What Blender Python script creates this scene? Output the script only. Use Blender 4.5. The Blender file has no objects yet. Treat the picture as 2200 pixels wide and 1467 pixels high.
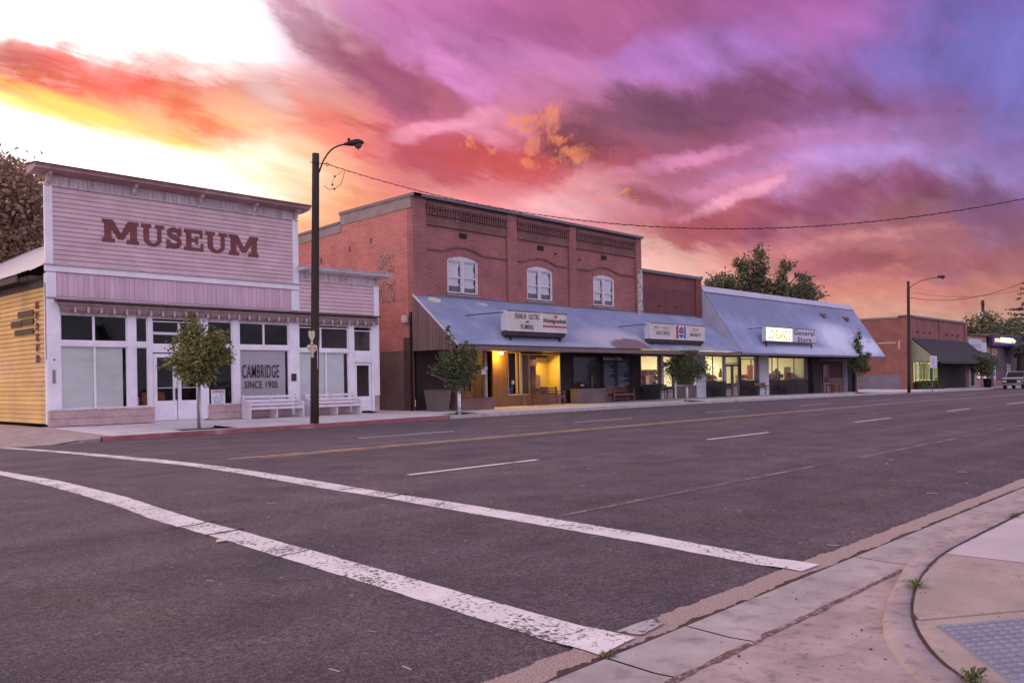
import bpy, bmesh, math, random
from math import sin, cos, pi, radians, atan2, asin, hypot
from mathutils import Vector, Matrix

random.seed(7)
S = bpy.context.scene
COL = S.collection
# ------------------------------------------------------------------ camera
YAW, ROLL, FPX = radians(43.0), math.atan(.0164), 1855.0
fw = Vector((cos(YAW), sin(YAW), 0)); rt = Vector((sin(YAW), -cos(YAW), 0)); up = Vector((0, 0, 1))
ix = rt*cos(ROLL) - up*sin(ROLL); iy = rt*sin(ROLL) + up*cos(ROLL)
cam = bpy.data.cameras.new('camera'); camo = bpy.data.objects.new('camera', cam); COL.objects.link(camo)
M = Matrix((ix, iy, -fw)).transposed().to_4x4(); M.translation = Vector((0, 0, 1.45))
camo.matrix_world = M
cam.sensor_width = 36; cam.lens = 36*FPX/2200; cam.shift_y = (818-733.5)/2200
cam.clip_start = .05; cam.clip_end = 3000
S.camera = camo
S.render.resolution_x = 1024; S.render.resolution_y = 682
# ------------------------------------------------------------------ world: dusk sky with sunset clouds
SKY=[[(0.273,0.159,0.076),(0.218,0.121,0.066),(0.218,0.121,0.066),(0.218,0.121,0.066),(0.21,0.111,0.074),(0.208,0.107,0.076),(0.208,0.107,0.076),(0.204,0.106,0.078),(0.189,0.103,0.087),(0.188,0.103,0.088),(0.188,0.103,0.088),(0.188,0.103,0.088),(0.188,0.103,0.088),(0.183,0.099,0.084),(0.166,0.086,0.069),(0.158,0.084,0.068),(0.151,0.084,0.069),(0.139,0.079,0.068)],[(0.273,0.159,0.076),(0.218,0.121,0.066),(0.218,0.121,0.066),(0.218,0.121,0.066),(0.21,0.111,0.074),(0.208,0.107,0.076),(0.208,0.107,0.076),(0.205,0.107,0.078),(0.189,0.103,0.087),(0.188,0.103,0.088),(0.188,0.103,0.088),(0.188,0.103,0.088),(0.188,0.103,0.088),(0.183,0.099,0.084),(0.166,0.086,0.07),(0.158,0.084,0.068),(0.151,0.084,0.069),(0.139,0.079,0.068)],[(0.331,0.203,0.097),(0.229,0.125,0.066),(0.228,0.125,0.066),(0.228,0.125,0.066),(0.22,0.114,0.073),(0.217,0.11,0.076),(0.217,0.11,0.076),(0.215,0.11,0.079),(0.2,0.109,0.09),(0.199,0.109,0.091),(0.2,0.11,0.092),(0.201,0.11,0.092),(0.202,0.111,0.092),(0.197,0.106,0.087),(0.174,0.084,0.067),(0.167,0.078,0.062),(0.159,0.075,0.062),(0.131,0.065,0.057)],[(0.46,0.435,0.413),(0.342,0.21,0.101),(0.3,0.164,0.073),(0.266,0.141,0.066),(0.242,0.121,0.069),(0.231,0.11,0.073),(0.226,0.108,0.081),(0.221,0.111,0.092),(0.214,0.114,0.103),(0.212,0.117,0.106),(0.21,0.12,0.108),(0.207,0.122,0.111),(0.196,0.107,0.093),(0.177,0.083,0.071),(0.141,0.051,0.049),(0.132,0.044,0.044),(0.125,0.044,0.043),(0.096,0.037,0.041)],[(0.479,0.479,0.479),(0.476,0.47,0.464),(0.418,0.269,0.145),(0.328,0.183,0.09),(0.265,0.133,0.067),(0.241,0.104,0.068),(0.232,0.097,0.084),(0.224,0.108,0.107),(0.221,0.114,0.117),(0.218,0.115,0.115),(0.214,0.119,0.114),(0.21,0.125,0.112),(0.18,0.084,0.078),(0.142,0.044,0.047),(0.104,0.033,0.043),(0.092,0.031,0.043),(0.087,0.03,0.042),(0.077,0.029,0.042)],[(0.479,0.479,0.479),(0.479,0.479,0.479),(0.479,0.479,0.479),(0.369,0.253,0.176),(0.278,0.152,0.076),(0.246,0.103,0.062),(0.239,0.09,0.083),(0.233,0.103,0.114),(0.228,0.111,0.124),(0.221,0.106,0.119),(0.191,0.081,0.093),(0.14,0.038,0.048),(0.108,0.026,0.039),(0.093,0.026,0.044),(0.087,0.029,0.054),(0.078,0.029,0.055),(0.067,0.026,0.053),(0.061,0.028,0.065)],[(0.479,0.479,0.479),(0.479,0.479,0.479),(0.479,0.479,0.479),(0.479,0.479,0.479),(0.33,0.239,0.175),(0.251,0.091,0.044),(0.239,0.063,0.056),(0.237,0.082,0.083),(0.229,0.07,0.076),(0.221,0.078,0.088),(0.184,0.066,0.083),(0.127,0.039,0.064),(0.131,0.043,0.081),(0.135,0.05,0.101),(0.109,0.05,0.114),(0.095,0.053,0.128),(0.088,0.059,0.141),(0.077,0.049,0.125)],[(0.479,0.479,0.475),(0.479,0.479,0.479),(0.479,0.453,0.325),(0.447,0.404,0.343),(0.36,0.269,0.185),(0.281,0.135,0.079),(0.209,0.057,0.056),(0.143,0.024,0.039),(0.169,0.036,0.049),(0.142,0.026,0.035),(0.118,0.022,0.035),(0.103,0.024,0.048),(0.108,0.033,0.069),(0.111,0.039,0.086),(0.111,0.045,0.108),(0.106,0.046,0.114),(0.085,0.042,0.111),(0.059,0.036,0.101)],[(0.394,0.298,0.09),(0.347,0.21,0.055),(0.301,0.167,0.064),(0.304,0.142,0.06),(0.29,0.149,0.088),(0.259,0.103,0.078),(0.216,0.049,0.061),(0.179,0.046,0.076),(0.197,0.068,0.102),(0.134,0.037,0.057),(0.087,0.021,0.036),(0.062,0.019,0.039),(0.065,0.019,0.044),(0.068,0.02,0.049),(0.064,0.022,0.055),(0.067,0.027,0.077),(0.058,0.034,0.107),(0.043,0.037,0.114)],[(0.189,0.033,0.022),(0.22,0.04,0.028),(0.242,0.059,0.044),(0.248,0.095,0.075),(0.244,0.106,0.103),(0.213,0.075,0.084),(0.165,0.039,0.058),(0.117,0.028,0.057),(0.151,0.047,0.096),(0.138,0.044,0.086),(0.114,0.037,0.075),(0.083,0.028,0.066),(0.077,0.025,0.065),(0.076,0.025,0.067),(0.081,0.03,0.088),(0.072,0.036,0.117),(0.053,0.04,0.137),(0.042,0.037,0.123)],[(0.479,0.435,0.413),(0.405,0.36,0.358),(0.36,0.309,0.303),(0.449,0.437,0.435),(0.319,0.239,0.26),(0.176,0.078,0.104),(0.105,0.024,0.051),(0.097,0.027,0.066),(0.148,0.049,0.117),(0.159,0.054,0.121),(0.143,0.05,0.115),(0.113,0.04,0.109),(0.109,0.043,0.125),(0.108,0.045,0.136),(0.111,0.041,0.127),(0.096,0.04,0.124),(0.062,0.036,0.119),(0.047,0.027,0.098)],[(0.479,0.479,0.479),(0.479,0.479,0.479),(0.479,0.479,0.479),(0.442,0.414,0.433),(0.319,0.267,0.293),(0.182,0.11,0.141),(0.115,0.031,0.069),(0.126,0.041,0.098),(0.143,0.047,0.115),(0.129,0.04,0.092),(0.113,0.033,0.08),(0.109,0.032,0.09),(0.108,0.035,0.106),(0.104,0.033,0.106),(0.102,0.027,0.09),(0.083,0.025,0.089),(0.061,0.026,0.094),(0.047,0.025,0.091)],[(0.479,0.479,0.479),(0.479,0.479,0.479),(0.479,0.479,0.479),(0.398,0.336,0.377),(0.293,0.192,0.244),(0.199,0.092,0.147),(0.141,0.044,0.102),(0.131,0.04,0.097),(0.123,0.033,0.089),(0.113,0.029,0.075),(0.111,0.028,0.071),(0.116,0.03,0.077),(0.106,0.027,0.076),(0.096,0.023,0.075),(0.097,0.024,0.083),(0.083,0.025,0.089),(0.061,0.026,0.094),(0.047,0.025,0.091)]]

STROKES=[(-0.5082,0.3299,0.0686,0.019,0.056,(0.1526,0.0176,0.0211),0.7),(-0.4337,0.3155,0.1183,0.0328,-0.142,(0.239,0.0319,0.0244),0.75),(-0.3703,0.2951,0.0694,0.0309,-0.27,(0.239,0.0319,0.019),0.75),(-0.3182,0.2745,0.0608,0.0148,-0.144,(0.239,0.0453,0.0244),0.55),(-0.4562,0.2831,0.1266,0.011,-0.25,(0.25,0.2077,0.039),0.6),(-0.2115,0.3625,0.0746,0.0277,-0.774,(0.0879,0.0181,0.0405),0.7),(-0.1443,0.3278,0.0893,0.0258,-0.526,(0.0819,0.0181,0.0405),0.8),(-0.1224,0.3709,0.1157,0.0235,-0.467,(0.1646,0.0558,0.1412),0.55),(-0.0695,0.3412,0.086,0.02,-0.32,(0.1882,0.0656,0.1526),0.6),(-0.2483,0.3028,0.0947,0.0167,-0.222,(0.25,0.0558,0.0453),0.6),(-0.2078,0.2772,0.1036,0.0203,-0.171,(0.25,0.0405,0.036),0.65),(-0.2856,0.3183,0.0531,0.0221,-0.599,(0.2567,0.194,0.194),0.55),(-0.0871,0.2602,0.1005,0.0258,-0.135,(0.1257,0.0162,0.0268),0.85),(-0.0866,0.2836,0.0738,0.0118,0.225,(0.239,0.0941,0.1364),0.6),(0.0662,0.2582,0.0636,0.0361,-0.234,(0.0577,0.0106,0.0162),0.95),(0.0148,0.2378,0.1007,0.0156,-0.226,(0.138,0.0153,0.0162),0.85),(0.0759,0.3461,0.1264,0.0276,-0.179,(0.1646,0.0577,0.1318),0.5),(0.0337,0.3896,0.1206,0.0284,-0.118,(0.0879,0.0211,0.0606),0.6),(-0.0473,0.3836,0.0787,0.0148,-0.394,(0.1005,0.0227,0.0762),0.5),(0.248,0.2983,0.1649,0.0343,-0.088,(0.0558,0.0162,0.039),0.85),(0.1282,0.2871,0.0848,0.0423,0.07,(0.054,0.0171,0.0346),0.8),(0.3933,0.2846,0.1071,0.0202,-0.207,(0.0635,0.019,0.0487),0.85),(0.2184,0.3559,0.1368,0.0239,-0.011,(0.1169,0.0513,0.1543),0.6),(0.4825,0.3235,0.0979,0.0589,-0.185,(0.0487,0.0405,0.1349),0.65),(0.3477,0.362,0.1057,0.0225,-0.212,(0.1213,0.0353,0.1113),0.5),(0.1748,0.2399,0.1391,0.0129,0.115,(0.194,0.0676,0.1228),0.75),(0.3454,0.2269,0.1359,0.0199,0.052,(0.1141,0.0676,0.1646),0.7),(0.2668,0.2159,0.1319,0.012,0.142,(0.1789,0.0596,0.1005),0.6),(0.1479,0.2017,0.0785,0.0209,-0.102,(0.0903,0.0201,0.0319),0.85),(0.2152,0.1718,0.1188,0.0298,0.078,(0.1031,0.0181,0.0256),0.85),(0.359,0.183,0.1178,0.032,0.162,(0.074,0.0162,0.0405),0.85),(0.2463,0.1973,0.0916,0.0096,0.279,(0.2283,0.0941,0.1287),0.7),(0.4003,0.1431,0.1092,0.0108,0.066,(0.1789,0.0708,0.0708),0.6),(0.3907,0.1208,0.1265,0.0167,-0.017,(0.0855,0.019,0.0305),0.75),(0.5011,0.1656,0.0746,0.0284,0.043,(0.0596,0.0244,0.0596),0.6),(0.2904,0.1355,0.0668,0.0225,0.011,(0.1577,0.0487,0.047),0.5),(0.4356,0.0935,0.1362,0.0181,-0.028,(0.1543,0.0504,0.0421),0.5),(0.0786,0.1956,0.0668,0.0141,-0.17,(0.239,0.1228,0.1318),0.5),(0.3169,0.2546,0.1171,0.0115,-0.004,(0.138,0.0504,0.1198),0.5),(0.1909,0.2647,0.1019,0.0118,-0.008,(0.0855,0.0222,0.0405),0.6)]

w = bpy.data.worlds.new('World'); S.world = w; w.use_nodes = True
nt = w.node_tree; N = nt.nodes; K = nt.links
for n in list(N): N.remove(n)
def nd(t, **kw):
    n = N.new(t)
    for k, v in kw.items(): setattr(n, k, v)
    return n
def mth(op, a, b=None, c=None, clamp=False):
    n = nd('ShaderNodeMath', operation=op); n.use_clamp = clamp
    for i, v in enumerate((a, b, c)):
        if v is None: continue
        if isinstance(v, (int, float)): n.inputs[i].default_value = v
        else: K.new(v, n.inputs[i])
    return n.outputs[0]
def dot(v, vec):
    n = nd('ShaderNodeVectorMath', operation='DOT_PRODUCT'); K.new(v, n.inputs[0]); n.inputs[1].default_value = vec
    return n.outputs['Value']
tc = nd('ShaderNodeTexCoord'); D = tc.outputs['Generated']
sep = nd('ShaderNodeSeparateXYZ'); K.new(D, sep.inputs[0])
# cloud layer coordinates: the direction met by a flat layer overhead, streaks drawn out along one wind direction
zz = mth('ADD', mth('MAXIMUM', sep.outputs[2], 0.0), .16)
# clouds drift along a line rising to the right of the view; u across the wind, v along it
wa = YAW - radians(38)
cu = mth('DIVIDE', dot(D, (cos(wa), sin(wa), 0)), zz)
cv = mth('DIVIDE', dot(D, (-sin(wa), cos(wa), 0)), zz)
cmb = nd('ShaderNodeCombineXYZ'); K.new(mth('MULTIPLY', cu, .42), cmb.inputs[0]); K.new(mth('MULTIPLY', cv, 1.0), cmb.inputs[1])
def noise(vec, scale, det=6, rough=.55, dist=0.0, off=(0, 0, 0)):
    mp = nd('ShaderNodeMapping'); mp.inputs['Location'].default_value = off; K.new(vec, mp.inputs[0])
    n = nd('ShaderNodeTexNoise'); n.inputs['Scale'].default_value = scale; n.inputs['Detail'].default_value = det
    n.inputs['Roughness'].default_value = rough; n.inputs['Distortion'].default_value = dist
    K.new(mp.outputs[0], n.inputs['Vector'])
    return n.outputs['Fac']
n1 = noise(cmb.outputs[0], 1.3, 7, .58, .6)
n2 = noise(cmb.outputs[0], 1.7, 7, .6, .5, (7, 3, 1))
n3 = noise(cmb.outputs[0], 3.2, 8, .62, .9, (1, 9, 4))
az = mth('ARCTAN2', dot(D, tuple(rt)), dot(D, tuple(fw)))
el = mth('ARCSINE', sep.outputs[2])
azw = mth('ADD', az, mth('MULTIPLY', mth('ADD', mth('MULTIPLY', mth('SUBTRACT', n1, .5), 1.0), mth('MULTIPLY', mth('SUBTRACT', n3, .5), .45)), .30))
elw = mth('ADD', el, mth('MULTIPLY', mth('ADD', mth('MULTIPLY', mth('SUBTRACT', n2, .5), 1.0), mth('MULTIPLY', mth('SUBTRACT', n3, .5), .5)), .17))
azf = mth('ADD', mth('DIVIDE', azw, 2*pi), .5)
# outside the picture the sky goes on: glow to the left of the view fading, lavender dusk behind
LEFT = [(-180, (.125, .120, .145)), (-125, (.140, .122, .128)), (-90, (.20, .145, .115)), (-60, (.34, .22, .15))]
RIGHT = [(58, (.062, .045, .082)), (90, (.090, .080, .118)), (135, (.118, .112, .145)), (180, (.125, .120, .145))]
REAR = 2.5
def ramp(row):
    r = nd('ShaderNodeValToRGB'); r.color_ramp.interpolation = 'EASE' if False else 'LINEAR'
    st = [(a, c, 1) for a, c in LEFT] + [(-30.5+61*k/17, row[k], 0) for k in range(18)] + [(a, c, 1) for a, c in RIGHT]
    E = r.color_ramp.elements
    E[0].position = 0; E[1].position = 1
    for i, (a, c, o) in enumerate(st):
        p = a/360+.5
        e = E[0] if i == 0 else (E[len(E)-1] if i == len(st)-1 else E.new(p))
        k = REAR if o else 1
        e.color = (c[0]*k, c[1]*k, c[2]*k, 1)
    K.new(azf, r.inputs[0])
    return r.outputs[0]
cur = ramp(SKY[0])
def mixc(a, b, f):
    m = nd('ShaderNodeMix', data_type='RGBA'); m.clamp_factor = True
    K.new(f, m.inputs[0]); K.new(a, m.inputs[6]) if not isinstance(a, tuple) else setattr(m.inputs[6], 'default_value', a)
    if isinstance(b, tuple): m.inputs[7].default_value = b
    else: K.new(b, m.inputs[7])
    return m.outputs[2]
for j in range(1, len(SKY)):
    e0, e1 = radians(2*(j-1)), radians(2*j)
    f = mth('DIVIDE', mth('SUBTRACT', elw, e0), e1-e0, clamp=True)
    cur = mixc(cur, ramp(SKY[j]), f)
# cloud bodies and bright gaps, each an elongated patch frayed by noise
hz = noise(cmb.outputs[0], 2.6, 9, .66, 1.4, (4, 4, 7)); hz2 = noise(D, 9, 8, .62, .8, (2, 6, 3))
sa = mth('ADD', az, mth('MULTIPLY', mth('SUBTRACT', n1, .5), .12)); se = mth('ADD', el, mth('MULTIPLY', mth('SUBTRACT', n2, .5), .07))
sv = nd('ShaderNodeCombineXYZ'); K.new(sa, sv.inputs[0]); K.new(se, sv.inputs[1])
fray = mth('ADD', mth('MULTIPLY', mth('SUBTRACT', hz, .5), 2.6), mth('MULTIPLY', mth('SUBTRACT', hz2, .5), 2.0))
for (a0, e0, la, lb, an, cc, stg) in STROKES:
    mp = nd('ShaderNodeMapping', vector_type='TEXTURE'); K.new(sv.outputs[0], mp.inputs[0]); mp.inputs['Location'].default_value = (a0, e0, 0); mp.inputs['Rotation'].default_value = (0, 0, an); mp.inputs['Scale'].default_value = (la, lb, 1)
    ln = nd('ShaderNodeVectorMath', operation='LENGTH'); K.new(mp.outputs[0], ln.inputs[0])
    mr_ = nd('ShaderNodeMapRange', interpolation_type='SMOOTHSTEP'); K.new(mth('ADD', ln.outputs['Value'], fray), mr_.inputs[0])
    mr_.inputs[1].default_value = .35; mr_.inputs[2].default_value = 1.15; mr_.inputs[3].default_value = stg; mr_.inputs[4].default_value = 0
    cur = mixc(cur, (*cc, 1), mr_.outputs[0])
# above the picture: a dusky mauve zenith
fz = mth('DIVIDE', mth('SUBTRACT', el, radians(25)), radians(30), clamp=True)
cur = mixc(cur, (.125, .098, .138, 1), mth('MULTIPLY', fz, .85))
# wisps: darker cloud bodies and brighter edges
vs = nd('ShaderNodeVectorMath', operation='SCALE'); K.new(cur, vs.inputs[0])
wisp = mth('ADD', mth('MULTIPLY', mth('SUBTRACT', n3, .5), 5.0), 4.0)
wisp = mth('ADD', wisp, mth('MULTIPLY', mth('SUBTRACT', n1, .5), 2.6))
wisp = mth('ADD', wisp, mth('MULTIPLY', mth('SUBTRACT', noise(cmb.outputs[0], 9, 6, .6, 1.0, (3, 5, 2)), .5), 1.6))
K.new(wisp, vs.inputs[3])
# a few small clouds catching the last orange light
oz = noise(D, 14, 9, .66, 1.0, (5, 8, 1)); oz2 = noise(D, 17, 9, .66, 1.2, (9, 2, 6))
oa = mth('ADD', az, mth('MULTIPLY', mth('SUBTRACT', oz, .5), .22)); oe = mth('ADD', el, mth('MULTIPLY', mth('SUBTRACT', oz2, .5), .10))
def spot(a0, e0, sa, se):
    a = mth('DIVIDE', mth('SUBTRACT', oa, radians(a0)), radians(sa)); e = mth('DIVIDE', mth('SUBTRACT', oe, radians(e0)), radians(se))
    return mth('SUBTRACT', 1.0, mth('ADD', mth('MULTIPLY', a, a), mth('MULTIPLY', e, e)), clamp=True)
n4 = noise(D, 26, 8, .68, 1.6)
acc = None
for s in ((2.4, 16.6, 2.2, 1.1), (3.6, 14.2, 3.2, .8), (-1.6, 14.9, 1.5, .5), (6.9, 11.6, 1.6, .45), (2.9, 15.4, 2.2, .7)):
    m = spot(*s); acc = m if acc is None else mth('MAXIMUM', acc, m)
om = mth('MULTIPLY', mth('SUBTRACT', mth('ADD', mth('MULTIPLY', acc, .8), mth('MULTIPLY', n4, 1.9)), 1.16), 1.05, clamp=True)
om = mth('MULTIPLY', om, mth('MULTIPLY', acc, 1.5, clamp=True))
orange = mixc(vs.outputs[0], (.93, .27, .12, 1), mth('MULTIPLY', om, .95))
nish = nd('ShaderNodeTexSky', sky_type='NISHITA'); nish.sun_disc = False
SUN_AZ = YAW + radians(24); SUN_EL = radians(3.5)
nish.sun_elevation = SUN_EL; nish.sun_rotation = pi/2 - SUN_AZ
b1 = nd('ShaderNodeBackground'); K.new(orange, b1.inputs[0]); b1.inputs[1].default_value = 1.0
b2 = nd('ShaderNodeBackground'); K.new(nish.outputs[0], b2.inputs[0]); b2.inputs[1].default_value = .008
ad = nd('ShaderNodeAddShader'); K.new(b1.outputs[0], ad.inputs[0]); K.new(b2.outputs[0], ad.inputs[1])
wo = nd('ShaderNodeOutputWorld'); K.new(ad.outputs[0], wo.inputs[0])
w.cycles.sampling_method = 'MANUAL'; w.cycles.sample_map_resolution = 1024
# low sun behind the buildings
sl = bpy.data.lights.new('sun', 'SUN'); sl.energy = 1.6; sl.angle = radians(4); sl.color = (1, .55, .25)
so = bpy.data.objects.new('sun', sl); COL.objects.link(so)
so.rotation_euler = Vector((cos(SUN_AZ)*cos(SUN_EL+.05), sin(SUN_AZ)*cos(SUN_EL+.05), sin(SUN_EL+.05))).to_track_quat('Z', 'Y').to_euler()
vsn = S.view_settings; vsn.view_transform = 'Standard'; vsn.look = 'None'; vsn.exposure = 0; vsn.gamma = 1
S.render.engine = 'CYCLES'; S.cycles.max_bounces = 6; S.cycles.transparent_max_bounces = 12
S.cycles.use_denoising = True
S.cycles.caustics_reflective = False; S.cycles.caustics_refractive = False
S.cycles.sample_clamp_indirect = 4

# ------------------------------------------------------------------ mesh helpers
WL = {}          # world location of every parent
class MB:
    def __init__(s): s.v = []; s.f = []; s.mi = []; s.m = 0
    def quad(s, a, b, c, d): n = len(s.v); s.v += [a, b, c, d]; s.f.append((n, n+1, n+2, n+3)); s.mi.append(s.m); return s
    def tri(s, a, b, c): n = len(s.v); s.v += [a, b, c]; s.f.append((n, n+1, n+2)); s.mi.append(s.m); return s
    def box(s, x0, x1, y0, y1, z0, z1):
        n = len(s.v)
        s.v += [(x, y, z) for z in (z0, z1) for y in (y0, y1) for x in (x0, x1)]
        for f in ((0, 2, 3, 1), (4, 5, 7, 6), (0, 1, 5, 4), (2, 6, 7, 3), (0, 4, 6, 2), (1, 3, 7, 5)):
            s.f.append(tuple(n+i for i in f)); s.mi.append(s.m)
        return s
    def prism(s, poly, d, closed=True):
        """poly: list of 3d points (planar), d: extrusion vector"""
        n = len(s.v); k = len(poly); d = Vector(d)
        s.v += [tuple(p) for p in poly] + [tuple(Vector(p)+d) for p in poly]
        s.f.append(tuple(range(n+k-1, n-1, -1))); s.f.append(tuple(range(n+k, n+2*k))); s.mi += [s.m]*2
        for i in range(k):
            j = (i+1) % k; s.f.append((n+i, n+j, n+k+j, n+k+i)); s.mi.append(s.m)
        return s
    def tube(s, pts, r, seg=8, cap=True):
        pts = [Vector(p) for p in pts]; rs = r if isinstance(r, (list, tuple)) else [r]*len(pts)
        n0 = len(s.v); ref = None
        for i, p in enumerate(pts):
            t = (pts[min(i+1, len(pts)-1)] - pts[max(i-1, 0)])
            t = t.normalized() if t.length > 1e-9 else Vector((0, 0, 1))
            if ref is None: ref = Vector((1, 0, 0)) if abs(t.x) < .8 else Vector((0, 1, 0))
            a = (ref - t*ref.dot(t)).normalized(); ref = a; b = t.cross(a)
            for k in range(seg):
                q = p + (a*cos(2*pi*k/seg) + b*sin(2*pi*k/seg))*rs[i]; s.v.append(tuple(q))
        for i in range(len(pts)-1):
            for k in range(seg):
                a = n0+i*seg+k; b = n0+i*seg+(k+1) % seg
                s.f.append((a, b, b+seg, a+seg)); s.mi.append(s.m)
        if cap:
            s.f.append(tuple(range(n0+seg-1, n0-1, -1))); e = n0+(len(pts)-1)*seg
            s.f.append(tuple(range(e, e+seg))); s.mi += [s.m]*2
        return s
    def lathe(s, prof, c, seg=12):
        n0 = len(s.v)
        for r, z in prof:
            for k in range(seg): s.v.append((c[0]+r*cos(2*pi*k/seg), c[1]+r*sin(2*pi*k/seg), c[2]+z))
        for i in range(len(prof)-1):
            for k in range(seg):
                a = n0+i*seg+k; b = n0+i*seg+(k+1) % seg
                s.f.append((a, b, b+seg, a+seg)); s.mi.append(s.m)
        s.f.append(tuple(range(n0+seg-1, n0-1, -1))); e = n0+(len(prof)-1)*seg
        s.f.append(tuple(range(e, e+seg))); s.mi += [s.m]*2
        return s
    def grid(s, rows):
        n0 = len(s.v); m = len(rows[0])
        for r in rows: s.v += [tuple(p) for p in r]
        for i in range(len(rows)-1):
            for k in range(m-1):
                a = n0+i*m+k; s.f.append((a, a+1, a+1+m, a+m)); s.mi.append(s.m)
        return s
    def build(s, name, mat, parent=None, local=False, smooth=False, bevel=0):
        me = bpy.data.meshes.new(name)
        off = (0, 0, 0) if (parent is None or local) else WL[parent.name]
        me.from_pydata([(x-off[0], y-off[1], z-off[2]) for x, y, z in s.v], [], s.f)
        for m in (mat if isinstance(mat, (list, tuple)) else [mat]): me.materials.append(m)
        if any(s.mi): me.polygons.foreach_set('material_index', s.mi)
        if smooth: me.polygons.foreach_set('use_smooth', [True]*len(me.polygons))
        me.update()
        o = bpy.data.objects.new(name, me); COL.objects.link(o)
        if parent: o.parent = parent; WL[o.name] = WL[parent.name]
        else: WL[o.name] = (0, 0, 0)
        if bevel:
            b = o.modifiers.new('bevel', 'BEVEL'); b.width = bevel; b.segments = 2; b.limit_method = 'ANGLE'
        return o
def thing(name, label, cat, loc=(0, 0, 0), group=None, rz=0):
    o = bpy.data.objects.new(name, None); COL.objects.link(o); o.location = loc; o.rotation_euler = (0, 0, rz)
    o.empty_display_size = .2
    o['label'] = label; o['category'] = cat
    if group: o['group'] = group
    WL[o.name] = tuple(loc); return o
def tag(o, label, cat, group=None):
    o['label'] = label; o['category'] = cat
    if group: o['group'] = group
    return o
def struct(o): o['kind'] = 'structure'; return o
def stuff(o): o['kind'] = 'stuff'; return o
def kids(o): return [c for c in bpy.data.objects if c.parent == o]
def dup(root, loc, rz=0, label=None, group=None):
    r = root.copy(); COL.objects.link(r); r.location = loc; r.rotation_euler = (0, 0, rz); WL[r.name] = tuple(loc)
    if label: r['label'] = label
    if group: r['group'] = group
    for ch in kids(root):
        c = ch.copy(); COL.objects.link(c); c.parent = r
        for g in kids(ch):
            d = g.copy(); COL.objects.link(d); d.parent = c
    return r
def piece(name, mesh, parent, loc, scale=(1, 1, 1), rot=(0, 0, 0)):
    o = bpy.data.objects.new(name, mesh); COL.objects.link(o); o.parent = parent
    off = WL[parent.name]; o.location = (loc[0]-off[0], loc[1]-off[1], loc[2]-off[2]); o.scale = scale; o.rotation_euler = rot
    return o
def unit_mesh(name, mat, mb):
    me = bpy.data.meshes.new(name); me.from_pydata(mb.v, [], mb.f); me.materials.append(mat); me.update(); return me
def slope(X): return -.005*max(0, X-45)
def road_z(X, Y):
    return .12*(1-((min(max(Y, 2.75), 24.2)-13.5)/10.75)**2) + slope(X)
def walk_z(X, Y):            # far pavement rises gently from kerb to shopfronts
    k = curb_y(X)
    return .14 + .12*max(0, min(1, (Y-k)/(28.5-k))) + slope(X)
CURB = [(8.6, 23.5), (12.5, 23.85), (17, 24.0), (22, 24.8), (30, 25.0), (70, 25.2), (125, 25.6), (300, 26)]
def interp(T, x):
    if x <= T[0][0]: return T[0][1]
    for (a, b), (c, d) in zip(T, T[1:]):
        if x <= c: return b+(d-b)*(x-a)/(c-a)
    return T[-1][1]
def curb_y(X): return interp(CURB, X)

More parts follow.
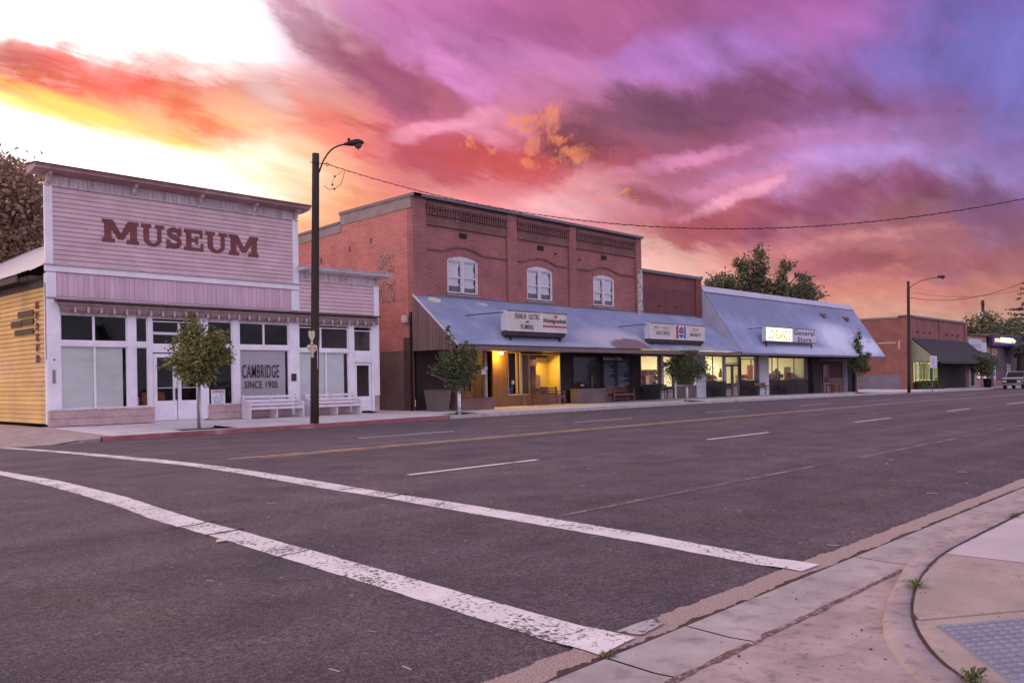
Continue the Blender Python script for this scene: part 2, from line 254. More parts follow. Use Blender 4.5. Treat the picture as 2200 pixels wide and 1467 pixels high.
# ------------------------------------------------------------------ materials
MATS = {}
def mat(name, col, rough=.7, var=.18, scale=3.0, bump=.15, bscale=40.0, metal=0, spec=.4, col2=None, c2amt=.0, c2scale=2.0,
        rnd=.0, stretch=(1, 1, 1), emit=None, estr=0, trans=0, island=0):
    if name in MATS: return MATS[name]
    m = bpy.data.materials.new(name); m.use_nodes = True; t = m.node_tree; n = t.nodes; l = t.links
    b = n['Principled BSDF']; b.inputs['Roughness'].default_value = rough; b.inputs['Metallic'].default_value = metal
    b.inputs['Specular IOR Level'].default_value = spec
    g = n.new('ShaderNodeNewGeometry'); mp = n.new('ShaderNodeMapping'); mp.inputs['Scale'].default_value = stretch
    l.new(g.outputs['Position'], mp.inputs[0]); V = mp.outputs[0]
    def nz(s, d=5, r=.6):
        x = n.new('ShaderNodeTexNoise'); x.inputs['Scale'].default_value = s; x.inputs['Detail'].default_value = d
        x.inputs['Roughness'].default_value = r; l.new(V, x.inputs['Vector']); return x.outputs['Fac']
    def mx(a, bb, f, bl='MIX'):
        x = n.new('ShaderNodeMix'); x.data_type = 'RGBA'; x.blend_type = bl
        for i, v in ((0, f), (6, a), (7, bb)):
            if isinstance(v, (int, float)): x.inputs[i].default_value = v
            elif isinstance(v, tuple): x.inputs[i].default_value = v if len(v) == 4 else (*v, 1)
            else: l.new(v, x.inputs[i])
        return x.outputs[2]
    def mr(v, a, bb, c=0, d=1):
        x = n.new('ShaderNodeMapRange'); l.new(v, x.inputs[0])
        for i, q in ((1, a), (2, bb), (3, c), (4, d)): x.inputs[i].default_value = q
        return x.outputs[0]
    base = (*col, 1)
    c = base
    if c2amt:
        c = mx(base, (*col2, 1), mr(nz(c2scale, 8, .65), .5+(.5-c2amt)*.5-.06, .5+(.5-c2amt)*.5+.10))
    lo = tuple(x*(1-var) for x in (1, 1, 1)); hi = tuple(1+var for x in (1, 1, 1))
    vv = mx((*lo, 1), (*hi, 1), mr(nz(scale), .3, .7))
    c = mx(c, vv, 1.0, 'MULTIPLY')
    if rnd:
        oi = n.new('ShaderNodeObjectInfo'); r = mr(oi.outputs['Random'], 0, 1, 1-rnd, 1+rnd)
        x = n.new('ShaderNodeVectorMath'); x.operation = 'SCALE'; l.new(c, x.inputs[0]); l.new(r, x.inputs[3]); c = x.outputs[0]
    if island:
        r = mr(g.outputs['Random Per Island'], 0, 1, 1-island, 1+island)
        x = n.new('ShaderNodeVectorMath'); x.operation = 'SCALE'; l.new(c, x.inputs[0]); l.new(r, x.inputs[3]); c = x.outputs[0]
    l.new(c, b.inputs['Base Color'])
    if bump:
        bp = n.new('ShaderNodeBump'); bp.inputs['Strength'].default_value = bump; bp.inputs['Distance'].default_value = .02
        l.new(nz(bscale, 4), bp.inputs['Height']); l.new(bp.outputs[0], b.inputs['Normal'])
    if emit: b.inputs['Emission Color'].default_value = (*emit, 1); b.inputs['Emission Strength'].default_value = estr
    if trans:
        tb = n.new('ShaderNodeBsdfTranslucent'); l.new(c, tb.inputs[0]); ms = n.new('ShaderNodeMixShader'); ms.inputs[0].default_value = trans
        l.new(b.outputs[0], ms.inputs[1]); l.new(tb.outputs[0], ms.inputs[2]); l.new(ms.outputs[0], n['Material Output'].inputs[0])
    MATS[name] = m; return m
def glass_mat(name, tint=(1, 1, 1), refl=.35):
    m = bpy.data.materials.new(name); m.use_nodes = True; t = m.node_tree; n = t.nodes; l = t.links
    n.remove(n['Principled BSDF'])
    a = n.new('ShaderNodeBsdfTransparent'); a.inputs[0].default_value = (*tint, 1)
    g = n.new('ShaderNodeBsdfGlossy'); g.inputs['Roughness'].default_value = .03; g.inputs[0].default_value = (.9, .9, .9, 1)
    f = n.new('ShaderNodeFresnel'); f.inputs[0].default_value = 1.5
    gm = n.new('ShaderNodeNewGeometry'); nz = n.new('ShaderNodeTexNoise'); nz.inputs['Scale'].default_value = 1.3; l.new(gm.outputs['Position'], nz.inputs['Vector'])
    bp = n.new('ShaderNodeBump'); bp.inputs['Strength'].default_value = .12; bp.inputs['Distance'].default_value = .05
    l.new(nz.outputs[0], bp.inputs['Height']); l.new(bp.outputs[0], g.inputs['Normal'])
    k = n.new('ShaderNodeMath'); k.operation = 'MULTIPLY'; l.new(f.outputs[0], k.inputs[0]); k.inputs[1].default_value = refl*2
    s = n.new('ShaderNodeMixShader'); l.new(k.outputs[0], s.inputs[0]); l.new(a.outputs[0], s.inputs[1]); l.new(g.outputs[0], s.inputs[2])
    l.new(s.outputs[0], n['Material Output'].inputs[0]); return m
def brick_mat(name, c1, c2, mortar, bw=.34, bh=.085, ms=.012, stain=None, var=.25, white=0):
    m = bpy.data.materials.new(name); m.use_nodes = True; t = m.node_tree; n = t.nodes; l = t.links; b = n['Principled BSDF']
    b.inputs['Roughness'].default_value = .85; b.inputs['Specular IOR Level'].default_value = .25
    g = n.new('ShaderNodeNewGeometry'); sx = n.new('ShaderNodeSeparateXYZ'); l.new(g.outputs['Position'], sx.inputs[0])
    ad = n.new('ShaderNodeMath'); l.new(sx.outputs[0], ad.inputs[0]); l.new(sx.outputs[1], ad.inputs[1])
    cb = n.new('ShaderNodeCombineXYZ'); l.new(ad.outputs[0], cb.inputs[0]); l.new(sx.outputs[2], cb.inputs[1])
    br = n.new('ShaderNodeTexBrick'); l.new(cb.outputs[0], br.inputs['Vector'])
    br.inputs['Color1'].default_value = (*c1, 1); br.inputs['Color2'].default_value = (*c2, 1); br.inputs['Mortar'].default_value = (*mortar, 1)
    br.inputs['Scale'].default_value = 1; br.inputs['Brick Width'].default_value = bw; br.inputs['Row Height'].default_value = bh
    br.inputs['Mortar Size'].default_value = ms; br.inputs['Mortar Smooth'].default_value = .2
    nz = n.new('ShaderNodeTexNoise'); nz.inputs['Scale'].default_value = .9; nz.inputs['Detail'].default_value = 9; nz.inputs['Roughness'].default_value = .7; l.new(g.outputs['Position'], nz.inputs['Vector'])
    mr = n.new('ShaderNodeMapRange'); l.new(nz.outputs[0], mr.inputs[0]); mr.inputs[1].default_value = .3; mr.inputs[2].default_value = .7; mr.inputs[3].default_value = 1-var; mr.inputs[4].default_value = 1+var
    v = n.new('ShaderNodeVectorMath'); v.operation = 'SCALE'; l.new(br.outputs[0], v.inputs[0]); l.new(mr.outputs[0], v.inputs[3]); c = v.outputs[0]
    if white:
        nw = n.new('ShaderNodeTexNoise'); nw.inputs['Scale'].default_value = 2.3; nw.inputs['Detail'].default_value = 7; nw.inputs['Roughness'].default_value = .75; l.new(g.outputs['Position'], nw.inputs['Vector'])
        m2 = n.new('ShaderNodeMapRange'); l.new(nw.outputs[0], m2.inputs[0]); m2.inputs[1].default_value = white; m2.inputs[2].default_value = white+.03
        x = n.new('ShaderNodeMix'); x.data_type = 'RGBA'; l.new(m2.outputs[0], x.inputs[0]); l.new(c, x.inputs[6]); x.inputs[7].default_value = (.55, .5, .48, 1); c = x.outputs[2]
    l.new(c, b.inputs['Base Color'])
    bp = n.new('ShaderNodeBump'); bp.inputs['Strength'].default_value = .6; bp.inputs['Distance'].default_value = .012; bp.invert = True
    l.new(br.outputs['Fac'], bp.inputs['Height']); l.new(bp.outputs[0], b.inputs['Normal'])
    return m
def paint_mat(name, col, under, wear=.62, scale=9):
    """road paint worn through to the asphalt in flakes"""
    m = bpy.data.materials.new(name); m.use_nodes = True; t = m.node_tree; n = t.nodes; l = t.links; b = n['Principled BSDF']
    b.inputs['Roughness'].default_value = .7
    g = n.new('ShaderNodeNewGeometry')
    def nz(s, d, r):
        x = n.new('ShaderNodeTexNoise'); x.inputs['Scale'].default_value = s; x.inputs['Detail'].default_value = d; x.inputs['Roughness'].default_value = r
        l.new(g.outputs['Position'], x.inputs['Vector']); return x.outputs[0]
    a = nz(scale*3.2, 5, .7); bb = nz(scale*.22, 3, .5)
    s = n.new('ShaderNodeMath'); s.operation = 'MULTIPLY_ADD'; l.new(bb, s.inputs[0]); s.inputs[1].default_value = .55; l.new(a, s.inputs[2])
    mr = n.new('ShaderNodeMapRange'); l.new(s.outputs[0], mr.inputs[0]); mr.inputs[1].default_value = wear+.27; mr.inputs[2].default_value = wear+.30
    x = n.new('ShaderNodeMix'); x.data_type = 'RGBA'; l.new(mr.outputs[0], x.inputs[0]); x.inputs[6].default_value = (*col, 1); x.inputs[7].default_value = (*under, 1)
    v = n.new('ShaderNodeMix'); v.data_type = 'RGBA'; v.blend_type = 'MULTIPLY'; v.inputs[0].default_value = 1
    m3 = n.new('ShaderNodeMapRange'); l.new(nz(2.5, 6, .7), m3.inputs[0]); m3.inputs[1].default_value = .3; m3.inputs[2].default_value = .7; m3.inputs[3].default_value = .82; m3.inputs[4].default_value = 1.08
    l.new(x.outputs[2], v.inputs[6]); l.new(m3.outputs[0], v.inputs[7]); l.new(v.outputs[2], b.inputs['Base Color'])
    bp = n.new('ShaderNodeBump'); bp.inputs['Strength'].default_value = .35; bp.inputs['Distance'].default_value = .01; l.new(nz(120, 3, .6), bp.inputs['Height']); l.new(bp.outputs[0], b.inputs['Normal'])
    return m
def asphalt_mat():
    m = bpy.data.materials.new('asphalt'); m.use_nodes = True; t = m.node_tree; n = t.nodes; l = t.links; b = n['Principled BSDF']
    b.inputs['Roughness'].default_value = .8; b.inputs['Specular IOR Level'].default_value = .35
    g = n.new('ShaderNodeNewGeometry'); P = g.outputs['Position']
    def nz(s, d, r, st=None):
        x = n.new('ShaderNodeTexNoise'); x.inputs['Scale'].default_value = s; x.inputs['Detail'].default_value = d; x.inputs['Roughness'].default_value = r
        if st:
            mp = n.new('ShaderNodeMapping'); mp.inputs['Scale'].default_value = st; l.new(P, mp.inputs[0]); l.new(mp.outputs[0], x.inputs['Vector'])
        else: l.new(P, x.inputs['Vector'])
        return x.outputs[0]
    def mr(v, a, bb, c, d):
        x = n.new('ShaderNodeMapRange'); l.new(v, x.inputs[0])
        for i, q in ((1, a), (2, bb), (3, c), (4, d)): x.inputs[i].default_value = q
        return x.outputs[0]
    def mul(a, bb):
        x = n.new('ShaderNodeMath'); x.operation = 'MULTIPLY'
        for i, q in enumerate((a, bb)):
            if isinstance(q, float): x.inputs[i].default_value = q
            else: l.new(q, x.inputs[i])
        return x.outputs[0]
    vo = n.new('ShaderNodeTexVoronoi'); vo.inputs['Scale'].default_value = 85; l.new(P, vo.inputs['Vector'])
    f = mul(mul(mr(nz(75, 2, .5, None), .32, .68, .42, 1.65), mr(nz(24, 2, .6), .32, .68, .72, 1.30)), mr(nz(1.1, 6, .65), .3, .7, .74, 1.28))
    f = mul(f, mr(vo.outputs['Distance'], 0, .8, 1.22, .78))
    f = mul(f, mr(nz(1.0, 5, .6, (.05, .9, 1)), .35, .65, .80, 1.2))      # wheel tracks drawn out along the road
    f = mul(f, mr(nz(7, 4, .7), .3, .7, .88, 1.12))
    cr = n.new('ShaderNodeMix'); cr.data_type = 'RGBA'; l.new(mr(nz(.6, 6, .7), .4, .65, 0, 1), cr.inputs[0])
    cr.inputs[6].default_value = (.118, .092, .118, 1); cr.inputs[7].default_value = (.150, .113, .124, 1)
    v = n.new('ShaderNodeVectorMath'); v.operation = 'SCALE'; l.new(cr.outputs[2], v.inputs[0]); l.new(f, v.inputs[3])
    sp = mr(nz(70, 3, .6), .66, .70, 0, 1)                                # pale chips of gravel
    x = n.new('ShaderNodeMix'); x.data_type = 'RGBA'; l.new(sp, x.inputs[0]); l.new(v.outputs[0], x.inputs[6]); x.inputs[7].default_value = (.42, .37, .37, 1)
    l.new(x.outputs[2], b.inputs['Base Color'])
    bp = n.new('ShaderNodeBump'); bp.inputs['Strength'].default_value = 1.0; bp.inputs['Distance'].default_value = .02
    l.new(nz(60, 5, .8), bp.inputs['Height']); l.new(bp.outputs[0], b.inputs['Normal'])
    return m
asphalt = asphalt_mat()
white_paint = paint_mat('white_road_paint', (.84, .80, .82), (.11, .09, .095), .575, 9)
thin_paint = paint_mat('thin_road_paint', (.5, .47, .48), (.11, .09, .095), .53, 9)
faint_paint = paint_mat('faint_road_paint', (.3, .27, .28), (.11, .09, .095), .47, 9)
yellow_paint = paint_mat('yellow_road_paint', (.70, .47, .22), (.11, .09, .095), .56, 6)
red_paint = mat('red_kerb_paint', (.30, .10, .11), .8, .25, 2.0, .2, 30, col2=(.38, .30, .29), c2amt=.22, c2scale=1.6)
concrete = mat('concrete', (.44, .385, .39), .85, .2, 2.6, .35, 60, col2=(.30, .25, .25), c2amt=.34, c2scale=5)
concrete_pale = mat('pale_concrete', (.56, .50, .53), .85, .1, 1.5, .2, 60)
concrete_slab = mat('slab_concrete', (.70, .65, .68), .85, .10, .9, .2, 50, col2=(.47, .41, .42), c2amt=.3, c2scale=1.2, rnd=.04)
concrete_tan = mat('tan_concrete', (.43, .35, .32), .88, .2, 3, .4, 70, col2=(.33, .25, .235), c2amt=.36, c2scale=6)
concrete_pink = mat('pinkish_concrete', (.44, .35, .345), .88, .22, 3.0, .4, 70, col2=(.27, .20, .19), c2amt=.33, c2scale=9.0)
aggregate = mat('exposed_aggregate', (.47, .34, .32), .9, .5, 90, .9, 120, col2=(.62, .52, .48), c2amt=.4, c2scale=75)
dirt = mat('dark_joint_dirt', (.075, .05, .045), .95, .4, 12, .6, 60)
mulch = mat('dark_mulch', (.06, .035, .03), .95, .4, 20, .8, 60)
earth = mat('dusty_earth', (.24, .18, .15), .95, .25, .7, .5, 20)
lilac = mat('pinkish_lilac_paint', (.66, .465, .50), .75, .13, 1.4, .15, 25, col2=(.46, .35, .38), c2amt=.12, c2scale=2.4, rnd=.05)
lilac_board = mat('lilac_board_paint', (.67, .46, .55), .75, .12, 1.5, .12, 25, col2=(.42, .3, .36), c2amt=.15, c2scale=5, rnd=.07, stretch=(4, 4, .6))
trim = mat('white_lilac_trim', (.86, .80, .87), .7, .1, 2.0, .12, 25, col2=(.5, .42, .45), c2amt=.1, c2scale=4)
frieze_m = mat('weathered_frieze_paint', (.58, .48, .50), .8, .2, 3.0, .15, 25, col2=(.36, .27, .27), c2amt=.3, c2scale=2.5, stretch=(3, 3, .5), rnd=.08)
yellow_side = mat('yellow_siding_paint_and_glow', (.66, .42, .16), .7, .18, .9, .2, 25, col2=(.58, .36, .24), c2amt=.4, c2scale=.7, rnd=.1)  # pale yellow paint with an unseen lamp's warm glow put into the colour
red_edge = mat('red_roof_edge', (.22, .06, .055), .8, .3, 3, .2)
base_pink = mat('pink_base_board', (.50, .34, .34), .85, .22, 2.4, .2, 25, col2=(.26, .15, .14), c2amt=.14, c2scale=6)
dark_wood = mat('dark_soffit', (.10, .07, .07), .9, .3, 3, .2)
valance_m = mat('faded_valance_cloth', (.25, .165, .16), .95, .25, 4, .3, 60)
tassel_m = mat('pale_tassel_cloth', (.47, .37, .37), .95, .15, 6, .2)
letter_m = mat('brown_red_letter_paint', (.20, .065, .065), .8, .2, 4, .1)
plaque_m = mat('dark_bronze', (.07, .03, .025), .6, .2, 6, .1)
blind_m = mat('pale_green_blind', (.82, .85, .83), .7, .08, 1.1, .05, 10, stretch=(1, 1, 4))
blind_gray = mat('grey_lilac_blind', (.66, .60, .66), .7, .08, 1.1, .05, 10)
text_dark = mat('dark_window_lettering', (.05, .03, .045), .6, .1)
black = mat('black_metal', (.02, .018, .02), .45, .2, 4, .1, metal=.3)
iron = mat('dark_iron', (.035, .03, .032), .5, .25, 4, .2, metal=.5)
interior_dark = mat('dim_interior', (.05, .035, .038), .9, .3, 1)
glass = glass_mat('window_glass', (.95, .95, .95), .25)
glass_clear = glass_mat('clear_shop_glass', (1, 1, 1), .12)
white_bench = mat('white_bench_paint', (.72, .66, .72), .65, .1, 3, .12, 25, col2=(.5, .42, .45), c2amt=.08, c2scale=6)
metal_roof_white = mat('white_metal_roof', (.62, .58, .63), .5, .08, .6, .05, 20)
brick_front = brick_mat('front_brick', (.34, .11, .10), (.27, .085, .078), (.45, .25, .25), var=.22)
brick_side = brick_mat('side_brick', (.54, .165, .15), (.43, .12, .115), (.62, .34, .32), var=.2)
brick_dark = brick_mat('dark_upper_brick', (.20, .085, .08), (.17, .07, .068), (.27, .17, .165), var=.25)  # darker brick for parapet, belts and label courses
brick_market = brick_mat('market_brick', (.225, .07, .066), (.20, .062, .06), (.26, .12, .12), var=.2, white=.70)
brick_far = brick_mat('far_brick', (.30, .10, .085), (.25, .085, .075), (.33, .2, .19), var=.25)
brick_planter = brick_mat('planter_brick', (.22, .10, .085), (.18, .08, .07), (.28, .2, .19), var=.2)
brick_grey = brick_mat('grey_planter_brick', (.20, .14, .135), (.175, .12, .12), (.27, .21, .21), var=.2)
brick_black = brick_mat('dark_stone_brick', (.075, .055, .055), (.06, .045, .045), (.10, .08, .08), var=.3)
scar_m = mat('scarred_plaster', (.48, .29, .26), .9, .35, 9, .8, 30, col2=(.22, .08, .06), c2amt=.4, c2scale=7)
stucco_grey = mat('grey_band_stucco', (.30, .235, .235), .9, .15, 2, .3, 40)
stucco_brown = mat('brown_grey_stucco', (.19, .125, .11), .9, .2, 1.5, .4, 50)
coping_m = mat('dark_metal_coping', (.16, .13, .155), .5, .15, 2, .1, 20)
paint_peel = mat('peeling_white_paint', (.52, .48, .47), .85, .2, 5, .5, 30, col2=(.2, .09, .08), c2amt=.42, c2scale=4)
sash = mat('weathered_sash_paint', (.68, .60, .66), .75, .18, 6, .2, 30, col2=(.25, .17, .18), c2amt=.2, c2scale=12)
paper = mat('white_window_paper', (.85, .85, .93), .8, .08, 3, .1, 10, col2=(.16, .14, .2), c2amt=.14, c2scale=2.6)
void = mat('dark_opening', (.03, .022, .026), .9, .2, 3)
board_brown = mat('brown_gable_board', (.185, .115, .12), .8, .16, 2, .2, 30, rnd=.16, stretch=(3, 3, .6))
fascia_m = mat('brown_fascia', (.20, .135, .125), .8, .15, 2, .15)
def corr_mat():
    m = mat('galvanised_roof', (.28, .32, .50), .42, .12, .8, .06, 8, metal=.35, spec=.5, col2=(.34, .355, .47), c2amt=.35, c2scale=.8)
    t = m.node_tree; n = t.nodes; l = t.links; b = n['Principled BSDF']; src = b.inputs['Base Color'].links[0].from_socket
    g = n.new('ShaderNodeNewGeometry')
    def blob(c, r, colr, src, thr=.5, k=1.0, f=.22):
        d = n.new('ShaderNodeVectorMath'); d.operation = 'SUBTRACT'; l.new(g.outputs['Position'], d.inputs[0]); d.inputs[1].default_value = c
        s = n.new('ShaderNodeVectorMath'); s.operation = 'DIVIDE'; l.new(d.outputs[0], s.inputs[0]); s.inputs[1].default_value = r
        ln = n.new('ShaderNodeVectorMath'); ln.operation = 'LENGTH'; l.new(s.outputs[0], ln.inputs[0])
        z = n.new('ShaderNodeTexNoise'); z.inputs['Scale'].default_value = 1.6; z.inputs['Detail'].default_value = 6; l.new(g.outputs['Position'], z.inputs['Vector'])
        a = n.new('ShaderNodeMath'); a.operation = 'MULTIPLY_ADD'; l.new(z.outputs[0], a.inputs[0]); a.inputs[1].default_value = .9; l.new(ln.outputs['Value'], a.inputs[2])
        q = n.new('ShaderNodeMapRange'); l.new(a.outputs[0], q.inputs[0]); q.inputs[1].default_value = 1.45-f; q.inputs[2].default_value = 1.45+f; q.inputs[3].default_value = k; q.inputs[4].default_value = 0
        x = n.new('ShaderNodeMix'); x.data_type = 'RGBA'; l.new(q.outputs[0], x.inputs[0]); l.new(src, x.inputs[6]); x.inputs[7].default_value = (*colr, 1); return x.outputs[2]
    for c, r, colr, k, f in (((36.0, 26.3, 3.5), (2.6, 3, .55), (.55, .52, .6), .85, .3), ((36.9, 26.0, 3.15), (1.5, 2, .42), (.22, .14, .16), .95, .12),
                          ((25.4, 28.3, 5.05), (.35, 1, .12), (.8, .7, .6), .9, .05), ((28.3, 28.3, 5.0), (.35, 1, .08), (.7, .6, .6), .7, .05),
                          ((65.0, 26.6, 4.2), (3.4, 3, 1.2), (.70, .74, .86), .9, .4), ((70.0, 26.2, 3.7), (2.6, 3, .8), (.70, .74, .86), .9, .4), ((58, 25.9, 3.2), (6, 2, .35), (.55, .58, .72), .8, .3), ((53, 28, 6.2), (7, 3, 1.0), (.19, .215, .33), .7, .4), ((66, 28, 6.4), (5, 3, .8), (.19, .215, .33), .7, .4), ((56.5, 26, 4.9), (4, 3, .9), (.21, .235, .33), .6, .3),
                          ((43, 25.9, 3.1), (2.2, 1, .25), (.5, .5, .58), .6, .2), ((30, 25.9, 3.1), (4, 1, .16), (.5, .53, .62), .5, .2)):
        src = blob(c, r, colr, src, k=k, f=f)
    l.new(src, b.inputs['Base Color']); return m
roof_metal = corr_mat()
ribbed_white = mat('pale_ribbed_metal', (.52, .49, .62), .5, .1, 1, .08, 10)
sign_cream = mat('cream_sign_face', (.66, .585, .55), .5, .12, 2, .05, 10, col2=(.5, .42, .4), c2amt=.15, c2scale=5)
sign_white = mat('white_sign_metal', (.72, .70, .80), .5, .08, 2)
sign_lav = mat('lavender_sign_face', (.68, .60, .72), .5, .1, 2)
lit_face = mat('lit_yellow_sign_face', (.8, .8, .5), .5, .05, 2, emit=(1.0, .98, .58), estr=1.5)
red_print = mat('red_print', (.45, .05, .07), .6, .15, 8); blue_print = mat('blue_print', (.07, .13, .42), .6, .15, 8)
white_print = mat('white_print', (.75, .72, .75), .6, .05)
olive_print = mat('olive_lettering', (.20, .22, .05), .6, .15, 8); navy_print = mat('navy_lettering', (.06, .05, .11), .6, .1)
brown_print = mat('dark_brown_lettering', (.07, .035, .035), .7, .3, 12); fade_print = mat('faded_lettering', (.33, .26, .27), .7, .3, 12)
wood_brown = mat('brown_bench_wood', (.17, .075, .045), .6, .25, 3, .2, 30, rnd=.15)
wood_red = mat('reddish_bench_wood', (.16, .06, .05), .6, .25, 3, .2, 30)
post_wood = mat('painted_post', (.42, .32, .26), .8, .2, 4, .2)
chalk = mat('chalkboard', (.028, .03, .05), .8, .2, 3); chalk_line = mat('chalk_marks', (.30, .32, .42), .9, .4, 14)
curtain_m = mat('brown_pink_curtain', (.27, .155, .14), .95, .25, 3, .2, stretch=(6, 6, .4))
wall_yellow = mat('yellow_lit_wall', (.75, .55, .12), .8, .1, 1)
wall_brown = mat('brown_panel_wall', (.20, .11, .06), .85, .2, 3, .2, stretch=(5, 5, .4))
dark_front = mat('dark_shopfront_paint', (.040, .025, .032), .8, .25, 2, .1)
blue_chair = mat('blue_upholstery', (.05, .09, .30), .9, .15, 4)
cream_wall = mat('cream_shop_wall', (.78, .74, .55), .8, .06, 1)
tile_floor = mat('shop_floor', (.5, .45, .38), .5, .1, 1)
pillar_white = mat('white_pillar_paint', (.66, .64, .70), .7, .08, 1.4)
green_sign = mat('green_exit_sign', (.05, .6, .2), .5, 0, 1, 0, emit=(.05, .9, .3), estr=.9)
awning_dark = mat('dark_shingle_awning', (.060, .052, .062), .9, .35, 5, .5, 20)
olive_panel = mat('olive_gable_panel', (.30, .31, .22), .8, .15, 1.5)
bluegrey_wall = mat('blue_grey_wall_paint', (.19, .17, .235), .85, .15, 1.5, .2, 30, col2=(.25, .16, .18), c2amt=.25, c2scale=1.4)
pole_wood = mat('dark_pole_wood', (.050, .030, .024), .85, .3, 4, .4, 30, stretch=(6, 6, .4))
bark = mat('pale_sapling_bark', (.30, .24, .24), .85, .25, 20, .4, 50, stretch=(3, 3, .5))
bark_dark = mat('dark_bark', (.05, .038, .035), .9, .3, 6, .6, 20)
wrap_m = mat('white_trunk_wrap', (.75, .72, .82), .7, .05, 4)
heart_m = mat('cream_painted_wood', (.66, .55, .40), .7, .15, 10, col2=(.5, .3, .2), c2amt=.15, c2scale=18)
leaf_a = mat('olive_leaves', (.25, .24, .085), .7, .35, 1.8, 0, island=.4, trans=.35)
leaf_b = mat('dark_green_leaves', (.12, .14, .065), .6, .35, 2.2, 0, island=.4, trans=.2)
leaf_c = mat('backlit_brown_leaves', (.40, .28, .20), .7, .35, .7, 0, island=.45, trans=.55)
leaf_d = mat('far_green_leaves', (.14, .145, .085), .7, .35, .6, 0, island=.4, trans=.2)
leaf_e = mat('dusky_conifer_leaves', (.06, .05, .045), .7, .3, .6, 0, island=.4)
weed_m = mat('weed_leaves', (.10, .13, .03), .7, .3, 9, 0, island=.4)
tactile_m = mat('blue_grey_tactile', (.27, .27, .36), .75, .15, 6, .2, 40)
straw = mat('dry_straw', (.55, .42, .33), .8, .2, 9); pebble_m = mat('dark_pebble', (.06, .045, .045), .8, .3, 20, rnd=.4)
bulb_m = mat('sodium_bulb', (1, .7, .2), .5, 0, 1, 0, emit=(1, .62, .12), estr=14)
tube_m = mat('fluorescent_tube', (1, 1, .9), .5, 0, 1, 0, emit=(1.0, .97, .72), estr=3)
neon_y = mat('yellow_neon', (1, .9, .5), .5, 0, 1, 0, emit=(1, .88, .45), estr=1.6); neon_o = mat('orange_neon', (1, .6, .4), .5, 0, 1, 0, emit=(1, .55, .32), estr=.9)
neon_b = mat('blue_neon_glow', (.2, .15, .6), .5, 0, 1, 0, emit=(.12, .08, .55), estr=.5)
warm_lit = mat('warm_lit_window', (.9, .7, .5), .6, .1, 1, 0, emit=(1, .72, .48), estr=.55)
green_lit = mat('green_yellow_lit_window', (.7, .7, .3), .6, .2, 2, 0, emit=(.85, .85, .35), estr=.75)
salmon = mat('salmon_stucco', (.48, .25, .22), .85, .15, 1.5); navy_wall = mat('navy_sign_box', (.05, .04, .12), .6, .15, 2)
car_dark = mat('dark_vehicle_paint', (.035, .035, .035), .3, .05, 1, 0, spec=.6); car_light = mat('silver_vehicle_paint', (.42, .42, .46), .3, .05, 1, 0, spec=.6)
rubber = mat('tyre_rubber', (.02, .02, .02), .9, .1); chrome = mat('bright_chrome', (.6, .6, .62), .2, 0, 1, 0, metal=.9)
headlamp = mat('headlamp_glass', (.7, .7, .7), .15, 0, 1, 0)
goods = [mat('goods_%s' % nm, c, .6, .1, 5) for nm, c in (('red', (.5, .1, .06)), ('brown', (.22, .11, .06)), ('cream', (.7, .6, .45)), ('pink', (.6, .3, .26)), ('dark', (.06, .04, .04)), ('orange', (.6, .28, .1)), ('green', (.12, .2, .08)))]

# ------------------------------------------------------------------ lettering
def text_mesh(string, bold=0.0, ext=.0):
    cu_ = bpy.data.curves.new('t', 'FONT'); cu_.body = string; cu_.offset = bold; cu_.extrude = ext; cu_.resolution_u = 3; cu_.align_x = 'LEFT'; cu_.space_character = 1.12
    o = bpy.data.objects.new('t', cu_); COL.objects.link(o)
    bpy.context.view_layer.update()
    me = bpy.data.meshes.new_from_object(o.evaluated_get(bpy.context.evaluated_depsgraph_get()))
    bpy.data.objects.remove(o); bpy.data.curves.remove(cu_); return me
def text_fit(name, string, x0, x1, z0, z1, Y, m, parent, bold=.0, depth=.006, slant=0.0, side=False):
    me = text_mesh(string, bold, .5); vs_ = [v.co.copy() for v in me.vertices]
    ax, bx = min(v.x for v in vs_), max(v.x for v in vs_); ay, by = min(v.y for v in vs_), max(v.y for v in vs_); az_, bz = min(v.z for v in vs_), max(v.z for v in vs_)
    off = WL[parent.name]
    for v in me.vertices:
        u = (v.co.x-ax)/(bx-ax); q = (v.co.y-ay)/(by-ay); d = (v.co.z-az_)/(bz-az_)
        if side: p = (Y-depth*d, x0+(x1-x0)*u, z0+(z1-z0)*q)
        else: p = (x0+(x1-x0)*u, Y-depth*d, z0+(z1-z0)*q+slant*(u))
        v.co = (p[0]-off[0], p[1]-off[1], p[2]-off[2])
    me.materials.clear(); me.materials.append(m); me.name = name
    o = bpy.data.objects.new(name, me); COL.objects.link(o); o.parent = parent; WL[o.name] = WL[parent.name]
    return o
# ------------------------------------------------------------------ ground, road, pavements
g = MB(); g.box(-600, 1400, -700, 1400, -1.2, -.62); struct(g.build('ground', earth))
r = MB(); XS = [-60, -30, -10, 0, 6, 12, 20, 30, 45, 60, 80, 100, 125, 160, 220, 300]
YS = [2.72+.5*i for i in range(45)]
rows = [[(x, y, road_z(x, y) - (0 if y < curb_y(x)+.3 else .0)) for y in YS if y <= 24.75] + [(x, 25.9, road_z(x, 24.2)-.03)] for x in XS]
r.grid([[p for p in row][::-1] for row in rows]); road = struct(r.build('road', asphalt, smooth=True))
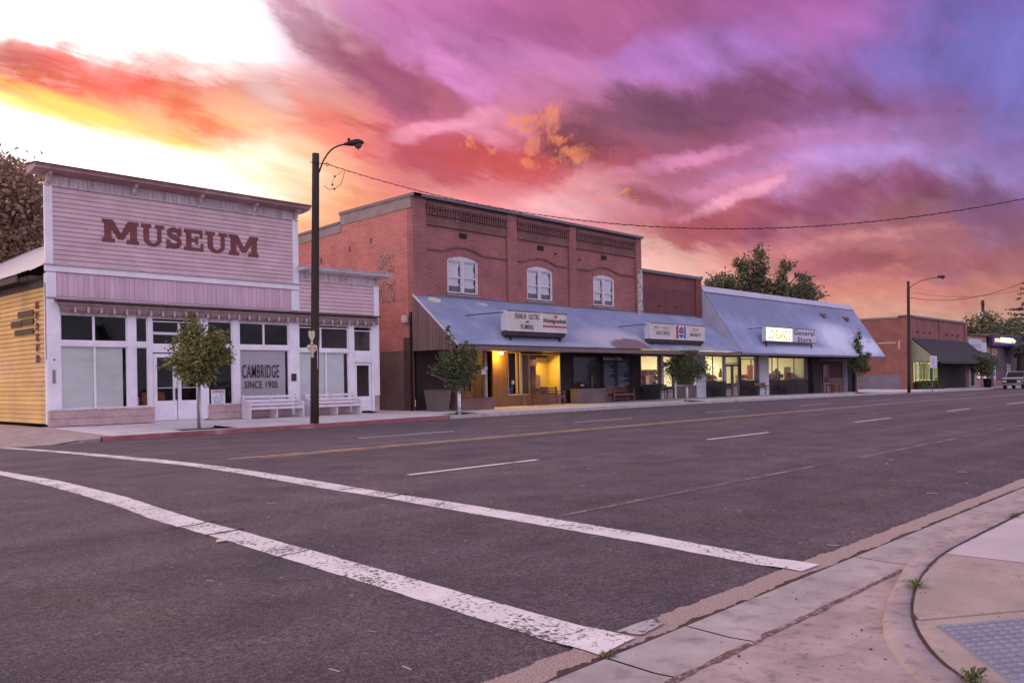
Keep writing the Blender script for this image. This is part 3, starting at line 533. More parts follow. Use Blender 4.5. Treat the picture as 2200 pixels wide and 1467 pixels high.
# side street the camera looks across, and the near side beyond the corner
r = MB(); r.quad((-60, -40, -.02), (1.2, -40, -.02), (1.2, 2.74, -.004), (-60, 2.74, -.004)); struct(r.build('side_street', asphalt))
def strip(name, a, b, m, wid=None, step=.4, dz=.004, kind=True, jit=.0, parent=None):
    """a, b: polylines (x, y) with equal param; draped on the road"""
    def res(P, n):
        L = [0]
        for p, q in zip(P, P[1:]): L.append(L[-1]+hypot(q[0]-p[0], q[1]-p[1]))
        out = []
        for i in range(n+1):
            t = L[-1]*i/n; j = max(k for k in range(len(L)-1) if L[k] <= t+1e-9)
            f = (t-L[j])/(L[j+1]-L[j]); out.append((P[j][0]+(P[j+1][0]-P[j][0])*f, P[j][1]+(P[j+1][1]-P[j][1])*f))
        return out
    ln = sum(hypot(q[0]-p[0], q[1]-p[1]) for p, q in zip(a, a[1:])); n = max(2, int(ln/step))
    A, B = res(a, n), res(b, n); mb = MB(); rr = random.Random(len(name)*7+int(a[0][0]*10))
    rows_ = []
    for p, q in zip(A, B):
        row = []
        for k in range(5):
            f = k/4; x = p[0]+(q[0]-p[0])*f; y = p[1]+(q[1]-p[1])*f
            if k in (0, 4) and jit: x += rr.uniform(-jit, jit); y += rr.uniform(-jit, jit)
            row.append((x, y, max(road_z(x, y)+dz, (.0205 if y < 3.05 and 'cross' in name else -9))))
        rows_.append(row)
    mb.grid(rows_); o = mb.build(name, m, parent)
    return struct(o) if parent is None else o
strip('crosswalk_line', [(4.62, 17.6), (4.59, 15.74), (4.62, 13.22), (4.48, 10.7), (4.34, 9.51), (4.22, 8.35), (4.18, 7.41), (4.09, 5.86), (4.04, 4.87), (4.0, 4.21), (3.94, 2.78)],
      [(4.36, 17.6), (4.36, 14.93), (4.31, 13.04), (4.19, 11.21), (4.06, 9.7), (3.93, 8.79), (3.89, 8.12), (3.86, 7.25), (3.79, 6.19), (3.73, 4.99), (3.66, 3.84), (3.58, 2.74)], white_paint, step=.12, jit=.007)
strip('crosswalk_line', [(7.04, 23.5), (7.09, 18.8), (7.15, 15.22), (7.12, 13.14), (6.88, 10.08), (6.74, 8.52), (6.70, 7.02), (6.55, 4.41), (6.37, 2.78)],
      [(6.82, 23.4), (6.83, 19.31), (6.80, 16.29), (6.84, 13.89), (6.72, 11.92), (6.47, 9.49), (6.43, 8.19), (6.31, 6.59), (6.2, 4.23), (6.07, 2.78)], white_paint, step=.12, jit=.007)
m_ = strip('crosswalk_line', [(3.98, 2.93), (4.36, 2.92)], [(4.0, 2.78), (4.28, 2.82)], thin_paint, step=.08, jit=.01)
def line(name, x0, x1, y, wd, m, step=1.0, jit=0):
    return strip(name, [(x0, y+wd/2), (x1, y+wd/2)], [(x0, y-wd/2), (x1, y-wd/2)], m, step=step, jit=jit)
line('centre_line', 7.9, 200, 14.42, .12, yellow_paint, .5, .004); line('centre_line', 8.4, 200, 14.17, .10, yellow_paint, .5, .004)
for x in (8.15, 16.6, 24.8, 33.1, 41.4, 49.8, 58, 66): line('lane_line', x, x+2.85, 9.7, .12, white_paint, .4, .004)
for x in (12.9, 21.3, 29.3, 37.6, 46, 54, 62): line('lane_line', x, x+3.2, 17.2, .12, white_paint, .4, .004)
crk = mat('dark_crack', (.045, .035, .042), .95, .3, 20)
def crack(name, pts, wd, m, seed):
    rr = random.Random(seed); P = []
    for (a, b), (c, d) in zip(pts, pts[1:]):
        n = max(2, int(hypot(c-a, d-b)/.05))
        for i in range(n): P.append((a+(c-a)*i/n, b+(d-b)*i/n+.0))
    dy = 0; A = []; B = []
    for x, y in P:
        dy = dy*.92+rr.gauss(0, .012); w_ = wd*rr.uniform(.35, 1.2)/2; A.append((x, y+dy+w_)); B.append((x, y+dy-w_))
    mb = MB(); mb.grid([[(a[0], a[1], road_z(*a)+.0065), (b[0], b[1], road_z(*b)+.0065)] for a, b in zip(A, B)]); struct(mb.build(name, m))
for i, (x0_, x1_, y_, wd_) in enumerate(((3.80, 4.35, 8.05, .04), (3.84, 4.3, 7.42, .05), (3.9, 4.42, 8.75, .014), (4.0, 4.45, 9.35, .012), (3.7, 4.15, 6.1, .02), (6.5, 6.95, 9.1, .045), (6.4, 6.9, 8.1, .035), (6.6, 7.1, 12.2, .02), (6.7, 7.2, 14.2, .02), (6.35, 6.72, 6.9, .012))):
    crack('road_crack', [(x0_, y_), (x1_, y_+.06)], wd_, crk, i)
crack('road_crack', [(-4, 7.7), (3.8, 8.0), (9, 8.3), (16, 8.15), (30, 8.3)], .012, crk, 31); crack('road_crack', [(7, 13.1), (18, 13.25), (40, 13.1)], .02, crk, 32); crack('road_crack', [(-3, 12.1), (5, 12.0)], .016, crk, 33)
dusty = mat('pale_dust_streak', (.165, .13, .15), .9, .3, 7, .4, 50)
line('parking_line', 6.8, 60, 5.69, .08, faint_paint, .25, .008)
# near gutter: exposed aggregate strip, joint, concrete pan
def zr(x): return slope(x)
def band(name, y0, y1, z0, z1, m, x0, x1, n=60, j0=0, j1=0, seed=1, parent=None):
    mb = MB(); rr = random.Random(seed); rows_ = []
    for i in range(n+1):
        x = x0+(x1-x0)*(i/n)**1.6
        rows_.append([(x, y0+rr.uniform(-j0, j0), z0+slope(x)), (x, y1+rr.uniform(-j1, j1), z1+slope(x))])
    mb.grid(rows_); return mb
def fuzzy(y0, y1, z, x0, x1, j0, j1, seed):
    mb = MB(); rr = random.Random(seed); rows_ = []; x = x0; d0 = d1 = 0
    while x < x1:
        d0 = d0*.8+rr.gauss(0, 1)*j0; d1 = d1*.8+rr.gauss(0, 1)*j1
        rows_.append([(x, y0+d0, z+slope(x)), (x, y1+d1, z+slope(x))]); x += max(.008, .004*abs(x))
    mb.grid(rows_); return mb
struct(fuzzy(2.68, 2.93, .0125, -2, 120, .001, .006, 3).build('gutter_aggregate', aggregate))
struct(fuzzy(2.665, 2.725, .0165, -2, 120, .0045, .007, 4).build('gutter_joint', dirt))
PAN_X = [-2.0, .6, 2.1, 3.56, 4.32, 6.82, 9.9, 13.0, 16.2, 19.4, 22.6, 26, 30, 36, 44, 60, 90, 130]
gut = thing('gutter', '', '', (4, 2.4, 0)); del gut['label'], gut['category']; gut['kind'] = 'structure'
for a, b in zip(PAN_X, PAN_X[1:]):
    mb = MB(); k = max(2, int((b-a)/.5)); rw = []
    for i in range(k+1):
        x = a+.008+(b-a-.016)*i/k; s_ = slope(x); rw.append([(x, 2.25, -.18+s_), (x, 2.25, .012+s_), (x, 2.40, .006+s_), (x, 2.685, .019+s_), (x, 2.69, -.18+s_)])
    mb.grid(rw); mb.build('slab', concrete, gut)
mb = MB(); mb.box(-3, 130, 2.0, 2.68, -.75, -.02); mb.build('joint', dirt, gut)
struct(fuzzy(2.232, 2.272, .0155, -2, 6.6, .0035, .004, 9).build('dirt_line', mat('sandy_dirt', (.17, .11, .10), .95, .45, 30, .6, 60, col2=(.42, .31, .3), c2amt=.35, c2scale=30)))
# ramp and corner
FACE = [(60, 2.38), (30, 2.40), (14, 2.41), (9.04, 2.38), (7.24, 2.29), (6.6, 2.21), (5.9, 2.06), (5.3, 1.92), (4.85, 1.76), (4.45, 1.56), (4.1, 1.3), (3.85, 1.0), (3.6, .5), (3.5, 0), (3.5, -3)]
CRK = [(60, 2.12), (30, 2.12), (14, 2.11), (9.43, 2.09), (7.41, 2.085), (6.89, 2.07), (6.35, 2.0), (5.93, 1.93), (5.47, 1.81), (5.19, 1.72), (4.9, 1.59), (4.6, 1.42), (4.42, 1.29), (4.2, 1.08), (3.95, .7), (3.8, .2), (3.75, -3)]
def resamp(P, n):
    L = [0]
    for p, q in zip(P, P[1:]): L.append(L[-1]+hypot(q[0]-p[0], q[1]-p[1]))
    # finer near the corner
    out = []
    for i in range(n+1):
        t = L[-1]*i/n; j = max(k for k in range(len(L)-1) if L[k] <= t+1e-9)
        f = (t-L[j])/(L[j+1]-L[j]); out.append((P[j][0]+(P[j+1][0]-P[j][0])*f, P[j][1]+(P[j+1][1]-P[j][1])*f))
    return out
def smooth(P, it=3):
    for _ in range(it):
        Q = [P[0]]
        for a, b in zip(P, P[1:]): Q += [(a[0]*.75+b[0]*.25, a[1]*.75+b[1]*.25), (a[0]*.25+b[0]*.75, a[1]*.25+b[1]*.75)]
        P = Q+[P[-1]]
    return P
FS, CS = smooth(FACE[2:]), smooth(CRK[2:])
def kz(x): return .1 if x > 6.4 else (.1-(6.4-x)/1.9*.062 if x > 4.5 else .038)
nseg = 220; FR = resamp(FS, nseg); CR = resamp(CS, nseg)
mb = MB(); rw = []
for (fx, fy), (cx, cy) in zip(FR, CR):
    z = kz(fx); dx, dy = cx-fx, cy-fy
    rw.append([(fx-dx*.12, fy-dy*.12, -.02), (fx, fy, z*.78), (fx+dx*.14, fy+dy*.14, z*.985+.001), (cx-dx*.06, cy-dy*.06, .1 if fx > 6.4 else z+.004), (cx, cy, z-.03)])
mb.grid(rw); struct(mb.build('kerb', concrete_pink, smooth=True))
mb = MB(); mb.box(14, 130, 2.12, 2.4, -.4, .098); struct(mb.build('kerb', concrete))
# ramp concrete in front of the kerb (between gutter and kerb face)
mb = MB(); poly = [(x, y) for x, y in FR if x < 6.7]; rw = []
for x, y in poly:
    rw.append([(min(x, 6.6)-.0, min(2.252, 2.252), .0125), (x+.03, y-.02, .009)] if y > 1.9 else [(x-(1.9-y)*.2-.0, 2.252, .0125), (x+.03, y-.02, .009+.012)])
ramp_poly = [(-2, 2.252, .0125), (6.55, 2.252, .0125)] + [(x+.03, y-.01, .011+.02*max(0, min(1, (5.5-x)/1.5))) for x, y in poly[::4]] + [(3.53, -3, .03), (-2, -3, .03)]
mb = MB(); mb.prism(ramp_poly, (0, 0, -.2)); struct(mb.build('kerb_ramp', concrete_pink))
# crack line between kerb and pavement
mb = MB(); rr = random.Random(5); rw = []
for (cx, cy), (fx, fy) in zip(CR, FR):
    z = .1035 if fx > 6.4 else kz(fx)+.0075
    L_ = hypot(cx-fx, cy-fy) or 1; nx, ny = (cx-fx)/L_, (cy-fy)/L_; a = rr.uniform(.010, .018); b = rr.uniform(.008, .02)
    rw.append([(cx-nx*a, cy-ny*a, z), (cx+nx*b, cy+ny*b, z)])
mb.grid(rw); struct(mb.build('kerb_joint', dirt))
# near pavement slabs (joints recessed)
pav = thing('pavement', '', '', (6, 1.2, 0)); del pav['label'], pav['category']; pav['kind'] = 'structure'
CC = [(x, y) for x, y in CS]
def cy_at(x):
    for (a, b), (c, d) in zip(CC, CC[1:]):
        if min(a, c) <= x <= max(a, c) and a != c: return b+(d-b)*(x-a)/(c-a)
    return 2.1
def pz(x): return .1 if x > 6.4 else max(.045, .1-(6.4-x)/2.2*.055)
def slab(x0, x1, y0, m, n=14, ytop=None):
    mb = MB(); rw = []
    for i in range(n+1):
        x = x0+(x1-x0)*i/n; yt = cy_at(x)-.006 if ytop is None else ytop; z = pz(x)
        rw.append([(x, y0, z-.15), (x, y0, z), (x, (y0+yt)/2, z), (x, yt, z), (x, yt, z-.15)])
    mb.grid(rw); return mb
slab(6.955, 9.6, .2, None).build('slab', concrete_pale, pav)
for a in (9.615, 12.6, 15.6, 18.6, 21.6, 24.6): slab(a, a+2.985, .2, None, 4).build('slab', concrete_pale, pav)
mb = slab(27.6, 130, .2, None, 4); mb.build('slab', concrete_pale, pav)
# slab with rounded edge beside the tactile pad: polygon between crack curve and joints
ptsA = [(x, cy_at(x)-.006) for x in [6.94-.1*i for i in range(18)]]      # 6.94 .. 5.24
polyA = [(6.94, 0.3)] + ptsA + [(5.12, 1.655), (5.64, 1.255), (6.0, .95), (6.5, .55), (6.9, .28)]
mb = MB(); mb.prism([(x, y, pz(x)) for x, y in polyA], (0, 0, -.12)); mb.build('slab', concrete_tan, pav)
ptsB = [(x, cy_at(x)-.006) for x in [5.1-.06*i for i in range(23)]]      # 5.1 .. 3.78
polyB = [(5.1, 1.64)] + ptsB + [(3.74, -.6), (6.4, -.6), (6.9, .26), (5.98, .94), (5.62, 1.245)]
mb = MB(); mb.prism([(x, y, pz(x)-.002) for x, y in polyB], (0, 0, -.12)); mb.build('slab', concrete_tan, pav)
mb = MB(); mb.prism([(x, y, z) for x, y, z in ((3.7, -3, .0), (20, -3, .04), (20, 2.05, .04), (6.9, 2.0, .04), (5.2, 1.6, .03), (4.3, 1.0, .01))], (0, 0, -.5)); mb.build('bedding', dirt, pav)
# tactile pad with its domes
tp = thing('tactile_paving', 'blue-grey tactile paving pad with rows of raised domes on the near street corner', 'tactile paving', (5.0, 1.3, .06))
A_, B_, C_ = Vector((5.04, 1.545, 0)), Vector((6.44, .46, 0)), Vector((4.24, .93, 0))
U_, V_ = (B_-A_), (C_-A_); D_ = A_+U_+V_
def tz(p): return pz(p.x)
mb = MB(); cs = [A_, B_, D_, C_]; mb.prism([(p.x, p.y, tz(p)+.004) for p in cs], (0, 0, -.03)); mb.build('pad', tactile_m, tp)
dm = MB(); dm.lathe([(.024, 0), (.022, .007), (.015, .012), (.006, .014)], (0, 0, 0), 8); dome = unit_mesh('dome', tactile_m, dm)
nu, nv = int(U_.length/.062), int(V_.length/.062)
cnt = 0
for i in range(nu):
    for j in range(nv):
        p = A_+U_*((i+.6)/nu)+V_*((j+.6)/nv)
        if cnt < 300 and (p-fw*p.dot(fw)).length < p.dot(fw)*.70 + .05 and p.dot(fw) > 3.9:
            piece('dome', dome, tp, (p.x, p.y, tz(p)+.004)); cnt += 1
# weeds in the crack
def weed(x, y, z, s, seed, label):
    rr = random.Random(seed); mb = MB()
    for i in range(46):
        a = rr.uniform(0, 2*pi); r0 = rr.uniform(0, .3)*s; L_ = rr.uniform(.25, 1)*s; h = rr.uniform(.06, .5)*s
        p = Vector((x+cos(a)*r0, y+sin(a)*r0*.6, z)); q = p+Vector((cos(a)*L_*.6, sin(a)*L_*.5, h)); e = p+Vector((cos(a)*L_, sin(a)*L_*.8, h*.4)); w_ = Vector((-sin(a), cos(a), 0))*s*.05
        mb.quad(tuple(p-w_*.3), tuple(q-w_), tuple(q+w_), tuple(p+w_*.3)); mb.tri(tuple(q-w_), tuple(e), tuple(q+w_))
    return tag(mb.build('weed', weed_m), label, 'weed')
weed(5.80, 1.90, .09, .10, 1, 'small green weed spreading from the kerb joint beside the upper pavement slab')
weed(4.28, 1.16, .06, .11, 2, 'low weed tuft in the kerb joint at the bottom edge near the tactile pad')
weed(3.58, 2.70, .015, .07, 3, 'tiny weeds in the gutter joint at the end of the near crosswalk line')
weed(9.1, 2.09, .1, .08, 4, 'dark tuft of weed in the kerb joint at the right edge of the picture')
# grit, pebbles, straws, lying leaf
rr = random.Random(11); mb = MB()
for i in range(230):
    x = rr.uniform(2.6, 7.6); y = rr.uniform(.9, 2.66)
    if rr.random() < .55: x = rr.uniform(3.2, 4.8); y = rr.uniform(1.2, 2.2)
    on = y < cy_at(x) if x > 3.9 else False
    z = (pz(x) if on else (.017 if y > 2.25 else .02)); s_ = rr.choice((.002, .003, .003, .005))
    if i < 7: s_ = .010
    a = rr.uniform(0, 3); v_ = [(x+s_*cos(a+k*1.57)*rr.uniform(.6, 1.3), y+s_*sin(a+k*1.57)*rr.uniform(.6, 1.3), z) for k in range(4)]
    mb.prism(v_, (0, 0, s_*.6))
stuff(mb.build('grit', pebble_m))
mb = MB()
for i in range(90):
    x = rr.uniform(2.2, 16); y = rr.uniform(3.0, 9.0); s_ = rr.uniform(.004, .008)*(1+x*.05); z = road_z(x, y)+.002; a = rr.uniform(0, 3); l_ = s_*rr.choice((1, 1, 1.5, 5))
    c_, n_ = cos(a), sin(a)
    mb.prism([(x-c_*l_-n_*s_*.4, y-n_*l_+c_*s_*.4, z), (x+c_*l_-n_*s_*.4, y+n_*l_+c_*s_*.4, z), (x+c_*l_+n_*s_*.4, y+n_*l_-c_*s_*.4, z), (x-c_*l_+n_*s_*.4, y-n_*l_-c_*s_*.4, z)], (0, 0, s_*.5))
stuff(mb.build('straw_bits', straw))
mb = MB(); z = road_z(3.8, 7.07)+.006; mb.prism([(3.74, 7.06, z), (3.8, 7.0, z+.01), (3.85, 7.08, z), (3.79, 7.13, z+.012)], (0, 0, .004))
tag(mb.build('dry_leaf', mat('pale_dry_leaf', (.75, .62, .42), .8)), 'pale dry leaf lying on the asphalt below the near crosswalk line', 'leaf')
# far kerb, pavement, tree wells
fk = thing('far_kerb', '', '', (20, 24.3, 0)); del fk['label'], fk['category']; fk['kind'] = 'structure'
def kerb_run(x0, x1, m, n):
    mb = MB(); rw = []
    for i in range(n+1):
        x = x0+(x1-x0)*i/n; y = curb_y(x); s_ = slope(x)
        rw.append([(x, y-.03, -.03+s_), (x, y, .125+s_), (x, y+.02, .142+s_), (x, y+.16, .145+s_), (x, y+.16, 0+s_)])
    mb.grid(rw); mb.build('kerb', m, fk)
KX = [9.3, 12.2, 15.2, 18.2, 21.2, 23.0]
for a, b in zip(KX, KX[1:]): kerb_run(a+.008, b-.008, red_paint, 3)
KX = [23.0, 26, 29, 32, 35, 38, 41, 44, 47, 50, 55, 60, 65, 70, 80, 90, 110, 140]
for a, b in zip(KX, KX[1:]): kerb_run(a+.01, b-.01, concrete, 3)
mb = MB(); rw = []
for x, h in ((8.3, .01), (8.7, .05), (9.0, .11), (9.29, .14)): rw.append([(x, curb_y(x)-.03+.1, -.03), (x, curb_y(x)+.1-.1*(h/.14), h*.9), (x, curb_y(x)+.16, h+.003), (x, curb_y(x)+.16, 0)])
mb.grid(rw); mb.build('kerb_end', concrete, fk)
line_g = strip('gutter_dust', [(8.5, 23.46), (60, 25.02)] if False else [(x, y-.03) for x, y in CURB[:6]], [(x, y-.28) for x, y in CURB[:6]], mat('gutter_dust', (.17, .13, .13), .9, .3, 6, .3), step=.5, jit=.03, dz=.005)
fp = thing('far_pavement', '', '', (20, 26, 0)); del fp['label'], fp['category']; fp['kind'] = 'structure'
WELLS = {(11.85, 13.65): 24.25, (23.2, 24.9): 25.0, (41.3, 43.0): 25.25, (66.2, 67.9): 25.4}
sx_ = [9.62, 11.85, 13.65, 16.3, 19.6, 23.2, 24.9, 27.8, 30.8, 34.0, 37.8, 41.3, 43.0, 45.6, 48.3, 51.5, 54.7, 57.9, 61.5, 66.2, 67.9, 70.5, 73, 78, 84, 92, 104.5, 116, 140, 200]
for a, b in zip(sx_, sx_[1:]):
    well = WELLS.get((a, b)); a += .006; b -= .006
    def sl(y0f, y1f):
        mb = MB(); n = max(2, int((b-a)/1.5)); rw = []
        for i in range(n+1):
            x = a+(b-a)*i/n; y0, y1 = y0f(x), y1f(x); rw.append([(x, y0, walk_z(x, y0)-.15), (x, y0, walk_z(x, y0)), (x, y1, walk_z(x, y1)), (x, y1, walk_z(x, y1)-.15)])
        mb.grid(rw); mb.build('slab', concrete_slab, fp)
    if well:
        sl(lambda x: curb_y(x)+.168, lambda x: well-.005); sl(lambda x: well+1.5, lambda x: 26.6)
        mb = MB(); mb.box(a, b, well, well+1.49, -.1+slope(a), walk_z(a, well)-.03); mb.build('tree_well', mulch, fp)
    else: sl(lambda x: curb_y(x)+.168, lambda x: 26.6)
    sl(lambda x: 26.612, lambda x: 32.5 if x > 23 else 28.9)
mb = MB(); rw = [[(x, 24.5, slope(x)-.02), (x, 33, slope(x)-.02)] for x in (9.65, 30, 60, 100, 200)]; mb.grid(rw); mb.build('bedding', dirt, fp)
# pale apron at the left of the museum
mb = MB(); rw = []
for x in (-60, -30, -10, 0, 4, 7, 8.0, 8.7, 9.3, 9.622):
    q = max(0, min(1, (x-8.0)/1.62)); L_ = lambda a, y: a*(1-q)+(walk_z(9.63, y)+.001)*q
    rw.append([(x, 23.35 if x < 8 else 23.55+.16*q, .012 if x < 8.4 else .03+.11*q), (x, 24.1, L_(.03, 24.1)), (x, 25.2, L_(.10, 25.2)), (x, 28.0, L_(.155, 28)), (x, 31, .19+.07*q), (x, 60, .22), (x, 160, .2)])
mb.grid(rw); struct(mb.build('apron', concrete_pink))
mb = MB(); mb.quad((9.61, 28.35, .16), (12.2, 28.35, .16), (12.2, 60, .2), (9.61, 60, .2)); struct(mb.build('yard', earth))

# ------------------------------------------------------------------ MUSEUM
X0, X1, XA = 9.66, 18.60, 22.47; YF = 28.5
mu = thing('museum', 'lilac-pink false-fronted wooden museum with white trim and big brown-red lettering', 'building', (14, 28.5, .3))
lap = MB()   # unit clapboard, x 0..1, z 0..1, sloping face to -Y
lap.v = [(0, -.044, 0), (1, -.044, 0), (1, -.010, 1), (0, -.010, 1), (0, 0, 0), (1, 0, 0), (1, 0, 1), (0, 0, 1)]
lap.f = [(0, 1, 2, 3), (0, 4, 5, 1), (3, 2, 6, 7), (0, 3, 7, 4), (1, 5, 6, 2)]
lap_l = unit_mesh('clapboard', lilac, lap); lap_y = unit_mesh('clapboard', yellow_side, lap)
def laps(parent, me, x0, x1, z0, z1, Y, n, name='clapboard', rr=random.Random(3)):
    h = (z1-z0)/n
    for i in range(n):
        if rr.random() < .0: continue
        piece(name, me, parent, (x0, Y, z0+i*h), (x1-x0, 1, h*.985), (0, 0, 0))
# shell
mb = MB(); mb.box(X0+.06, X1, YF-.02, YF+.12, 4.22, 8.1); mb.box(X1, XA-.02, YF+.0, YF+.12, 4.2, 5.85)
mb.box(X0+.05, X0+.17, YF+.1, 52, .38, 4.95); mb.box(XA-.15, XA-.02, YF+.1, 52, .2, 4.2); mb.box(X0, XA, 52, 52.1, .2, 4.9)
mb.build('wall', lilac, mu)
mb = MB(); mb.box(X0+.2, XA-.2, YF+.06, 34, .29, .33); mb.box(X0+.2, XA-.2, 33.4, 33.5, .3, 4.2); mb.box(X0+.2, XA-.2, YF+.15, 34, 4.12, 4.2); mb.build('interior', interior_dark, mu)
for x in (11.2, 13.0, 19.4): # dim furniture inside
    pass
laps(mu, lap_l, X0+.20, X1-.22, 5.30, 7.66, YF-.02, 16)
laps(mu, lap_l, X1+.06, XA-.24, 4.25, 5.43, YF, 8)
vb = MB(); vb.box(0, 1, -.02, 0, 0, 1); vbm = unit_mesh('board', lilac_board, vb)
n = 52; wd = (X1-.32-(X0+.30))/n
for i in range(n): piece('board', vbm, mu, (X0+.30+i*wd, YF-.02-random.uniform(0, .006), 4.30), (wd-.008, 1, .72+random.uniform(-.01, .01)))
fr = MB(); fr.box(0, 1, -.018, 0, 0, 1); frm = unit_mesh('frieze_board', frieze_m, fr)
n = 62; wd = (X1-X0-.3)/n
for i in range(n): piece('frieze_board', frm, mu, (X0+.15+i*wd, YF-.02-random.uniform(0, .005), 7.72), (wd-.006, 1, .40))
n = 26; wd = (XA-X1-.05)/n
for i in range(n): piece('frieze_board', frm, mu, (X1+.02+i*wd, YF-random.uniform(0, .005), 5.47), (wd-.006, 1, .38))
def tb(name, x0, x1, y0, y1, z0, z1, m, p=None, bv=.006): return MB().box(x0, x1, y0, y1, z0, z1).build(name, m, p or mu, bevel=bv)
tb('corner_board', X0-.03, X0+.20, YF-.075, YF+.03, 5.29, 7.68, trim); tb('corner_board', X1-.22, X1+.03, YF-.075, YF+.03, 5.29, 7.68, trim)
tb('corner_block', X0, X0+.28, YF-.07, YF+.04, 4.26, 5.03, trim); tb('corner_block', X1-.30, X1+.02, YF-.07, YF+.04, 4.26, 5.03, trim)
tb('corner_board', XA-.24, XA+.01, YF-.06, YF+.04, 4.22, 5.46, trim); tb('corner_board', X1+.0, X1+.06, YF-.05, YF+.04, 4.22, 5.46, trim)
tb('belt_trim', X0-.05, X1+.06, YF-.10, YF, 5.05, 5.24, trim); tb('belt_ledge', X0-.09, X1+.09, YF-.15, YF-.0, 5.243, 5.285, frieze_m)
tb('frieze_ledge', X0-.04, X1+.04, YF-.09, YF, 7.68, 7.72, frieze_m); tb('frieze_ledge', X1+.02, XA+.03, YF-.07, YF, 5.43, 5.47, frieze_m)
# cornices
def cornice(x0, x1, z, dep, m_face, m_top, h):
    mb = MB(); prof = [(YF, z-h), (YF-dep*.55, z-h*.8), (YF-dep, z-h*.55), (YF-dep, z-.06), (YF-dep-.05, z-.02), (YF-dep-.05, z), (YF+.25, z+.06), (YF+.25, z-h)]
    mb.prism([(x0, y, q) for y, q in prof], (x1-x0, 0, 0)); mb.build('cornice', m_face, mu)
    mb = MB(); mb.prism([(x0-.04, y, q) for y, q in ((YF-dep-.09, z+.003), (YF-dep-.09, z+.03), (YF+.3, z+.10), (YF+.3, z+.07))], (x1-x0+.08, 0, 0)); mb.build('cornice_roof', m_top, mu)
mc = mat('faded_red_lilac_cornice', (.40, .24, .25), .8, .2, 1.2, .2, 25, col2=(.55, .44, .48), c2amt=.35, c2scale=.5)
cornice(X0-.42, X1+.33, 8.22, .50, mc, red_edge, .20); cornice(X1+.04, XA+.42, 5.93, .42, trim, frieze_m, .14)
br = MB(); br.prism([(0, -.02, 0), (0, -.08, .03), (0, -.07, .12), (0, -.16, .20), (0, -.20, .30), (0, -.36, .38), (0, -.36, .46), (0, -.02, .46)], (.10, 0, 0)); brm = unit_mesh('bracket', frieze_m, br)
for x in (X0+.02, 12.3, 14.6, 16.7, X1-.12): piece('bracket', brm, mu, (x, YF, 7.62))
for x in (X1+.35, 20.6, XA-.14): piece('bracket', brm, mu, (x, YF, 5.42), (.8, .9, .85))
# storefront: posts, bulkheads, transom bar
Y = YF
tb('pilaster', X0, X0+.34, Y-.04, Y+.1, .76, 4.2, trim)
tb('post', X0+.32, X0+.38, Y-.06, Y+.1, .76, 4.1, trim)
for a, b in ((12.1, 12.38), (12.78, 12.93), (14.62, 14.9), (15.84, 16.12), (18.17, 18.62), (20.92, 21.2), (22.06, 22.2)):
    tb('post', a, b, Y-.05, Y+.1, .3 if a in (12.78, 14.62, 18.17, 20.92, 22.06) else .76, 4.1, trim)
tb('pilaster', 22.2, 22.47, Y-.05, Y+.1, .95, 4.2, trim); tb('pilaster_foot', 22.22, 22.45, Y-.03, Y+.1, .28, .945, base_pink)
tb('transom_bar', X0+.36, 12.12, Y-.07, Y+.06, 2.76, 2.92, trim); tb('transom_bar', 12.36, 12.8, Y-.045, Y+.06, 2.76, 2.92, trim)
tb('transom_bar', 12.9, 14.64, Y-.03, Y+.06, 2.60, 2.86, trim); tb('transom_bar', 14.88, 15.86, Y-.045, Y+.06, 2.8, 2.9, trim)
tb('transom_bar', 16.1, 18.2, Y-.07, Y+.06, 2.74, 2.90, trim); tb('transom_bar', 18.6, 20.94, Y-.07, Y+.06, 2.68, 2.82, trim)
tb('transom_bar', 21.18, 22.08, Y-.05, Y+.06, 2.3, 2.74, trim); tb('head_rail', X0+.3, 22.25, Y-.03, Y+.08, 3.72, 4.12, frieze_m)
for a, b in ((X0+.02, 12.93), (14.88, 16.12), (16.12, 18.2), (18.6, 20.94)):
    for z0, z1, o in ((.27, .50, -.02), (.505, .74, -.01)): tb('base_board', a, b, Y-.12+o, Y+.1, z0, z1, base_pink, bv=.01)
    tb('sill', a-.01, b+.01, Y-.15, Y+.08, .742, .80, frieze_m)
def win(x0, x1, z0, z1, mull=None, y=YF+.02, f=.035, gl=glass, par=None, wm=trim):
    mb = MB(); mb.box(x0, x1, y-.03, y+.02, z0, z0+f); mb.box(x0, x1, y-.03, y+.02, z1-f, z1); mb.box(x0, x0+f, y-.028, y+.018, z0+f, z1-f); mb.box(x1-f, x1, y-.028, y+.018, z0+f, z1-f)
    xs_ = [x0+f, x1-f]
    if mull:
        mb.box(mull-.035, mull+.035, y-.029, y+.019, z0+f, z1-f); xs_ = [x0+f, mull-.035, mull+.035, x1-f]
    wd_ = mb.build('window', wm, par or mu)
    for a, b in zip(xs_[::2], xs_[1::2]): MB().quad((a, y, z0+f), (b, y, z0+f), (b, y, z1-f), (a, y, z1-f)).build('pane', gl, wd_)
    return wd_
win(10.04, 12.1, 2.92, 3.76, 11.05); win(10.04, 12.1, .79, 2.77, 11.07)
win(12.38, 12.78, 2.92, 3.76); win(12.38, 12.78, .8, 2.77)
win(12.93, 14.62, 2.86, 3.24, 13.87); win(12.93, 14.62, 3.25, 3.66, 13.87)
win(14.9, 15.84, 2.9, 3.73); win(14.9, 15.84, .78, 2.8)
win(16.12, 18.17, 2.9, 3.73, 17.12); win(16.12, 18.17, .8, 2.75)
win(18.62, 20.92, 2.82, 3.66, 19.62); win(18.62, 20.92, .8, 2.69, 19.85); win(21.2, 22.06, 2.74, 3.6)
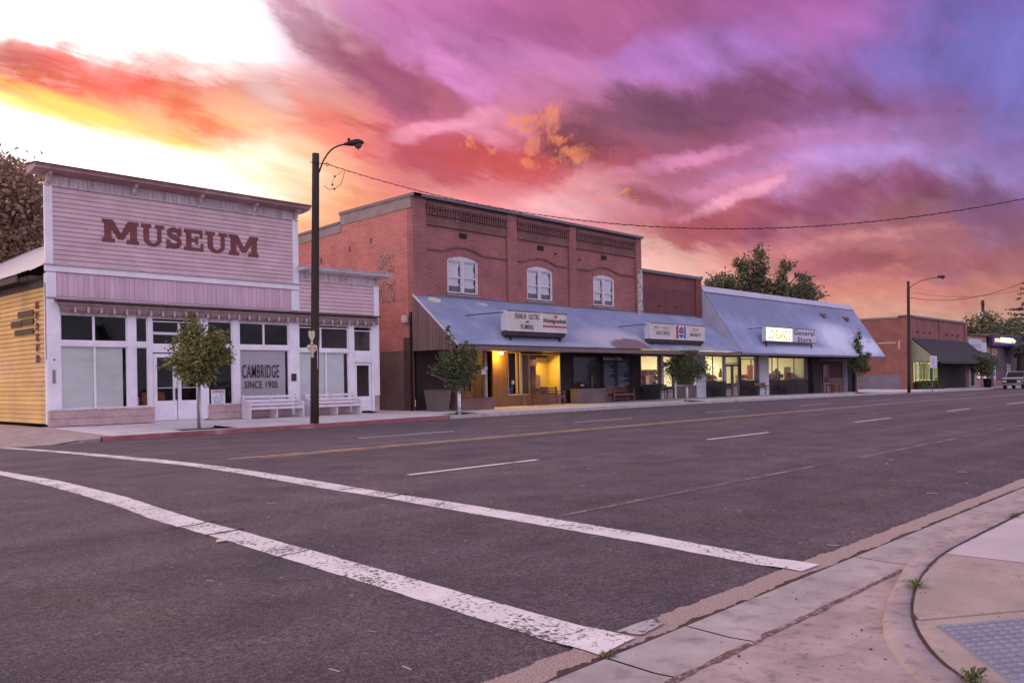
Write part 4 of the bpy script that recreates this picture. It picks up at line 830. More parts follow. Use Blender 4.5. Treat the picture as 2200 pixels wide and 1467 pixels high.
# blinds
def blind(x0, x1, z0, z1, m, split=None):
    MB().box(x0, x1, YF+.06, YF+.075, z0, z1).build('blind', m, mu)
blind(10.06, 11.05, .82, 2.73, blind_m); blind(11.08, 11.97, .82, 2.73, blind_m)
n = 44
for i in range(n):
    z = .86+i*(2.70-.86)/n; sl_ = MB(); sl_.v = [(16.15, YF+.05, z), (17.98, YF+.05, z), (17.98, YF+.075, z+.043), (16.15, YF+.075, z+.043)]; sl_.f = [(0, 1, 2, 3)]
    if i == 0: bls = MB()
    bls.box(16.15, 18.05, YF+.06, YF+.066, z, z+.036)
stuff(bls.build('venetian_blind', blind_gray, mu)); MB().box(16.15, 18.05, YF+.08, YF+.085, .84, 2.7).build('blind_backing', blind_m, mu)
blind(18.66, 19.83, .82, 2.65, blind_m); blind(19.88, 20.74, .82, 2.65, blind_m)
text_fit('lettering', 'CAMBRIDGE', 16.24, 17.76, 1.71, 2.20, YF+.012, text_dark, mu, .006)
text_fit('lettering', 'SINCE 1900', 16.33, 17.69, 1.33, 1.60, YF+.012, text_dark, mu, .006)
# doors
def door(x0, x1, z0, z1, gz0, st=.13, bar=True, par=None, m=trim, y=YF+.0, kick=True, gl=glass, pull=None):
    mb = MB(); mb.box(x0, x0+st, y-.02, y+.03, z0, z1); mb.box(x1-st, x1, y-.02, y+.03, z0, z1); mb.box(x0+st, x1-st, y-.02, y+.03, z1-st, z1)
    mb.box(x0+st, x1-st, y-.015, y+.03, z0, gz0)
    if kick: mb.box(x0+st+.04, x1-st-.04, y-.028, y-.0151, z0+.12, gz0-.16)
    d_ = mb.build('door', m, par or mu, bevel=.004)
    MB().quad((x0+st, y+.01, gz0), (x1-st, y+.01, gz0), (x1-st, y+.01, z1-st), (x0+st, y+.01, z1-st)).build('pane', gl, d_)
    if bar: MB().box(x0+st, x1-st, y+.02, y+.04, gz0+.42, gz0+.45).build('glazing_bar', m, d_)
    if pull: MB().box(pull, pull+.05, y-.09, y-.02, gz0+.02, gz0+.42).build('handle', black, d_)
    return d_
door(12.95, 13.76, .32, 2.56, .97, pull=13.70); door(13.79, 14.60, .32, 2.56, .97)
door(21.22, 22.04, .33, 2.28, .92, st=.10, bar=False)
tb('door_step', 12.9, 14.66, Y-.16, Y+.03, .24, .315, frieze_m)
# valance with scallops and tassels under the front
mb = MB(); mb.box(X0+.22, 22.4, YF-.26, YF-.0, 4.14, 4.20); mb.build('soffit_ledge', dark_wood, mu)
mb = MB(); mb.tube([(X0+.3, YF-.15, 4.05), (22.3, YF-.15, 4.03)], .085, 8); mb.build('awning_roll', valance_m, mu)
mb = MB(); rw = []; nx_ = 400
for i in range(nx_+1):
    x = X0+.32+(22.3-X0-.32)*i/nx_; u = (x % .40)/.40; zb = 3.80+.06*abs(cos(pi*u))**.6-.02*sin(i*1.7); bul = .05*sin(pi*u)
    rw.append([(x, YF-.20-.02*sin(x*9), 4.02), (x, YF-.22-bul*.6, 3.93), (x, YF-.20-bul, zb)])
mb.grid(rw); mb.build('valance', valance_m, mu)
tsl = MB(); tsl.prism([(-.02, -.01, .14), (.02, -.01, .14), (.045, -.02, .02), (.02, -.02, -.02), (-.02, -.02, -.02), (-.045, -.02, .02)], (0, .02, 0)); tslm = unit_mesh('tassel', tassel_m, tsl)
x = 10.4
while x < 22.2: piece('tassel', tslm, mu, (x, YF-.27, 3.82+random.uniform(-.01, .01)), (1, 1, random.uniform(.9, 1.3))); x += .40
# side wall clapboards
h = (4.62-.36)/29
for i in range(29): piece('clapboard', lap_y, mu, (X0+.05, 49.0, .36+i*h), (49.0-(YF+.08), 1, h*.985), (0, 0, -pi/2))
tb('corner_board', X0-.02, X0+.055, YF+.03, YF+.14, .34, 5.0, trim)
mb = MB(); mb.box(X0+.0, X0+.06, YF+.1, 49, 4.6, 4.95); mb.build('eave_shade_band', dark_wood, mu)  # dark band under the eave: soffit and overhang shade put into its colour
mb = MB()
for i in range(60):
    y = YF+.35+i*.34; mb.box(X0-.36, X0+.02, y, y+.05, 4.80, 4.93)
mb.box(X0-.38, X0-.34, 29.9, 49, 4.82, 5.03); mb.build('rafter_tails', dark_wood, mu)
mb = MB(); rw = []
for i in range(60):
    y = YF+.14+i*.42; sag = .05*sin(y*1.3) if y > 29.5 else .0
    ed = X0-.42+(.16 if 29.0 < y < 29.9 else 0); ze = 5.04+(.10 if 29.0 < y < 29.9 else 0)
    rw.append([(ed, y, ze+sag*.3-.012), (ed, y, ze+sag*.3), (14.13, y, 7.85), (18.5, y, 5.1)])
mb.grid(rw); mb.build('roof', metal_roof_white, mu)
mb = MB(); mb.prism([(X1, YF+.13, 4.3), (XA+.05, YF+.13, 4.25), (XA+.05, YF+.13, 4.3), (X1, YF+.13, 4.6)], (0, 22, 0)); mb.build('annex_roof', metal_roof_white, mu)
# broken black cable on the corner, address plate, plaque, small fittings
mb = MB(); mb.tube([(X0-.04, YF-.02, 4.7), (X0-.035, YF-.02, 2.35), (X0-.12, YF+.2, 2.33), (X0-.0, YF+1.0, 2.32)], .012, 5); mb.build('cable', black, mu)
tb('number_plate', X0+.13, X0+.22, YF-.055, YF-.04, 1.60, 2.02, mat('tarnished_plate', (.25, .24, .22), .5, .3, 20), bv=0)
tb('plaque', 18.24, 18.46, YF-.075, YF-.05, 1.58, 1.86, plaque_m, bv=.005)
tb('conduit_box', X0+.17, X0+.21, YF-.05, YF-.04, 2.3, 2.36, black, bv=0)
# front letters
def glyph(ch):
    R = []   # list of polygons in unit box
    def rc(a, b, c, d): R.append([(a, b), (c, b), (c, d), (a, d)])
    if ch == 'M':
        rc(0, 0, .34, .17); rc(.66, 0, 1, .17); rc(.06, .1, .25, .95); rc(.76, .1, .95, .95); rc(0, .85, .26, 1); rc(.74, .85, 1, 1)
        R.append([(.08, .98), (.30, .98), (.57, .22), (.44, .14)]); R.append([(.70, .98), (.92, .98), (.56, .14), (.44, .22)])
    if ch == 'U':
        rc(0, .84, .44, 1); rc(.60, .84, 1, 1); rc(.10, .33, .34, .9); rc(.70, .33, .88, .9)
        k = 12; out = [(.49+.39*cos(pi+pi*i/k), .34+.34*sin(pi+pi*i/k)) for i in range(k+1)]; inn = [(.52+.18*cos(pi+pi*i/k), .34+.19*sin(pi+pi*i/k)) for i in range(k+1)]
        for i in range(k): R.append([out[i], out[i+1], inn[i+1], inn[i]])
    if ch == 'S':
        P = [(.82, .70), (.70, .84), (.48, .89), (.27, .82), (.20, .70), (.30, .60), (.52, .53), (.74, .45), (.82, .31), (.73, .17), (.50, .11), (.28, .15), (.16, .30)]
        for i in range(len(P)-1):
            a, b = P[i], P[i+1]; t = .115; dx, dy = b[0]-a[0], b[1]-a[1]; L_ = hypot(dx, dy); nx, ny = -dy/L_*t, dx/L_*t; ex, ey = dx*.25, dy*.25
            R.append([(a[0]+nx-ex, a[1]+ny-ey), (a[0]-nx-ex, a[1]-ny-ey), (b[0]-nx+ex, b[1]-ny+ey), (b[0]+nx+ex, b[1]+ny+ey)])
        rc(.80, .62, .93, 1.0); rc(.06, 0, .19, .40)
    if ch == 'E':
        rc(.10, .1, .36, .9); rc(0, .84, .90, 1); rc(0, 0, .94, .16); rc(.30, .42, .62, .58); rc(.76, .62, .90, .9); rc(.80, .1, .94, .38); rc(.56, .30, .68, .70)
    return R
xs_l = [(11.34, 12.52), (12.60, 13.38), (13.42, 14.03), (14.08, 14.83), (14.86, 15.69), (15.75, 16.93)]
for ch, (a, b), i in zip('MUSEUM', xs_l, range(6)):
    mb = MB(); z0, z1 = 6.14, 6.87
    for k, P in enumerate(glyph(ch)):
        mb.prism([(a+(b-a)*u, YF-.065-k*.0012, z0+(z1-z0)*v) for u, v in P], (0, .05, 0))
    mb.build('letter', letter_m, mu)
# side letters, top to bottom, and three lines of smaller board letters
for i, ch in enumerate('MUSEUM'):
    zc = 4.06-i*.335; mb = MB()
    for k, P in enumerate(glyph(ch)): mb.prism([(X0+.0-k*.001, 29.42-.24*u, zc-.11+.23*v) for u, v in P], (-.02, 0, 0))
    mb.build('letter', letter_m, mu)
for y0, y1, z0, z1 in ((31.02, 29.62, 3.76, 3.95), (31.72, 30.68, 3.47, 3.67), (30.60, 29.62, 3.48, 3.69), (31.36, 29.64, 3.19, 3.37)):
    n = max(4, int(abs(y0-y1)/.17)); s_ = (y1-y0)/n
    for i in range(n):
        MB().box(X0-.02, X0+.02, y0+s_*(i+.93), y0+s_*i, z0, z1).build('letter_block', brown_print, mu)
# OPEN notice inside window
op = thing('open_notice', 'white notice with red OPEN heading and blue writing in the museum window', 'notice', (15.25, YF-.03, .85))
MB().box(14.99, 15.52, YF-.045, YF-.035, .81, 1.31).build('card', white_print, op)
text_fit('heading', 'OPEN', 15.03, 15.49, 1.19, 1.29, YF-.046, red_print, op, .04, .002)
for i, (a, b, st_) in enumerate(((15.34, 15.47, 'Sat'), (15.13, 15.4, '10 - 4'), (15.06, 15.46, 'June August'), (15.06, 15.46, 'and by appt'), (15.10, 15.42, 'Museum'))):
    text_fit('print', st_, a, b, 1.12-i*.065, 1.165-i*.065, YF-.046, blue_print, op, .02, .002)
# dim things inside the museum
t = thing('display_case', 'dim orange-brown display case inside the museum behind the left door', 'display case', (13.3, 29.6, .33))
MB().box(12.95, 13.75, 29.4, 30.0, .33, 1.25).build('case', mat('orange_brown_case', (.45, .14, .07), .6), t); MB().box(13.0, 13.6, 29.35, 29.39, .7, .95).build('label_panel', mat('dull_orange', (.5, .2, .1), .6), t)
t = thing('white_chair', 'white chair back seen low behind the narrow museum window', 'chair', (12.6, 29.0, .33))
MB().box(12.5, 12.7, 29.0, 29.06, .75, 1.12).build('backrest', trim, t, bevel=.02); MB().box(12.48, 12.72, 28.75, 29.02, .7, .75).build('seat', trim, t)
for a, b in ((12.49, 28.77), (12.69, 28.77), (12.49, 29.0), (12.69, 29.0)): MB().box(a, a+.03, b, b+.03, .33, .7).build('leg', trim, t)

# white pew benches
def pew(loc, label):
    t = thing('white_bench', label, 'bench', loc, 'white slatted benches outside the museum'); L_ = 1.12
    prof = [(-.30, 0), (-.30, .40), (-.33, .52), (-.24, .60), (-.02, .62), (.13, .68), (.21, .86), (.29, .86), (.28, .5), (.25, 0)]
    for sx in (-L_, L_-.05): MB().prism([(sx, y, z) for y, z in prof], (.05, 0, 0)).build('end_panel', white_bench, t, local=True, bevel=.005)
    MB().box(-.02, .02, -.26, .22, 0, .38).build('centre_support', white_bench, t, local=True)
    for z, y in ((.50, .10), (.64, .145), (.78, .19)): MB().prism([(-L_+.05, y, z-.045), (-L_+.05, y+.02, z-.045), (-L_+.05, y+.04, z+.045), (-L_+.05, y+.02, z+.045)], (2*L_-.1, 0, 0)).build('back_slat', white_bench, t, local=True)
    for y in (-.27, -.15, -.03, .07): MB().box(-L_+.05, L_-.05, y, y+.09, .385, .41).build('seat_slat', white_bench, t, local=True)
    MB().box(-L_+.05, L_-.05, -.285, -.262, .33, .40).build('front_rail', white_bench, t, local=True)
    MB().box(-.015, .015, .09, .2, .41, .82).build('back_strut', white_bench, t, local=True)
    return t
b1_ = pew((17.12, 27.9, walk_z(17, 27.9)), 'white slatted bench below the CAMBRIDGE window, left of the utility pole')
dup(b1_, (19.75, 27.9, walk_z(19.7, 27.9)), 0, 'white slatted bench behind the utility pole, beside the annex door')

# ------------------------------------------------------------------ utility poles with street lights
def lamp_pole(x, y, zb, zt, lean, arm, label, rad=.155):
    t = thing('utility_pole', label, 'utility pole', (x, y, zb))
    pts = [(x+lean*i/6, y, zb-.1+(zt-zb+.1)*i/6) for i in range(7)]
    MB().tube(pts, [rad*(1.12-.2*i/6) for i in range(7)], 14).build('pole', pole_wood, t, smooth=True)
    tx = x+lean; a0 = Vector((tx+.1, y-.02, zt-.62)); dx, dy, dz = arm
    P = [a0, a0+Vector((dx*.14, dy*.14, dz*.42)), a0+Vector((dx*.36, dy*.36, dz*.78)), a0+Vector((dx*.62, dy*.62, dz*.95)), a0+Vector((dx*.84, dy*.84, dz))]
    for _ in range(2):
        Q = [P[0]]
        for p, q in zip(P, P[1:]): Q += [p*.75+q*.25, p*.25+q*.75]
        P = Q+[P[-1]]
    MB().tube([tuple(p) for p in P], .028, 8).build('arm', iron, t, smooth=True)
    e = P[-1]; d = Vector((dx, dy, .16)).normalized(); n = Vector((-d.y, d.x, 0)).normalized(); u = d.cross(n)*-1
    if u.z < 0: u = -u
    hd = MB(); prof = [(-.06, .05, .05), (.05, .09, .075), (.18, .14, .12), (.34, .17, .15), (.48, .15, .13), (.58, .09, .07), (.62, .02, .02)]
    rw = []
    for s_, a, b in prof: rw.append([tuple(e+d*s_+n*(a*cos(2*pi*k/12))+u*(b*sin(2*pi*k/12)*(1 if sin(2*pi*k/12) > 0 else .6))) for k in range(13)])
    hd.grid(rw); hd.build('lamp_head', iron, t, smooth=True)
    ln = MB(); rw = []
    for s_, a, b in ((.26, .02, .02), (.30, .11, .10), (.40, .14, .17), (.50, .10, .11), (.55, .02, .03)): rw.append([tuple(e+d*s_+n*(a*cos(pi*k/8))-u*(.04+b*sin(pi*k/8))) for k in range(9)])
    ln.grid(rw); ln.build('lens', mat('dull_lamp_lens', (.12, .08, .08), .3, .1, 5, 0), t, smooth=True)
    MB().lathe([(.05, 0), (.05, .08), (.03, .10)], tuple(e+d*.12+u*.10), 8).build('photocell', iron, t)
    return t, tx, e
pl1, tx1, e1 = lamp_pole(16.45, 24.32, .16, 9.12, .22, (.92, -.55, 1.0), 'tall dark wooden pole with curved lamp arm, in front of the museum', .128)
MB().tube([(tx1-.26, 24.25, 8.78), (tx1+.30, 24.1, 8.78)], .015, 6).build('through_bolt', iron, pl1)
MB().tube([(tx1+.30+.05*cos(a*.7), 24.1, 8.78+.05*sin(a*.7)) for a in range(10)], .012, 5).build('eye', iron, pl1)
P = [(tx1+.15, 24.1, 8.05), (tx1+.3, 24.05, 7.93), (tx1+.52, 24.0, 7.98), (tx1+.72, 23.95, 8.15), (tx1+.82, 23.92, 8.42), (tx1+.85, 23.9, 8.62)]
MB().tube(P, .010, 5).build('drip_loop', black, pl1)
MB().tube([(tx1+.4, 24.0, 8.0), (tx1+.42, 24, 8.2), (tx1+.5, 23.97, 8.38), (tx1+.78, 23.9, 8.6)], .006, 4).build('drip_loop', black, pl1)
for p in ((tx1+.5, 24.0, 7.97), (tx1+.42, 24, 8.1), (tx1+.5, 23.97, 8.38)): MB().lathe([(.01, -.035), (.035, -.02), (.035, .02), (.01, .035)], p, 6).build('connector', black, pl1)
MB().tube([(16.45+.16, 24.22, 2.9), (16.45+.16, 24.22, 1.75)], .012, 5).build('conduit', white_print, pl1)
MB().box(16.5, 16.515, 24.16, 24.18, 1.95, 2.6).build('pole_tag', sign_lav, pl1)
def heart(x, y, z, w_, h_, kind, label):
    P = []
    for i in range(40):
        a = 2*pi*i/40
        if kind == 0: px = .62*w_*sin(a)**1*(1 if 1 else 0); pz_ = h_*(.42*cos(a)-.16*abs(cos(a/1)) - .04); 
        px = w_*.5*(16*sin(a)**3)/16; pz_ = h_*.5*(13*cos(a)-5*cos(2*a)-2*cos(3*a)-cos(4*a))/15
        if kind == 0: px *= .86+.14*cos(2*a)
        P.append((x+px, y, z+pz_))
    o = MB().prism(P, (0, .02, 0)).build('hanging_heart', heart_m); tag(o, label, 'ornament', 'painted hearts hung on the pole')
    o2 = MB(); b = z-h_*.5
    o2.prism([(x-.07*w_*2, y-.004, b-.015), (x, y-.004, b+.06), (x+.07*w_*2, y-.004, b-.015), (x+.04, y-.004, b-.10), (x-.04, y-.004, b-.10)], (0, .016, 0)); o2.build('tail', heart_m, o)
    if kind:
        for sx in (-.1, .1): MB().lathe([(.02, 0), (.045, .02), (.02, .04)], (x+sx, y-.02, z+.02), 8).build('spot', mat('pink_print', (.6, .35, .3), .8), o)
    return o
heart(16.20, 24.02, 3.04, .34, .42, 0, 'upper cream painted heart with a pointed tail, hung on the dark pole')
heart(16.21, 24.02, 2.60, .40, .36, 1, 'lower cream heart with two spots, hung on the dark pole')
heartless = None
def cable(P0, P1, s, r, name, label, twist=True):
    n = 90; pts = []
    for i in range(n+1):
        t_ = i/n; p = Vector(P0).lerp(Vector(P1), t_); p.z -= 4*s*t_*(1-t_); pts.append(p)
    mb = MB(); mb.tube([tuple(p) for p in pts], r, 5)
    if twist:
        d = (Vector(P1)-Vector(P0)).normalized(); nn = Vector((-d.y, d.x, 0)).normalized(); q = []
        m = 560
        for i in range(m+1):
            t_ = i/m; p = Vector(P0).lerp(Vector(P1), t_); p.z -= 4*s*t_*(1-t_); a = i*.75
            q.append(tuple(p+nn*cos(a)*r*1.5+Vector((0, 0, sin(a)*r*1.5))))
        mb.tube(q, r*.62, 4)
    return tag(mb.build(name, black), label, 'cable')
pl2, tx2, e2 = lamp_pole(75.2, 24.9, .0, 9.22, .25, (.8, -2.4, .80), 'thin dark wooden pole with lamp arm standing right of the general store', .125)
cable((tx1+.32, 24.1, 8.78), (32.0, 1.0, 8.0), 2.4, .011, 'overhead_cable', 'twisted black cable sagging from the near pole across the street to the right')
cable((tx2+.1, 24.8, 7.85), (74, 10, 12), 2.0, .02, 'overhead_cable', 'lower of two cables sagging from the far pole toward the right edge', False)
cable((tx2+.1, 24.8, 8.3), (80, 10, 11), 1.7, .012, 'overhead_cable', 'upper fainter cable running from the far pole', False)
mb = MB(); p2w = (32.0, 1.0)
# ------------------------------------------------------------------ TWO-STOREY BRICK BUILDING
BX0, BX1 = 24.36, 41.55
bb = thing('brick_building', 'two-storey red brick building with three arched papered windows above a metal canopy', 'building', (33, 28.5, .2))
mb = MB()
# front wall in strips around the window openings
WN = [(26.42, 28.36), (31.77, 33.71), (37.10, 39.02)]; WZ0, WZ1 = 5.42, 7.0
def arch(x0, x1, y, z, rise, n=10): return [(x0+(x1-x0)*i/n, y, z+rise*sin(pi*i/n)) for i in range(n+1)]
xs_ = [BX0]+[v for w_ in WN for v in w_]+[BX1]
for a, b in zip(xs_[::2], xs_[1::2]): mb.box(a, b, YF, YF+.3, 2.96, 9.0)
for a, b in WN:
    mb.box(a, b, YF, YF+.3, 2.96, WZ0)
    top = arch(a, b, YF, WZ1, .17); mb.prism([(a, YF, 9.0)]+top+[(b, YF, 9.0)], (0, .3, 0))
mb.build('front_wall', brick_front, bb)
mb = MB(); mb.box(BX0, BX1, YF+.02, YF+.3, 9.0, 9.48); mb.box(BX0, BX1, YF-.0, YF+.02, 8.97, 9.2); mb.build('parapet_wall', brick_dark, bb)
# pilasters between the bays, belts and label courses
for a, b in ((BX0, 25.12), (30.30, 30.98), (35.0, 35.58), (41.0, BX1)):
    MB().box(a, b, YF-.10, YF, 4.9, 9.46).build('pilaster', brick_front if a != 41.0 else brick_front, bb)
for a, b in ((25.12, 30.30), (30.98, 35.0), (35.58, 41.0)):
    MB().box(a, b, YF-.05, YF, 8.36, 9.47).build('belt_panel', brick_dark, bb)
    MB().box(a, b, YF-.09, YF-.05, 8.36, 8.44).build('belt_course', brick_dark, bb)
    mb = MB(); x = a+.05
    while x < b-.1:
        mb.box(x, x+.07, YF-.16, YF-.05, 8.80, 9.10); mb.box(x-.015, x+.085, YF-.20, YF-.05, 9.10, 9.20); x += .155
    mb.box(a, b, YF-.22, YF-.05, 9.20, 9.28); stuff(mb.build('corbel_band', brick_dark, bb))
for (a, b), (pa, pb) in zip(WN, ((25.12, 30.30), (30.98, 35.0), (35.58, 41.0))):
    zt = 7.42; up_ = arch(a-.28, b+.28, YF-.06, zt-.07, .26); lo_ = arch(a-.28, b+.28, YF-.06, zt-.16, .26)
    mb = MB(); mb.prism(up_+lo_[::-1], (0, .06, 0)); mb.box(pa, a-.28, YF-.06, YF, zt-.16, zt-.07); mb.box(b+.28, pb, YF-.06, YF, zt-.16, zt-.07)
    mb.build('label_course', brick_dark, bb)
    mb = MB(); u2 = arch(a-.05, b+.05, YF-.03, WZ1+.20, .17); l2 = arch(a, b, YF-.03, WZ1+.001, .17)
    mb.prism(u2+l2[::-1], (0, .03, 0)); mb.build('arch_ring', brick_front, bb)
    xm = (a+b)/2
    mb = MB(); ou = arch(a, b, YF+.02, WZ1, .165); inn = arch(a+.08, b-.08, YF+.02, WZ1-.06, .10)
    mb.prism(ou+inn[::-1], (0, .08, 0)); mb.box(a, a+.08, YF+.02, YF+.1, WZ0+.05, WZ1); mb.box(b-.08, b, YF+.02, YF+.1, WZ0+.05, WZ1)
    mb.box(xm-.085, xm+.085, YF+.015, YF+.1, WZ0+.05, WZ1+.09); mb.box(a+.08, b-.08, YF+.021, YF+.1, WZ1-.06, WZ1+.05)
    wd_ = mb.build('window', sash, bb)
    for p, q in ((a+.08, xm-.085), (xm+.085, b-.08)):
        zm = 6.18
        s_ = MB(); s_.box(p, q, YF+.05, YF+.09, zm-.035, zm+.035); s_.box(p, q, YF+.051, YF+.09, WZ0+.05, WZ0+.11); s_.box(p, p+.04, YF+.052, YF+.09, WZ0+.11, WZ1-.06); s_.box(q-.04, q, YF+.052, YF+.09, WZ0+.11, WZ1-.06); s_.box(p, q, YF+.053, YF+.09, WZ1-.12, WZ1-.06)
        s_.build('sash', sash, wd_)
        MB().quad((p, YF+.07, WZ0+.05), (q, YF+.07, WZ0+.05), (q, YF+.07, WZ1), (p, YF+.07, WZ1)).build('pane', glass, wd_)
        rr = random.Random(int(p*10)); z_ = WZ0+.34+rr.uniform(-.03, .06)
        ed = [(p+.02, YF+.11, WZ1)] + [(p+.02+rr.uniform(0, .06), YF+.11, WZ1-(WZ1-z_)*k/6) for k in range(1, 6)] + [(p+.03, YF+.11, z_), ((p+q)/2, YF+.11, z_-.02), (q-.05, YF+.11, z_+.01)] + [(q-.04-rr.uniform(0, .10), YF+.11, z_+(WZ1-z_)*k/6) for k in range(1, 6)] + [(q-.03, YF+.11, WZ1)]
        MB().prism(ed, (0, .004, 0)).build('paper', paper, wd_)
        MB().box(p, q, YF+.14, YF+.15, WZ0+.05, z_+.05).build('lower_board', mat('grey_board', (.20, .16, .18), .8, .2, 4), wd_)
    MB().box(a, b, YF+.28, YF+.29, WZ0, WZ1+.2).build('back_board', void, wd_)
    MB().box(a-.08, b+.08, YF-.08, YF+.06, WZ0-.10, WZ0+.0).build('sill', stucco_grey, bb)
for x in (27.4, 32.8, 38.05):
    v_ = MB(); v_.box(x-.22, x+.26, YF-.012, YF+.0, 7.98, 8.22); vv_ = v_.build('vent', void, bb)
    for k in range(4): MB().box(x-.22, x+.26, YF-.03, YF-.012, 8.0+k*.058, 8.02+k*.058).build('louvre', iron, vv_)
for x, z in ((25.6, 8.86), (27.0, 8.7), (31.6, 8.52), (32.6, 8.55), (38.8, 8.55), (33.9, 7.9), (35.9, 7.8)):
    MB().lathe([(.0, -.03), (.06, -.03), (.06, .03), (.0, .03)], (x, YF-.08, z), 8).build('anchor_plate', stucco_grey if x < 33.5 or x > 38 else void, bb)
MB().box(BX0-.05, BX1+.05, YF-.26, YF+.34, 9.48, 9.62).build('coping', coping_m, bb, bevel=.01)
# side wall with stepped, slightly falling parapet
sd = [(28.8, .1), (28.8, 9.02), (33.6, 8.93), (33.6, 8.60), (37.3, 8.45), (37.3, 8.3), (48, 8.1), (48, .1)]
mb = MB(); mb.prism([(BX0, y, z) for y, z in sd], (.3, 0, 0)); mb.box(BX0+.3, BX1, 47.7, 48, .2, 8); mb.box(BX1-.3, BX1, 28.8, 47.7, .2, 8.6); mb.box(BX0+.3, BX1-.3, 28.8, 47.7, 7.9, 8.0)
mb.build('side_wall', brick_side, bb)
mb = MB(); mb.prism([(BX0-.03, y, z) for y, z in ((28.5, 9.0), (28.5, 9.478), (33.62, 9.38), (33.62, 8.97), (37.3, 8.82), (48, 8.5), (48, 8.1), (37.3, 8.42), (33.58, 8.58), (33.58, 8.91))], (.33, 0, 0)); mb.build('side_band', stucco_grey, bb)
for P in (((28.24, 9.482, 9.62), (33.66, 9.385, 9.52)), ((33.67, 8.98, 9.09), (37.3, 8.83, 8.94)), ((37.3, 8.83, 8.94), (48, 8.51, 8.62))):
    (ya, za, zb_), (yb, zc, zd) = P; MB().prism([(BX0-.07, ya, za), (BX0-.07, yb, zc), (BX0-.07, yb, zd), (BX0-.07, ya, zb_)], (.45, 0, 0)).build('side_coping', coping_m, bb)
for y, z in ((31.3, 7.9), (32.9, 7.7), (35.2, 7.4)): MB().box(BX0-.02, BX0+.0, y, y+.05, z-.12, z+.13).build('wall_anchor', void, bb)
rr = random.Random(8)
for y0, y1, z0, z1 in ((29.75, 30.75, 6.15, 7.2), (29.7, 30.9, 5.05, 6.0)):
    mb = MB(); ny, nz_ = 8, 9
    for i in range(ny):
        for j in range(nz_):
            if rr.random() < .28: continue
            a = y0+(y1-y0)*i/ny+rr.uniform(-.03, .03); c_ = z0+(z1-z0)*j/nz_; mb.box(BX0-rr.uniform(.01, .05), BX0+.0, a, a+(y1-y0)/ny*rr.uniform(.6, 1.1), c_, c_+(z1-z0)/nz_*rr.uniform(.5, 1.0))
    mb.build('plaster_scar', scar_m, bb)
MB().box(BX0-.015, BX0, 29.15, 31.6, .15, 2.82).build('rendered_dado', stucco_brown, bb)
MB().box(BX0-.03, BX0, 29.15, 31.6, 2.82, 2.86).build('dado_ledge', stucco_grey, bb)
MB().box(BX0-.013, BX0, 28.5, 29.14, .15, 3.4).build('dark_corner_paint', mat('dark_corner_paint', (.09, .05, .055), .85, .25, 2), bb)
MB().lathe([(.16, 0), (.17, .1), (.14, .28), (.03, .32)], (BX0-.1, 28.92, 4.05), 10).build('alarm_bell', lilac, bb)
MB().box(BX0-.07, BX0-.0, 28.56, 28.66, .2, 4.5).build('downpipe', black, bb)

# ------------------------------------------------------------------ MARKET (low brick) behind the same canopy
mk = thing('market_building', 'low dark-red brick market between the tall brick building and the steep metal roof', 'building', (45, 28.5, .2))
mb = MB(); mb.box(BX1+.01, 48.2, YF+.03, YF+.3, 3.6, 7.62); mb.box(48.06, 48.2, YF+.3, 45, .1, 7.4); mb.build('wall', brick_market, mk)
MB().box(41.75, 47.4, YF-.0, YF+.03, 3.6, 6.85).build('sunk_panel', mat('faded_panel_brick_paint', (.16, .055, .06), .85, .18, 2, .3, 40, col2=(.5, .42, .42), c2amt=.035, c2scale=3.5), mk)
for a, b in ((47.55, 48.2),): MB().box(a, b, YF-.08, YF+.03, 3.6, 7.62).build('pilaster', brick_market, mk)
MB().box(41.13, 41.62, YF-.125, YF-.101, 5.0, 7.72).build('peeling_pilaster', paint_peel, mk)
MB().box(BX1+.05, 48.28, YF-.14, YF+.34, 7.62, 7.80).build('coping', coping_m, mk, bevel=.01)
for x in (43.3, 45.2): MB().box(x, x+.3, YF-.012, YF, 5.72, 5.80).build('slot_vent', void, mk)
MB().box(BX1, 48.2, 44.8, 45, .1, 7.4).build('rear_wall', brick_market, mk); MB().box(BX1, 48.2, 28.8, 45, 7.2, 7.3).build('roof', coping_m, mk)

# ------------------------------------------------------------------ CANOPY over both fronts
ca = thing('metal_canopy', 'long blue-grey corrugated metal canopy with brown board gable end along two shopfronts', 'canopy', (36, 27, 3))
def corrugated(x0, x1, ytop, ztop, ybot, zbot, pitch, amp, edge=0):
    mb = MB(); n = int((x1-x0)/pitch*4); rw0, rw1, rw2 = [], [], []; L_ = Vector((0, ybot-ytop, zbot-ztop)); nn = Vector((0, L_.z, -L_.y)).normalized(); 
    if nn.z < 0: nn = -nn
    for i in range(n+1):
        x = x0+(x1-x0)*i/n; h_ = amp*cos(i*pi/2); q = nn*h_
        rw0.append((x, ytop+q.y, ztop+q.z)); rw2.append((x, ybot+q.y, zbot+q.z))
    mb.grid([rw0, rw2]); return mb
CX0, CX1 = BX0-.02, 48.20
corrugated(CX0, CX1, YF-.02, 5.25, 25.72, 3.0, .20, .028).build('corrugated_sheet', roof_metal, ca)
MB().prism([(CX0-.03, YF-.03, 5.20), (CX0-.03, 25.70, 2.95), (CX0-.03, 25.70, 3.03), (CX0-.03, YF-.03, 5.28)], (.06, 0, 0)).build('rake_trim', sign_lav, ca)
MB().box(CX0, CX1, YF-.06, YF-.0, 5.22, 5.30).build('flashing', coping_m, ca)
MB().box(CX0-.02, CX1, 25.74, 25.80, 2.76, 2.955).build('fascia', fascia_m, ca)
MB().box(CX0, CX1, 25.80, YF+.25, 2.88, 2.95).build('ceiling', mat('brown_ceiling_board', (.15, .09, .07), .85, .15, 2, .1, stretch=(.4, 5, 1)), ca)
nb = 13; wb = (YF-25.74)/nb
